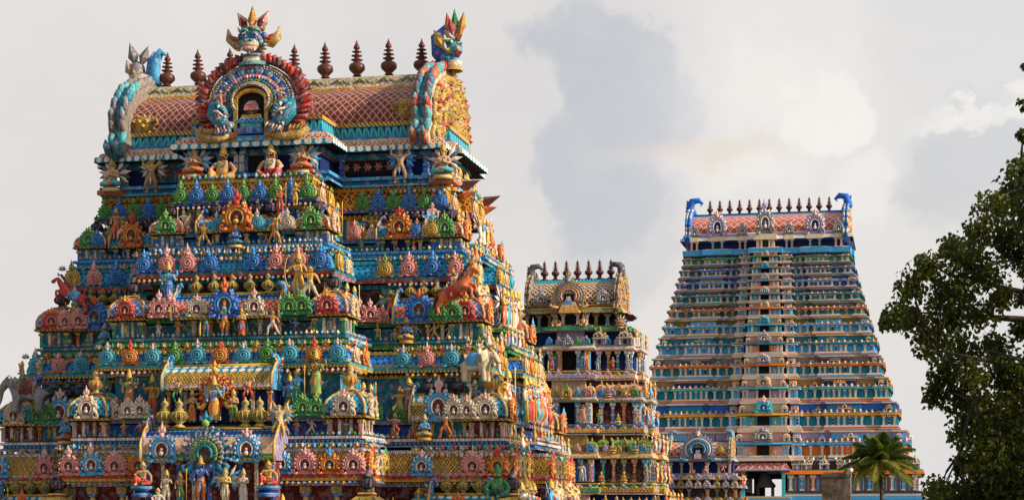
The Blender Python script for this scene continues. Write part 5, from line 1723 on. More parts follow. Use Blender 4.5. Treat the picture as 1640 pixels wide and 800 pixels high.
    for px, c in ((347, 'teal'), (413, 'teal'), (461, 'white')):
        kd(T, 'shell', px, 5.36, 8.72, .5, c)
    for px, c in ((667, 'royal'), (691, 'gold'), (567, 'pink'), (260, 'blue'), (156, 'blue')):
        kd(T, 'shell', px, 3.05, 8.72, .5, c)
    fig('ease', 692, 2.9, 9.25, .82, w1 + ' ledge, right wing', ('rose', 'sky', 'gold', 'white', 'black'))
    fig('stand', 186, 2.9, 8.95, .95, w1 + ' ledge, left wing', ('skin', 'orange', 'gold', 'red', 'black'))
    fig('lunge', 197, 2.9, 8.9, .80, w1 + ' ledge, left wing', ('tan', 'white', 'gold', 'red', 'black'))
    # third tier ledges
    fig('deity', 506, 7.0, 3.55, 1.22, w3 + ' ledge, right of central bay', ('olive', 'lime', 'gold', 'orange', 'black'))
    fig('staff', 476, 7.0, 3.25, 1.05, w3 + ' ledge, right of central bay', ('sky', 'green', 'gold', 'teal', 'black'))
    fig('deity', 207, 7.0, 3.15, 1.15, w3 + ' ledge, left of central bay', ('tan', 'orange', 'gold', 'green', 'black'))
    fig('raise', 447, 7.9, 2.3, 1.0, w3 + ' corner, right of central bay', ('cream', 'yellow', 'gold', 'amber', 'sky'))
    for px, c in ((727, 'white'), (747, 'white')):
        kd(T, 'arch', px, 4.85, 2.98, .6, c)
    for px, c in ((582, 'green'), (598, 'green'), (60, 'green'), (80, 'green'), (205, 'white'), (225, 'white'), (485, 'green'), (505, 'green')):
        kd(T, 'arch', px, 4.8 if px > 520 or px < 100 else 7.3, 2.98, .55, c)
    fig('dance', 632, 4.85, 2.42, .72, w3 + ', left of right wing niche', ('skin', 'red', 'gold', 'green', 'black'))
    fig('lotus', 680, 4.9, 2.42, 1.0, w3 + ', right wing niche', ('sky', 'gold', 'gold', 'amber', 'black'))
    fig('lunge', 714, 4.85, 2.42, .75, w3 + ', right of right wing niche', ('skin', 'orange', 'gold', 'red', 'black'))
    fig('lotus', 651, 3.95, 5.42, 1.0, w2 + ', right wing niche', ('blue', 'yellow', 'gold', 'orange', 'black'))
    fig('lotus', 105, 4.9, 2.42, 1.05, w3 + ', left wing niche', ('sky', 'orange', 'gold', 'white', 'black'))
    fig('lotus', 168, 3.95, 5.42, 1.05, w2 + ', left wing niche', ('sky', 'green', 'gold', 'yellow', 'black'))
    # the green demon at the foot of the right wing
    fig('dwarf', 797, 6.1, .55, 1.45, w4 + ' right corner', ('green', 'darkgreen', 'green', 'lime', 'yellow'))

    # ---- animals with riders on the shoulders of the tower
    def mount(me, name, px, py, p, k, rz, cols, rcols, seat, rk, label, cat, tilt=0.0):
        x = U(px, p)
        z = Z(py, x, p)
        o = place(me, name, None, fr.world(x, -p, z), 0, k, tuple('f_' + q for q in cols))
        o.rotation_euler = (0, tilt, -AXIS + rz)
        tag(o, label, cat, 'painted stucco figures on the near tower')
        for sx, sz, c in seat:
            r = place(FIG_RIDER, 'rider', o, (sx, 0, sz), R(90), rk, tuple('f_' + q for q in c))
    rider = ('peach', 'teal', 'gold', 'green', 'black')
    mount(FIG_HORSE, 'horse_statue', 730, 504, 4.2, 1.2, R(-14), ('orange', 'red', 'yellow', 'red', 'maroon'), rider, [(-.08, .60, ('peach', 'cream', 'gold', 'teal', 'black'))], .72,
          'rearing orange horse with rider, second tier, right corner of near tower', 'horse statue')
    mount(FIG_HORSE, 'horse_statue', 116, 503, 4.2, .98, R(194), ('red', 'sky', 'orange', 'red', 'maroon'), rider, [(-.08, .60, ('peach', 'white', 'gold', 'blue', 'black'))], .72,
          'rearing red horse with rider in blue, second tier, left shoulder of near tower', 'horse statue')
    mount(FIG_ELEPHANT, 'elephant_statue', 765, 614, 5.0, 1.0, R(-10), ('cream', 'sky', 'gold', 'red', 'black'), rider, [(.05, .78, ('peach', 'white', 'gold', 'teal', 'black')), (-.32, .80, ('skin', 'orange', 'gold', 'blue', 'black'))], .80,
          'white elephant with two riders, third tier, right corner of near tower', 'elephant statue')
    mount(FIG_ELEPHANT, 'elephant_statue', 42, 664, 5.2, 1.2, R(190), ('grey', 'maroon', 'gold', 'red', 'black'), rider, [(.1, .80, ('skin', 'green', 'gold', 'teal', 'black')), (-.35, .82, ('peach', 'blue', 'gold', 'sky', 'black'))], .78,
          'grey elephant with two riders, third tier, left shoulder of near tower', 'elephant statue')
    return fr


near_tower()

# ------------------------------------------------------------------ the three towers behind
def bay_plan(W, P, bays, S, sb):
    """rectangle with bays (centre, half width, projection) on its front and one on each side"""
    pts = [(-W, -P)]
    for c, h, q in sorted(bays):
        pts += [(c - h, -P), (c - h, -P - q), (c + h, -P - q), (c + h, -P)]
    return pts + [(W, -P), (W, -S), (W + sb, -S), (W + sb, S), (W, S), (W, P), (-W, P), (-W, S), (-W - sb, S), (-W - sb, -S), (-W, -S)]


def tiny_shrine(kind, wall, tile, rib):
    mb = MB()
    if kind == 'square':
        mb.box(-.36, .36, -.36, .36, 0, .40, wall)
        for a in (-1, 1):
            mb.box(a * .36 - .07, a * .36 + .07, -.43, -.30, 0, .4, 'white')
            mb.box(.30, .43, a * .36 - .07, a * .36 + .07, 0, .4, 'white')
        mb.box(-.12, .12, -.38, -.36, .05, .34, 'black')
        mb.lathe([(.46, .40), (.50, .43), (.50, .50), (.42, .53), (.43, .68), (.34, .84), (.18, .95), (.06, .98)], 4, [rib, rib, rib, tile, tile, tile, rib], smooth=False, sq=True)
        mb.lathe([(.06, .96), (.13, 1.04), (.05, 1.12), (.08, 1.16), (.001, 1.32)], 8, 'gold')
        mb.arc(0, .66, .15, .15, R(-40), R(220), 8, .05, rib, y=-.45)
    else:
        mb.box(-.85, .85, -.30, .36, 0, .40, wall)
        for q in range(5):
            x = -.82 + .41 * q
            mb.box(x - .06, x + .06, -.38, -.28, 0, .4, 'white' if q % 2 else 'amber')
        mb.box(-.16, .16, -.32, -.30, .03, .34, 'black')
        out = [(-.95, .40), (-.95, .50)]
        prof = [(-.42, .40), (-.46, .46), (-.42, .53), (-.42, .68), (-.32, .86), (-.08, .96), (.2, .86), (.36, .6), (.36, .4)]
        vs = [(x, a, b) for a, b in prof for x in (-.95, .95)]
        fs = [(2 * i, 2 * i + 1, 2 * i + 3, 2 * i + 2) for i in range(len(prof) - 1)]
        uv = [[(-.95, a[1]), (.95, a[1]), (.95, b[1]), (-.95, b[1])] for a, b in zip(prof, prof[1:])]
        mb.add(vs, fs, [rib, rib, tile, tile, tile, rib, tile, tile], uv)
        for k in (0, 1):
            mb.add([vs[2 * i + k] for i in range(len(prof))], [tuple(range(len(prof)))], rib)
        mb.arc(0, .72, .24, .22, R(-40), R(220), 10, .07, rib, y=-.46)
        for x in (-.55, 0, .55):
            mb.lathe([(.05, .92), (.10, 1.0), (.04, 1.07), (.001, 1.2)], 7, 'gold', (x, -.08, 0))
        for s in (-1, 1):
            mb.leaf((s * .93, -.1, .7), (s * 1.08, -.15, 1.18), (0, -1, 0), .16, rib)
    return mb.mesh('corner_shrine' if kind == 'square' else 'barrel_shrine')


TINY = {}


def tiny(parent, kind, x, y, z, k, wall, tile, rib, rz=0.0):
    q = (kind, wall, tile, rib)
    if q not in TINY:
        TINY[q] = tiny_shrine(*q)
    return place(TINY[q], 'corner_shrine' if kind == 'square' else 'barrel_shrine', parent, (x, y, z), rz, k)


def back_roof(T, L, P, ze, zr, k, nk, tile, cols, arch=True, crest='blue', kz=1.0, pitch=None, small_arches=()):
    """eaves, barrel, ridge finials and gables of a distant tower; k is its size of detail"""
    H = zr - ze
    mb = MB()
    pl = [(-L - .1 * k, -P), (L + .1 * k, -P), (L + .1 * k, P), (-L - .1 * k, P)]
    mb.sweep(pl, [(.40 * k, ze), (.5 * k, ze + .03 * H), (.45 * k, ze + .10 * H), (.25 * k, ze + .14 * H), (.15 * k, ze + .22 * H), (.05 * k, ze + .25 * H), (-.4 * k, ze + .26 * H)], ['black', cols[0], cols[1], cols[2], cols[0], 'rope_gold'])
    roof = mb.build('roof', T)
    roof_barrel(roof, L, [(P * .93, ze + .24 * H), (P * .95, ze + .42 * H), (P * .82, ze + .62 * H), (P * .58, ze + .78 * H), (P * .42, ze + .84 * H), (P * .40, ze + .86 * H), (P * .30, ze + .96 * H), (0, zr)],
                [tile, tile, tile, tile, cols[2], cols[3], cols[3]])
    pitch = pitch or 2 * L * .9 / (nk - 1)
    for i in range(nk):
        place(KALASAM, 'roof_finial', roof, ((i - (nk - 1) / 2) * pitch, 0, zr - .02), 0, kz)
    out = [(P * 1.15, ze + .0 * H), (P * 1.18, ze + .12 * H), (P * 1.02, ze + .30 * H), (P * 1.05, ze + .52 * H), (P * .9, ze + .75 * H), (P * .6, ze + .97 * H), (P * .25, ze + 1.10 * H), (0, ze + 1.14 * H)]
    for s in (-1, 1):
        gable(roof, s * L, s, out, ze + .5 * H, ze, (cols[4], cols[5], 'gold', 'amber'), k=k * .9, rings=2)
        m = MB()
        z = ze + 1.05 * H
        m.tube([(s * .15 * k, -P * .25, z), (s * .35 * k, -P * .28, z + .75 * k), (s * .15 * k, -P * .28, z + 1.35 * k), (-s * .45 * k, -P * .28, z + 1.45 * k), (-s * .85 * k, -P * .28, z + 1.12 * k), (-s * .62 * k, -P * .28, z + .86 * k)], [.46 * k, .42 * k, .36 * k, .27 * k, .14 * k, .03 * k], 8, crest)
        m.ball((s * .45 * k, -P * .3, z + .9 * k), .26 * k, cols[5][0], 8)
        for q in range(4):
            m.leaf((s * .4 * k, -P * .3, z + (.2 + .28 * q) * k), (s * (.85 - .05 * q) * k, -P * .3, z + (.5 + .32 * q) * k), (0, -1, 0), .18 * k, cols[5][q % len(cols[5])])
        m.build('gable_crest', roof, (s * (L - .35 * k), 0, -.35 * k))
    return roof


def small_great_arch(roof, x, y, z, w, cols):
    """the ringed horseshoe arch of a smaller roof, front at local -y; w is its half width"""
    mb = MB()
    a0, a1 = R(-40), R(220)
    n = 18
    ring = lambda f: [(f * w * math.cos(a0 + (a1 - a0) * i / n), f * w * .86 * math.sin(a0 + (a1 - a0) * i / n)) for i in range(n + 1)]
    mb.prism([(-.75 * w, -.78 * w), (.75 * w, -.78 * w)] + ring(.85), 0, 2.2 * w, cols[0])
    for f, r, c, yy in ((.95, .085, cols[1], -.02), (.80, .07, cols[2], -.06), (.64, .07, cols[3], -.09), (.48, .06, cols[4], -.12)):
        mb.tube([(p, yy * w, q) for p, q in ring(f)], r * w, 6, c)
    for i in range(21):
        a = a0 + (a1 - a0) * (i + .5) / 21
        for f, ln, c in ((1.0, .20, cols[1]), (.70, .16, cols[5]), (.52, .13, cols[2])):
            b = Vector((f * w * math.cos(a), -.08 * w, f * w * .86 * math.sin(a)))
            mb.leaf(b, b + Vector((ln * w * math.cos(a), 0, ln * w * math.sin(a))), (0, -1, 0), .08 * w, c if i % 2 else cols[4])
    mb.box(-.30 * w, .30 * w, -.10 * w, -.01 * w, -.62 * w, .12 * w, 'black')
    mb.box(-.24 * w, .24 * w, -.2 * w, -.08 * w, -.62 * w, -.30 * w, cols[5])
    mb.box(-.16 * w, .16 * w, -.2 * w, -.08 * w, -.30 * w, -.05 * w, cols[4], taper=.04 * w)
    for s in (-1, 1):
        mb.tube([(s * .62 * w, -.1 * w, -.7 * w), (s * .95 * w, -.14 * w, -.72 * w), (s * 1.18 * w, -.1 * w, -.58 * w), (s * 1.08 * w, -.1 * w, -.45 * w)], [.10 * w, .12 * w, .09 * w, .03 * w], 6, cols[3])
    mb.ball((0, -.06 * w, 1.02 * w), .20 * w, cols[5], 8)
    mb.ball((0, -.2 * w, .93 * w), .11 * w, 'cream', 8)
    for s in (-1, 1):
        mb.leaf((s * .14 * w, -.05 * w, 1.0 * w), (s * .42 * w, -.05 * w, 1.18 * w), (0, -1, 0), .09 * w, cols[3])
        mb.leaf((s * .06 * w, -.05 * w, 1.1 * w), (s * .16 * w, -.05 * w, 1.45 * w), (0, -1, 0), .08 * w, cols[1])
    mb.leaf((0, -.05 * w, 1.1 * w), (0, -.05 * w, 1.52 * w), (0, -1, 0), .08 * w, cols[3])
    return mb.build('great_arch', roof, (x, y, z))


def middle_tower():
    fr = Frame(925, 140.0)
    T = tag(empty('temple_tower', fr.world(0, 0, 0), -AXIS), 'cream, pink and gold gateway tower with dark doorways, partly hidden behind the nearest tower', 'tower', 'painted gateway towers of the temple')
    RT = R(90)
    mb = MB()
    mb.sweep([(-8, -6), (8, -6), (8, 6), (-8, 6)], [(0, -9), (0, -3.2), (-.6, -3)], ['granite', 'granite'])
    mb.build('granite_base', T)
    st = [
        dict(z0=10.1, z1=13.75, W=4.5, P=2.9, B=1.75, wall='navy', base=('cream', 'lilac', 'lotus_gold'), band='diaper_pinkgold', cor=('pink', 'white', 'lotus_green'), pil=[('sky', 'white'), ('orange', 'yellow'), ('teal', 'cream')], arch=['lilac', 'pink', 'gold'], tiny=('lilac', 'tile_roof_grey', 'cream')),
        dict(z0=6.1, z1=10.1, W=5.25, P=3.6, B=2.0, wall='maroon', base=('blue', 'amber', 'lotus_blue'), band='diaper_gold', cor=('green', 'rose', 'lotus_teal'), pil=[('white', 'sky'), ('sky', 'white'), ('orange', 'gold')], arch=['lilac', 'grey', 'gold', 'pink'], tiny=('sky', 'diaper_pinkgold', 'amber')),
        dict(z0=1.8, z1=6.1, W=6.05, P=4.3, B=2.25, wall='brown', base=('yellow', 'green', 'lotus_gold'), band='diaper_redgold', cor=('rose', 'yellow', 'lotus_red'), pil=[('teal', 'aqua'), ('pink', 'yellow'), ('teal', 'gold'), ('red', 'yellow')], arch=['gold', 'lilac', 'teal'], tiny=('teal', 'diaper_green', 'gold')),
        dict(z0=-3.1, z1=1.8, W=6.95, P=5.0, B=2.5, wall='navy', base=('cream', 'teal', 'lotus_blue'), band='diaper_gold', cor=('amber', 'rose', 'lotus_pink'), pil=[('pink', 'yellow'), ('sky', 'white')], arch=['cream', 'fire', 'gold'], tiny=('rose', 'diaper_redgold', 'gold'))]
    for i, s in enumerate(st):
        z0, z1, W, P, B = s['z0'], s['z1'], s['W'], s['P'], s['B']
        h = z1 - z0
        pl = bay_plan(W, P, [], 1.3, .4)
        zw, zc, zs = z0 + .20 * h, z0 + .60 * h, z0 + .70 * h
        mb = MB()
        b1, b2, b3 = s['base']
        c1, c2, c3 = s['cor']
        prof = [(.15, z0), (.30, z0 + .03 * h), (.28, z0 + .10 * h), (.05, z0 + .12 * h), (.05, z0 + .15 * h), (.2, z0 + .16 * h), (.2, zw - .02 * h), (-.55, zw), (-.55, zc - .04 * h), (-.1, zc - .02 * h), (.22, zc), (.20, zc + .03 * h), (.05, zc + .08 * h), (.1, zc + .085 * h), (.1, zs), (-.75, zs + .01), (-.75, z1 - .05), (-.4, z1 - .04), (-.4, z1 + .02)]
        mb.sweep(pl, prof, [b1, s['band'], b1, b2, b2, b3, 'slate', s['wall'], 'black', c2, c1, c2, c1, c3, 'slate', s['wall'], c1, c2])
        o = mb.build('storey', T)
        bm_ = MB()                                    # the projecting bay, its tall doorway recess painted black to deepen the shade
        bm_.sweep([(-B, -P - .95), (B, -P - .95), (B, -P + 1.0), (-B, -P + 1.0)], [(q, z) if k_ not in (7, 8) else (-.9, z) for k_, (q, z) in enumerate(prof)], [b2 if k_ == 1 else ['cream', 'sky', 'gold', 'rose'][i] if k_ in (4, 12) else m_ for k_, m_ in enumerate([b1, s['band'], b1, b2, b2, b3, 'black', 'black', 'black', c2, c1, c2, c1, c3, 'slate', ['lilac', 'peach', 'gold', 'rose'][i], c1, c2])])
        for sg in (-1, 1):
            a_, b_ = sorted((sg * .62, sg * (B - .25)))
            bm_.box(a_, b_, -P - .62, -P + .1, zw + .01, zc - .05 * h, ['sky', 'cream', 'blue', 'peach'][i])
        bm_.build('central_bay', T)
        for (x0, x1, y) in ((-W, -B, P), (B, W, P), (-B, B, P + .9)):
            n = max(3, int((x1 - x0) / .68))
            for q in range(n):
                x = x0 + (x1 - x0) * (q + .5) / n
                if abs(x) < .6:
                    continue
                pilaster(o, x, -y + .12, zw, (zc - zw) * .94, *s['pil'][q % len(s['pil'])], w=1.35)
                kudu(o, 'arch', x, -y - .22, z0 + .035 * h, .55, s['arch'][q % len(s['arch'])], h=.85)
        n = int(2 * P / 1.0)
        for q in range(n):
            y = -P + 2 * P * (q + .5) / n
            xx = W + (.4 if abs(y) < 1.3 else 0)
            pilaster(o, xx - .12, y, zw, (zc - zw) * .94, *s['pil'][q % len(s['pil'])], rz=RT, w=1.35)
            kudu(o, 'arch', xx + .22, y, z0 + .035 * h, .55, s['arch'][q % len(s['arch'])], RT, h=.85)
        # doorway of the bay
        mb = MB()
        for sg in (-1, 1):
            mb.box(sg * .64 - .08, sg * .64 + .08, -P - .72, -P - .3, zw + .02, zc - .05 * h, 'blue' if i % 2 else 'cream')
        mb.build('doorway', o)
        small = 'top' if i == 0 else ('second' if i == 1 else 'third' if i == 2 else 'lowest')
        for sg in (-1, 1):
            figure_at(fr, 'club' if i != 1 else 'dance', sg * 1.22, -P - .95, zw, (zc - zw) * .82, f'{small} doorway, middle tower', ('skin' if sg < 0 else 'peach', ['red', 'orange', 'white', 'green'][i], 'gold', 'sky', 'brown'), mirror=sg > 0)
        # shrines and figures on the cornice
        if i > 0:
            hs = z1 - zs
            for x in (B + .35, W - .5):
                tiny(T, 'square', x, -P + .35, zs, hs * .74, *s['tiny'])
            tiny(T, 'barrel', (B + W) / 2, -P + .45, zs, hs * .72, *s['tiny'])
            tiny(T, 'square', -W + .5, -P + .35, zs, hs * .74, *s['tiny'])
            tiny(T, 'square', -B - .35, -P + .35, zs, hs * .74, *s['tiny'])
            tiny(T, 'barrel', -(B + W) / 2, -P + .45, zs, hs * .72, *s['tiny'])
            for y in (-P + .6, 0, P - .6):
                tiny(T, 'barrel' if y == 0 else 'square', W - .3, y, zs, hs * .7, *s['tiny'], rz=RT)
            for sg in (-1, 1):
                tiny(T, 'square', sg * (B - .35), -P - .5, zs, hs * .62, *s['tiny'])
            kudu(o, 'arch', 0, -P - 1.15, zc + .04 * h, .85, ['lilac', 'gold', 'teal', 'fire'][i])
        else:
            kudu(o, 'arch', 0, -P - 1.15, zc + .06 * h, .8, 'grey', h=.8)
            for x in (B + .4, W - .45):
                tiny(T, 'square', x, -P + .2, zs, 1.05, *s['tiny'])
        for q in range(9):                            # antefix ornaments along the cornice, in front of the shrines
            x = -B + (W + B) * (q + .5) / 9
            kudu(o, 'shell' if q % 2 else 'arch', x, -P - .1 - (.95 if x < B else 0), zs, .5, ['sky', 'lilac', 'gold', 'green', 'teal', 'pink'][(q + i) % 6] if (q + i) % 6 else 'blue', name='cornice_ornament')
        for q in range(5):
            x = B + .25 + (W - B - .5) * q / 4
            figure_at(fr, rnd.choice(['stand', 'lotus', 'dance', 'pray', 'staff', 'ease']), x, -P - .05, zs if q % 2 else zw, (zc - zw) * .62, f'{small} storey front, middle tower', (rnd.choice(['cream', 'rose', 'gold', 'sky', 'skin', 'lilac']), rnd.choice(['white', 'red', 'green', 'amber']), 'gold', rnd.choice(SASHES), 'brown'))
        for q in range(int(P * 1.9)):
            y = -P + .4 + q * (2 * P - .8) / max(1, int(P * 1.9) - 1)
            figure_at(fr, rnd.choice(['stand', 'staff', 'pray', 'dance', 'raise']), W + .3, y, [zs, zw - .0][q % 2], (zc - zw) * .78, f'{small} storey side, middle tower', (rnd.choice(['amber', 'gold', 'peach', 'cream', 'orange']), rnd.choice(['red', 'cream', 'amber', 'sky']), 'yellow', rnd.choice(['red', 'white']), 'brown'), RT)
    # neck
    mb = MB()
    pl = bay_plan(3.75, 2.1, [(0, 1.35, .9)], 1, .2)
    mb.sweep(pl, [(.55, 13.72), (.55, 13.95), (.3, 14.0), (.3, 14.15), (-.35, 14.16), (-.35, 15.0), (.4, 15.02)], ['green', 'teal', 'lotus_green', 'slate', 'black', 'maroon'])
    nk = mb.build('neck', T)
    for q, x in enumerate((-3.4, -2.5, -1.7, 1.75, 2.6, 3.4)):
        pilaster(nk, x, -2.05, 14.15, .86, ['amber', 'aqua', 'gold'][q % 3], 'yellow', w=1.6)
    for x in (-.55, .55, -1.2, 1.2):
        pilaster(nk, x, -2.95, 14.15, .86, 'white' if abs(x) < 1 else 'lilac', 'rose', w=1.5)
    for x in (-1.0, 1.0):
        figure_at(fr, 'dwarf', x, -3.25, 14.0, 1.35, 'roof doorway, middle tower', ('peach', 'amber', 'gold', 'rose', 'brown'), mirror=x > 0)
    figure_at(fr, 'garuda', 3.6, -2.45, 14.0, 1.2, 'roof corner, middle tower', ('skin', 'orange', 'gold', 'white', 'brown'))
    roof = back_roof(T, 3.42, 2.5, 14.95, 17.9, .72, 7, 'tile_roof_grey', ['gold', 'lotus_green', 'lotus_gold', 'lotus_teal', 'grey', ['grey', 'brown', 'gold']], crest='slate', kz=1.12, pitch=.84)
    small_great_arch(roof, -.05, -3.35, 16.25, 1.18, ['cream', 'gold', 'lilac', 'amber', 'rose', 'sky'])
    for x in (-2.3, 2.35):
        kudu(roof, 'arch', x, -2.62, 15.7, .95, 'grey')
    mb = MB()
    mb.box(-.75, .75, -3.75, -2.6, 14.98, 15.45, 'amber', taper=.12)
    mb.box(-.55, .55, -3.62, -2.6, 15.45, 15.8, 'peach', taper=.1)
    mb.build('arch_base', roof)


def small_tower():
    fr = Frame(1124, 230.0)
    T = tag(empty('temple_tower', fr.world(0, 0, 0), -AXIS), 'lowest gateway tower, only its roof and top storeys showing before the far tower', 'tower', 'painted gateway towers of the temple')
    RT = R(90)
    mb = MB()
    mb.sweep([(-7, -5), (7, -5), (7, 5), (-7, 5)], [(0, -9), (0, -2), (-.6, -1.9)], ['granite', 'granite'])
    mb.build('granite_base', T)
    for i, (z0, z1, W, P, B, wall, cor) in enumerate(((2.2, 5.0, 4.9, 3.2, 1.8, 'brown', 'lilac'), (-2, 2.2, 5.8, 4.0, 2.2, 'maroon', 'amber'))):
        h = z1 - z0
        pl = bay_plan(W, P, [(0, B, .9)], 1.2, .4)
        mb = MB()
        mb.sweep(pl, [(.2, z0), (.3, z0 + .12 * h), (-.5, z0 + .14 * h), (-.5, z0 + .5 * h), (.2, z0 + .54 * h), (.1, z0 + .66 * h), (-.6, z0 + .68 * h), (-.6, z1 - .3), (.1, z1 - .25), (.1, z1)], ['diaper_gold', 'slate', wall, 'black', cor, 'slate', wall, 'lotus_lilac', 'rose'])
        o = mb.build('storey', T)
        for q in range(9):
            x = -W + 2 * W * (q + .5) / 9
            y = P + (.9 if abs(x) < B else 0)
            pilaster(o, x, -y + .2, z0 + .14 * h, .35 * h, ['teal', 'cream', 'orange'][q % 3], 'gold', w=1.8)
            kudu(o, 'arch', x, -y - .1, z1 - .3, .8, ['gold', 'lilac', 'grey'][q % 3], h=.8)
            kudu(o, 'arch', x, -y - .25, z0 + .54 * h, .85, ['cream', 'lilac', 'gold', 'grey'][q % 4])
            if q % 2 == 0:
                figure_at(fr, rnd.choice(['stand', 'dance', 'raise', 'staff']), x, -y - .1, z0 + .66 * h, 1.0, ('upper' if i == 0 else 'lower') + ' storey, lowest tower', (rnd.choice(['gold', 'amber', 'cream', 'rose']), rnd.choice(['red', 'white', 'green']), 'gold', 'red', 'brown'))
        for y in (-2.2, -.8, .6, 2):
            figure_at(fr, 'staff', W + .2, y, z0 + .66 * h, 1.15, ('upper' if i == 0 else 'lower') + ' storey side, lowest tower', ('amber', rnd.choice(['red', 'cream']), 'yellow', 'red', 'brown'), RT)
        mb = MB()
        mb.box(-.4, .4, -P - 1.0, -P - .2, z0 + .14 * h, z0 + .5 * h, 'black')  # solid block, the dark of the doorway is painted on in black
        mb.build('doorway', o)
    mb = MB()
    mb.sweep(bay_plan(3.9, 2.2, [(0, 1.3, .8)], 1, .2), [(.5, 5.0), (.5, 5.2), (.2, 5.25), (.2, 5.55), (-.2, 5.56), (-.2, 6.9), (.4, 6.95)], ['lotus_lilac', 'cream', 'lilac', 'slate', 'navy', 'maroon'])
    nk = mb.build('neck', T)
    for x in (-3.5, -2.2, -1.0, 1.0, 2.3, 3.6):
        pilaster(nk, x, -2.2 if abs(x) > 1.3 else -3.0, 5.56, 1.3, 'cream', 'rose', w=1.8)
    for x in (-.8, .8, 2.8):
        figure_at(fr, 'raise' if x > 2 else 'dwarf', x, -3.35 if x < 2 else -2.6, 5.5, 1.35, 'neck, lowest tower', ('skin', 'red', 'gold', 'white', 'brown'), mirror=x > 0)
    roof = back_roof(T, 3.8, 2.5, 6.9, 9.7, .75, 5, 'tile_roof_small', ['sky', 'lotus_lilac', 'lotus_gold', 'lotus_green', 'cream', ['cream', 'gold', 'green']], crest='sky', kz=.7)
    small_great_arch(roof, -.1, -3.4, 8.4, 1.85, ['grey', 'lilac', 'white', 'teal', 'sky', 'rose'])
    kudu(roof, 'shell', 2.5, -2.65, 7.9, 1.1, 'gold')


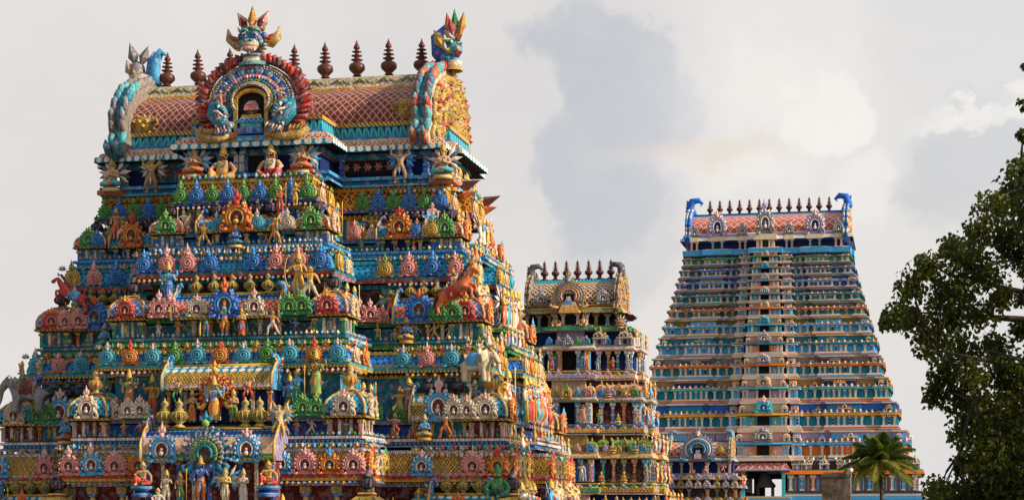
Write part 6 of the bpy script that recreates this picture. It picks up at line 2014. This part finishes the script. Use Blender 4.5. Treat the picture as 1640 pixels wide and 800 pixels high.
def far_tower():
    fr = Frame(1232, 380.0)
    T = tag(empty('temple_tower', fr.world(0, 0, 0), -AXIS), 'tallest gateway tower with a stack of dark doorways, farthest away at right', 'tower', 'painted gateway towers of the temple')
    RT = R(90)
    ys = [800, 738, 690, 645, 606, 571, 538, 510, 486, 464, 443, 424, 406]
    hw = [31.0, 28.9, 26.7, 24.9, 23.4, 22.1, 20.9, 19.9, 19.0, 18.2, 17.5, 16.8, 16.3]
    sch = [  # wall, cornice, upper line, base, pilaster colours, shrine colours
        ('cream', 'green', 'orange', 'sky', ['white', 'sky', 'rose'], ('lilac', 'tile_roof_grey', 'white')),
        ('orange', 'sky', 'cream', 'teal', ['white', 'sky', 'white', 'orange'], ('sky', 'lilac', 'white')),
        ('teal', 'amber', 'lilac', 'orange', ['white', 'navy', 'cream'], ('teal', 'facered', 'cream')),
        ('teal', 'aqua', 'amber', 'orange', ['white', 'sky', 'cream'], ('navy', 'amber', 'cream')),
        ('teal', 'orange', 'rose', 'sky', ['cream', 'rose', 'navy'], ('brown', 'grey', 'cream')),
        ('sky', 'teal', 'amber', 'lilac', ['white', 'blue', 'rose'], ('teal', 'lime', 'rose')),
        ('sky', 'sky', 'cream', 'amber', ['cream', 'navy', 'sky'], ('sky', 'brown', 'rose')),
        ('teal', 'orange', 'grey', 'cream', ['orange', 'cream', 'maroon'], ('brown', 'olive', 'cream')),
        ('teal', 'teal', 'rose', 'green', ['cream', 'teal', 'rose'], ('slate', 'grey', 'cream')),
        ('blue', 'sky', 'rose', 'tan', ['rose', 'slate', 'cream'], ('tan', 'grey', 'cream')),
        ('teal', 'blue', 'lilac', 'sky', ['cream', 'rose', 'slate'], ('slate', 'brown', 'lilac')),
        ('aqua', 'green', 'cream', 'teal', ['rose', 'cream', 'slate'], ('teal', 'grey', 'rose'))]
    rcs = ['slate', 'lilac', 'blue', 'tan', 'grey', 'teal', 'olive', 'grey', 'teal', 'blue', 'grey', 'teal']
    stuff = MB()
    mb = MB()
    mb.sweep([(-32, -19), (32, -19), (32, 19), (-32, 19)], [(1.5, -9), (1.5, 1.5), (-1, 2)], ['granite', 'granite'])
    mb.build('granite_base', T)
    npil = 0
    for i in range(12):
        W0, W1 = hw[i], hw[i + 1]
        W = W1 + (W0 - W1) * .5
        P = W * .50
        z0, z1 = fr.z(ys[i], 0, P), fr.z(ys[i + 1], 0, P * .97)
        h = z1 - z0
        B = 2.7 + 3.2 * (W - 17) / 14
        wall, cor, up, base, pc, ts = sch[i]
        bays = [(c * W, hh * W, q) for c, hh, q in ((-.93, .06, .5), (-.60, .15, .9), (-(B + 1.2) / W, 1.2 / W, 1.9), ((B + 1.2) / W, 1.2 / W, 1.9), (-.405, .025, .5), (.405, .025, .5), (.60, .15, .9), (.93, .06, .5))]
        pl = bay_plan(W, P, bays, P * .45, .3)
        if i == 0:
            # the open gateway: flanking masses and the lintel over a real passage
            for x0, x1 in ((-W, -4.2), (4.2, W)):
                m = MB()
                q = [(x0, -P - (1.2 if abs(x) < 9 else 0)) for x in (x0,)]
                m.sweep([(x0, -P), (x1, -P), (x1, P), (x0, P)], [(.3, z0), (.3, z0 + .12 * h), (.0, z0 + .14 * h), (.3, z0 + .22 * h), (-.4, z0 + .24 * h), (-.4, z0 + .62 * h), (.8, z0 + .66 * h), (.5, z0 + .76 * h), (.3, z0 + .78 * h), (-.4, z0 + .8 * h), (-.4, z1), (-2, z1 + .01)],
                        ['sky', 'cream', 'lotus_pink', 'slate', 'pillars_blue', 'black', 'orange', 'green', 'slate', 'brown', 'slate'])
                o = m.build('storey', T)
                n = 12
                for q in range(n):
                    x = x0 + (x1 - x0) * (q + .5) / n
                    pilaster(o, x, -P + .1, z0 + .24 * h, .4 * h, pc[q % 3], 'cream', w=4.0)
                    npil += 1
                    if q % 2:
                        tiny(T, 'barrel' if q % 4 == 1 else 'square', x, -P + .3, z0 + .79 * h, .28 * h, *ts)
            m = MB()
            m.box(-4.2, 4.2, -P - 1.2, P, z0 + .76 * h, z1, 'maroon')
            m.box(-4.2, 4.2, -P + 4, P, z0 - 4, z0 + .10 * h, 'slate')
            m.box(-4.2, -1.9, P - 1.5, P - .5, z0 + .1 * h, z0 + .76 * h, 'slate')
            m.box(1.6, 4.2, P - 1.5, P - .5, z0 + .1 * h, z0 + .76 * h, 'slate')
            m.box(-1.9, 1.6, P - 1.5, P - .5, z0 + .62 * h, z0 + .76 * h, 'slate')
            m.build('gate_passage', T)
            m = MB()
            m.lathe([(2.0, 0), (2.1, .5), (1.3, 1.4), (1.5, 1.7), (1.0, 2.6), (.3, 3.2), (.05, 3.5)], 14, 'grey', (-.3, -P + 8, z0 + .34 * h))
            m.box(-2.0, -1.4, -P + 7.6, -P + 8.4, z0 + .1 * h, z0 + .36 * h, 'grey')
            m.box(.9, 1.5, -P + 7.6, -P + 8.4, z0 + .1 * h, z0 + .36 * h, 'grey')
            m.build('gate_canopy', T)
            m = MB()
            for s in (-1, 1):
                m.box(s * 3.9 - .3, s * 3.9 + .3, -P - 1.1, -P - .4, z0 + .1 * h, z0 + .76 * h, 'aqua')
                m.box(s * 3.9 - .5, s * 3.9 + .5, -P - 1.3, -P - .3, z0 + .70 * h, z0 + .76 * h, 'orange')
            m.box(-5.2, 5.2, -P - 2.2, -P - .2, z0 + .78 * h, z0 + .95 * h, 'tile_roof_red', taper=.7)
            m.box(-5.4, 5.4, -P - 2.4, -P - .2, z0 + .75 * h, z0 + .78 * h, 'sky')
            m.box(-5.4, 5.4, -P - 1.6, -P - .3, z0 - 3, z0 + .06 * h, 'sky')
            m.box(-5.2, 5.2, -P - 1.5, -P - .3, z0 + .06 * h, z0 + .1 * h, 'amber')
            m.build('gate_frame', T)
            continue
        zb, zw, zc, zs = z0 + .12 * h, z0 + .18 * h, z0 + .52 * h, z0 + .66 * h
        mb = MB()
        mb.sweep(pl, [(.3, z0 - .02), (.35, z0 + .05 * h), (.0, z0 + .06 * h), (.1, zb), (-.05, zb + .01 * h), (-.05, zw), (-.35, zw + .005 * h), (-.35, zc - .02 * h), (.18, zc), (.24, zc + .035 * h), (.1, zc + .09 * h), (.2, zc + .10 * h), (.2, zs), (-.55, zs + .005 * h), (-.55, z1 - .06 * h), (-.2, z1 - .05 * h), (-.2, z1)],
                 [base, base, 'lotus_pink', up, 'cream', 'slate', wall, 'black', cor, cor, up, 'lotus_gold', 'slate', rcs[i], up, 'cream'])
        o = mb.build('storey', T)
        cb = MB()                                     # the projecting central bay is painted in paler colours
        cb.sweep([(-B, -P - 2.8), (B, -P - 2.8), (B, -P + 1), (-B, -P + 1)],
                 [(.35, z0 - .02), (.4, z0 + .05 * h), (.0, z0 + .06 * h), (.1, zb), (-.05, zb + .01 * h), (-.05, zw), (-1.3, zw + .005 * h), (-1.3, zc - .02 * h), (.35, zc), (.45, zc + .035 * h), (.1, zc + .09 * h), (.2, zc + .10 * h), (.2, zs), (-.7, zs + .005 * h), (-.7, z1 - .06 * h), (-.1, z1 - .05 * h), (-.1, z1), (-2, z1 + .01)],
                 ['white', 'rose', 'cream', base, 'white', 'slate', 'black', 'black', cor, cor, 'cream', 'lotus_gold', 'slate', 'rose' if i % 2 else 'cream', 'white', 'cream', 'slate'])  # black inside the doorway recess deepens its shade by paint
        dw = 1.25 * (.4 + .6 * h / 6)
        for s in (-1, 1):                             # bay walls either side of the open doorway
            a_, b_ = sorted((s * (dw + .3), s * (B - .3)))
            cb.box(a_, b_, -P - 2.55, -P - 1.2, zw + .006 * h, zc - .03 * h, ['sky', 'rose', 'aqua', 'lilac'][i % 4])
        cb.build('central_bay', T)
        # the flanking bays: paler mouldings and pilasters standing out of the darker banded wall
        for c, hh, q in bays:
            sbm = MB()
            x0, x1, y0 = c - hh, c + hh, -P - q
            sbm.sweep([(x0, y0), (x1, y0), (x1, -P + 1.2), (x0, -P + 1.2)],
                      [(.38, z0), (.42, z0 + .05 * h), (.06, z0 + .06 * h), (.16, zb), (.02, zb + .01 * h), (.02, zw), (-.28, zw + .006 * h), (-.28, zc - .025 * h), (.24, zc - .005 * h), (.30, zc + .035 * h), (.16, zc + .09 * h), (.26, zc + .10 * h), (.26, zs + .004), (-.5, zs + .006 * h), (-.5, zs + .20 * h), (-.8, zs + .21 * h)],
                      ['cream', 'white', 'rose', up, 'white', 'slate', 'sky', 'slate', 'white', cor, 'cream', 'lotus_lilac', 'slate', 'rose', 'slate'] if abs(c) < B + 2 else ['lilac', 'cream', base, up, 'white', 'slate', wall, 'slate', cor, cor, 'cream', 'lotus_lilac', 'slate', ts[0], 'slate'])
            sbm.build('side_bay', T)
        for s in (-1, 1):
            for x in (B - .35, B - 1.1):
                if i <= 4:
                    pilaster(o, s * x, -P - 2.55, zw, (zc - zw) * .96, ['white', 'sky', 'rose', 'cream'][(i + int(x)) % 4], 'cream', w=2.4)
                    npil += 1
                else:
                    stuff.box(s * x - .2, s * x + .2, -P - 2.8, -P - 2.4, zw, zc, ['white', 'sky', 'rose', 'cream'][(i + int(x)) % 4])
        hp = (zc - zw) * .96
        # pilasters of the lower storeys are parts, the many small ones above are one part
        edges = []
        xs = sorted([(c - hh, c + hh, q) for c, hh, q in bays])
        prev = -W
        for a, b, q in xs:
            edges.append((prev, a, 0))
            edges.append((a, b, q))
            prev = b
        edges.append((prev, W, 0))
        for a, b, q in edges:
            n = max(1, int((b - a) / (1.05 - .03 * i)))
            if b - a < .6:
                continue
            if q == 0:
                n = max(1, n // 2)
            for t in range(n):
                x = a + (b - a) * (t + .5) / n
                if abs(x) < B + .3:
                    continue
                key = pc[t % len(pc)]
                hidden = i < 4 and x < -W * .45
                if npil < 82 and not hidden:
                    pilaster(o, x, -P - q + .35, zw, hp, key, 'cream', w=2.6)
                    npil += 1
                else:
                    y = -P - q + .35
                    stuff.box(x - .17, x + .17, y - .2, y + .2, zw, zw + hp * .86, key)
                    stuff.box(x - .33, x + .33, y - .34, y + .2, zw + hp * .80, zw + hp, 'cream')
                    stuff.box(x - .28, x + .28, y - .3, y + .2, zw, zw + hp * .12, 'amber')
        # doorway
        m = MB()
        for s in (-1, 1):
            m.box(s * dw - .16 + s * .16, s * dw + .16 + s * .16, -P - 2.75, -P - 1, zw, zc + .02 * h, ['cream', 'orange', 'teal', 'rose'][i % 4])
        m.box(-dw - .7, dw + .7, -P - 3.35, -P, zc + .02 * h, zc + .09 * h, cor)
        m.build('doorway', o)
        kudu(o, 'arch', 0, -P - 3.15, zc + .10 * h, h * .60, ['lilac', 'grey', 'teal', 'cream'][i % 4], h=.72)
        for s in (-1, 1):
            if i <= 8:
                figure_at(fr, 'club', s * (dw + .85), -P - 2.85, zw, hp * .86, f'{["", "first", "second", "third", "fourth", "fifth", "sixth", "seventh", "eighth"][i]} doorway up, far tower', ('peach', ['red', 'orange', 'green', 'blue'][i % 4], 'gold', 'cream', 'brown'), mirror=s > 0)
        # shrines along the cornice
        hs = (z1 - zs)
        ks = hs * .72
        for s in (-1, 1):
            tiny(T, 'square', s * (B - .6), -P - 2.3, zs, ks * 1.0, 'white', 'rose', 'cream')
            tiny(T, 'square', s * (B + 1.2), -P - 1.2, zs, ks * .95, *ts)
            tiny(T, 'square', s * W * .93, -P, zs, ks, *ts)
            if not (i < 4 and s < 0):
                tiny(T, 'barrel', s * W * .60, -P, zs, ks * 1.05, *ts)
                tiny(T, 'square', s * W * .405, -P + .1, zs, ks * .8, *ts)
        if i < 9:
            tiny(T, 'square', W - .4, P * .7, zs, ks, *ts, rz=RT)
        tiny(T, 'barrel', W - .1, 0, zs, ks, *ts, rz=RT)
        # little ornaments along the cornice: too many and too small to count
        n = int(2 * W / 1.1)
        for q in range(n):
            x = -W + 2 * W * (q + .5) / n
            if abs(x) < B:
                continue
            pr = max([qq for c, hh, qq in bays if abs(x - c) < hh] + [0])
            for zz, cc in ((zc + .09 * h, ['cream', 'rose', 'gold', 'lilac'][q % 4]), (zs + .01 * h, ['grey', 'cream', 'slate', 'amber', 'rose'][q % 5])):
                yy = -P - pr - .25 if zz < zs else -P - pr + .2
                stuff.leaf((x, yy, zz - .02 * h), (x, yy, zz + .09 * h), (0, -1, 0), .34, cc, .35)
    s_ = stuff.build('pilaster', T)
    s_['kind'] = 'stuff'
    # neck and roof
    zt = fr.z(406, 0, 8.4)
    zn, ze, zr = fr.z(397, 0, 8), fr.z(386, 0, 8), fr.z(341, 0, 0)
    mb = MB()
    pl = bay_plan(15.6, 8.0, [(0, 2.4, 1.6), (-9.6, 2.0, .8), (9.6, 2.0, .8)], 3, .5)
    mb.sweep(pl, [(.9, zt - .1), (1.0, zt + .9), (.2, zt + 1.1), (.2, zn), (-.5, zn + .05), (-.5, ze), (.8, ze + .05)], ['sky', 'cream', 'lilac', 'sky', 'navy', 'blue'])
    nk = mb.build('neck', T)
    for x, w in ((-14.2, 1.5), (-9.6, 2.6), (-4.6, 1.5), (4.6, 1.5), (9.6, 2.6), (14.2, 1.5)):
        for q in (-1, 1):
            pilaster(nk, x + q * w * .35, -8.9, zt + .9, ze - zt - .8, ['aqua', 'lilac', 'rose'][int(abs(x)) % 3], 'cream', w=2.6)
    roof = back_roof(T, 15.8, 8.4, ze, zr, 2.1, 13, 'tile_roof_red', ['white', 'cream', 'lilac', 'lotus_teal', 'blue', ['blue', 'teal', 'cream']], crest='blue', kz=2.35, pitch=2.0)
    for x, w in ((-14.2, 1.9), (-9.6, 3.4), (-4.6, 1.9), (4.6, 1.9), (9.6, 3.4), (14.2, 1.9)):
        kudu(roof, 'arch', x, -9.0, ze + .9, w, 'grey' if w < 3 else 'lilac', h=1.35)
        m = MB()
        m.box(-w * .5, w * .5, -.5, .8, 0, .9, 'cream', taper=.1)
        m.build('arch_base', roof, (x, -9.0, ze + .05))
    kudu(roof, 'arch', 0, -10.1, ze + 1.1, 3.6, 'grey', h=1.5)
    m = MB()
    m.box(-2.3, 2.3, -10.6, -8, ze, ze + 1.1, 'cream', taper=.15)
    for s in (-1, 1):
        m.box(s * 1.5 - .3, s * 1.5 + .3, -10.2, -9.5, zt + .9, ze, 'rose')
        m.box(s * .8 - .2, s * .8 + .2, -10.1, -9.5, zt + .9, ze, 'white')
    m.box(-.6, .6, -9.9, -9.5, zt + .9, ze, 'black')  # black block painted as the dark of the porch opening
    m.build('roof_porch', roof)
    todo = list(T.children)
    while todo:
        o = todo.pop()
        todo += list(o.children)
        for sl in o.material_slots:
            k = sl.material.name.replace('f_', '')
            if k in C:
                sl.link = 'OBJECT'
                sl.material = M['d_' + k]


middle_tower()
small_tower()
far_tower()

# ------------------------------------------------------------------ trees and small things
def np_mesh(name, vs, fs, mat, tint=None):
    me = bpy.data.meshes.new(name)
    me.from_pydata(vs, [], fs)
    me.materials.append(M[mat])
    if tint is not None:
        at = me.attributes.new('tint', 'FLOAT', 'FACE')
        at.data.foreach_set('value', tint)
    me.update()
    return me


def broadleaf():
    r = random.Random(5)
    D = 50.0
    at = lambda px, py, d=D: Vector(((px - 820) / FOC * d, d, CAM_Z + (HORIZON - py) / FOC * d))
    root = tag(empty('broadleaf_tree', (16.6, 50.5, 0)), 'dark leafy tree with small heart shaped leaves at the right edge', 'tree')
    base = Vector(root.location)
    # clumps of the visible side: pixel column and row of the centre, radius in metres
    seen = [(1636, 262, .38), (1622, 300, .5), (1596, 330, .45), (1640, 345, .6), (1572, 362, .4), (1610, 385, .5), (1640, 400, .5), (1520, 395, .42), (1490, 420, .45), (1550, 410, .5), (1580, 430, .45), (1460, 455, .42), (1500, 465, .5), (1540, 455, .5),
            (1436, 500, .36), (1470, 505, .48), (1520, 510, .5), (1562, 500, .45), (1600, 470, .36), (1425, 508, .22), (1500, 545, .45), (1545, 555, .5), (1590, 545, .42), (1630, 520, .3), (1520, 595, .45), (1560, 600, .5), (1605, 595, .5), (1640, 590, .4),
            (1500, 632, .35), (1540, 640, .5), (1585, 650, .55), (1630, 645, .55), (1540, 690, .45), (1580, 700, .6), (1625, 700, .6), (1560, 740, .5), (1605, 750, .65), (1640, 760, .6), (1510, 775, .42), (1550, 790, .55), (1590, 800, .6), (1630, 810, .6),
            (1500, 800, .35), (1530, 740, .22), (1600, 700, .6), (1640, 720, .6), (1575, 770, .55), (1615, 780, .6), (1550, 800, .55), (1645, 790, .6), (1600, 730, .6), (1570, 660, .5), (1640, 670, .5), (1525, 800, .4), (1625, 620, .45), (1640, 470, .25), (1655, 430, .4), (1644, 214, .14), (1644, 96, .07), (1643, 168, .08)]
    cl = []
    for x, y, s in seen:
        for k in range(2):
            cl.append((at(x + r.uniform(-10, 10), y + r.uniform(-8, 8), D + r.uniform(-1.6, 1.8)), s * r.uniform(.85, 1.1)))
    for _ in range(150):                              # the rest of the crown, to the right of the picture and behind
        a, b = r.uniform(0, 2 * math.pi), r.uniform(-.6, 1)
        rr = 5.4 * r.uniform(.5, 1)
        p = Vector((18.3 + rr * math.cos(a) * math.sqrt(1 - .6 * b * b), 51 + rr * math.sin(a), 12.5 + 7.5 * b))
        px = 820 + FOC * p.x / p.y
        if px > (1670 if HORIZON - (p.z - CAM_Z) * FOC / p.y > 260 else 1730):
            cl.append((p, r.uniform(.5, .85)))
    # trunk, limbs and twigs
    tb = MB()
    top = Vector((1.0, .4, 9.0))
    tb.tube([(0, 0, 0), (.15, .0, 2.5), (.4, .1, 5.5), top, (1.6, .5, 13), (2.0, .6, 16.5)], [.62, .50, .44, .36, .22, .06], 10, 'bark')
    hubs = []
    spine = [Vector((.3, .1, 4.5)), Vector((.5, .2, 6.5)), top, Vector((1.3, .5, 11)), Vector((1.6, .5, 13)), Vector((1.9, .6, 15))]
    for k, (x, y) in enumerate(((1470, 500), (1520, 440), (1500, 560), (1600, 370), (1640, 300), (1560, 640), (1540, 720), (1580, 560), (1620, 470))):
        e = at(x, y, D + r.uniform(-1, 1.2)) - base
        s = min(spine, key=lambda q: abs(q.z - (e.z - 2.2)))
        m = s.lerp(e, .5) + Vector((r.uniform(-.3, .3), r.uniform(-.3, .3), .55))
        tb.tube([s, s.lerp(m, .5) + Vector((0, 0, .15)), m, m.lerp(e, .6), e], [.2, .16, .11, .065, .02], 7, 'bark')
        hubs += [m, m.lerp(e, .4), m.lerp(e, .75), e]
    for k in range(14):
        a = k * .9
        e = Vector((2 + 4.2 * math.cos(a), .5 + 4.2 * math.sin(a), 9 + .75 * k))
        s = min(spine, key=lambda q: abs(q.z - (e.z - 2)))
        m = s.lerp(e, .5) + Vector((0, 0, .4))
        tb.tube([s, m, e], [.2, .12, .03], 6, 'bark')
        hubs += [m, e]
    for c, s in cl:
        e = c - base
        h = min(hubs, key=lambda q: (q - e).length) if s > .12 else Vector((.4, .4, e.z - 1.1))
        m = h.lerp(e, .55) + Vector((r.uniform(-.12, .12), r.uniform(-.12, .12), .1))
        tb.tube([h, m, e], [.035, .022, .008], 4, 'bark')
    tb.tube([(2.0, .6, 16.3), (1.3, .5, 18.4), (.4, .4, 20.1), (.1, .3, 21.4)], [.10, .08, .06, .02], 6, 'bark')   # a leader above the picture's edge
    for k in range(9):
        cl.append((base + Vector((r.uniform(-.3, 2.2), r.uniform(-.5, 1.2), r.uniform(17, 21.6))), r.uniform(.4, .6)))
    tb.build('trunk', root)
    vs, fs, tint = [], [], []
    for c, s in cl:
        n = int(235 * s / .5)
        tone = r.uniform(-.15, .2)
        for _ in range(n):
            d = Vector((r.gauss(0, 1), r.gauss(0, 1), r.gauss(0, 1)))
            d.normalize()
            p = c + d * s * 1.12 * (r.random() ** .55) * Vector((1, 1, 1)).length / 1.732
            p.z -= .1 * s
            L = r.choice((.075, .11, .13, .15, .17))
            ax = Vector((r.gauss(0, .7), r.gauss(0, .7), -.8)).normalized()
            nn = (Vector((r.gauss(0, 1), r.gauss(0, 1), r.gauss(.6, .8)))).normalized()
            sd = ax.cross(nn).normalized() * L * .42
            nn = sd.cross(ax).normalized()
            o = len(vs)
            q = p - base
            vs += [tuple(q), tuple(q + ax * L * .35 + sd + nn * .015), tuple(q + ax * L * 1.05), tuple(q + ax * L * .35 - sd + nn * .015)]
            fs.append((o, o + 1, o + 2))
            fs.append((o, o + 2, o + 3))
            t = min(1, max(0, r.betavariate(2, 2.4) + tone * 1.6))
            if r.random() < .012:
                t = 1.0
            tint += [t, t]
    place(np_mesh('crown', vs, fs, 'leaf', tint), 'crown', root)


def palm():
    r = random.Random(3)
    D = 180.0
    c = Vector(((1409 - 820) / FOC * D, D, CAM_Z + (HORIZON - 738) / FOC * D))
    root = tag(empty('palm_tree', (c.x + .4, c.y, 0)), 'coconut palm with arching sunlit fronds in front of the tall far tower', 'tree')
    base = Vector(root.location)
    k = c - base
    tb = MB()
    tb.tube([(0, 0, 0), (.1, 0, 3), (.05, 0, 7), (-.2, 0, 10.5), tuple(k)], [.32, .24, .2, .17, .16], 10, 'bark')
    for i in range(26):
        z = .4 + i * .52
        if z < k.z - .5:
            tb.lathe([(.25 - .002 * i, z), (.255 - .002 * i, z + .04), (.23, z + .07)], 10, 'bark', (.05, 0, 0))
    tb.build('trunk', root)
    nut = MB()
    for i in range(7):
        a = i * .9
        nut.ball((k.x + .3 * math.cos(a), k.y + .3 * math.sin(a), k.z - .3 - .08 * (i % 3)), .16, 'olive', 8, sz=1.25)
    nut.build('coconuts', root)
    n = 34
    for i in range(n):
        a = i * 2.39996
        el = R(86 - 100 * (i / n) ** .9)
        L = r.uniform(3.8, 4.6)
        d = Vector((math.cos(a) * math.cos(el), math.sin(a) * math.cos(el), math.sin(el)))
        sd = Vector((-math.sin(a), math.cos(a), 0))
        pts = []
        for q in range(11):
            t = q / 10
            pts.append(k + d * L * t + Vector((0, 0, -L * (.34 + .12 * math.cos(el)) * t * t)))
        vs, fs, tint = [], [], []
        tone = r.uniform(.15, .6) + (.25 if i > 21 else 0)
        for q in range(10):                            # midrib
            p0, p1 = pts[q], pts[q + 1]
            w = .05 * (1 - q / 12)
            o = len(vs)
            vs += [tuple(p0 + sd * w), tuple(p0 - sd * w), tuple(p1 - sd * w), tuple(p1 + sd * w), tuple(p0 + Vector((0, 0, w))), tuple(p1 + Vector((0, 0, w)))]
            fs += [(o, o + 1, o + 2, o + 3), (o, o + 4, o + 5, o + 3), (o + 1, o + 4, o + 5, o + 2)]
            tint += [.95, .95, .95]
        for q in range(54):
            t = .08 + .92 * q / 54
            f = t * 10
            j = min(9, int(f))
            p = pts[j].lerp(pts[j + 1], f - j)
            tg = (pts[j + 1] - pts[j]).normalized()
            up = sd.cross(tg)
            ll = 1.1 * math.sin(math.pi * min(1, .12 + .83 * t)) ** .7 * r.uniform(.85, 1.1)
            for s in (-1, 1):
                dr = (sd * s * .8 + tg * .55 + up * (.12 if el > .3 else -.05) + Vector((0, 0, -.32 - .3 * r.random()))).normalized()
                wv = tg * .045
                e = p + dr * ll
                m_ = p + dr * ll * .5 + Vector((0, 0, .05))
                o = len(vs)
                vs += [tuple(p - wv), tuple(p + wv), tuple(m_ + wv), tuple(e + Vector((0, 0, -.10))), tuple(m_ - wv)]
                fs.append((o, o + 1, o + 2, o + 3, o + 4))
                tint.append(min(1, max(0, tone + r.uniform(-.15, .15))))
        place(np_mesh('frond', vs, fs, 'palm_leaf', tint), 'frond', root)


def small_things():
    D = 60.0
    X = lambda px, d: (px - 820) / FOC * d
    Zp = lambda py, d: CAM_Z + (HORIZON - py) / FOC * d
    # the old weathered plaster pier at the foot of the picture
    mb = MB()
    w = 22.5 / FOC * D
    z = Zp(757, D)
    mb.box(-w, w, -w, w, 0, z - .12, 'old_plaster')
    mb.box(-w - .02, w + .02, -w - .02, w + .02, z - .12, z - .02, 'old_plaster')
    mb.box(-w + .08, w - .12, -w + .06, w - .06, z - .02, z + .02, 'old_plaster')
    o = mb.build('masonry_pier', None, (X(1340, D), D, 0), R(-12))
    tag(o, 'weathered brown masonry pier with a flat top, left of the palm', 'pillar')
    # slim lamp pole beside it
    D = 75.0
    mb = MB()
    zt = Zp(752, D)
    mb.lathe([(.07, 0), (.07, .3), (.045, .35), (.032, zt - .2), (.05, zt - .18), (.05, zt - .12)], 10, 'cream')
    lp = mb.build('lamp_post', None, (X(1362, D), D, 0))
    tag(lp, 'slim pale pole with a small globe lamp, between pier and palm', 'lamp post')
    mb = MB()
    mb.ball((0, 0, zt), .11, 'white', 12)
    mb.lathe([(.09, zt + .09), (.03, zt + .13), (.01, zt + .2)], 10, 'slate')
    mb.build('lamp_globe', lp)


broadleaf()
palm()
small_things()

# ------------------------------------------------------------------ ground
mb = MB()
mb.add([(-6000, -3000, 0), (6000, -3000, 0), (6000, 9000, 0), (-6000, 9000, 0)], [(0, 1, 2, 3)], 'earth')
g = mb.build('ground')
g['kind'] = 'structure'
finish_labels()
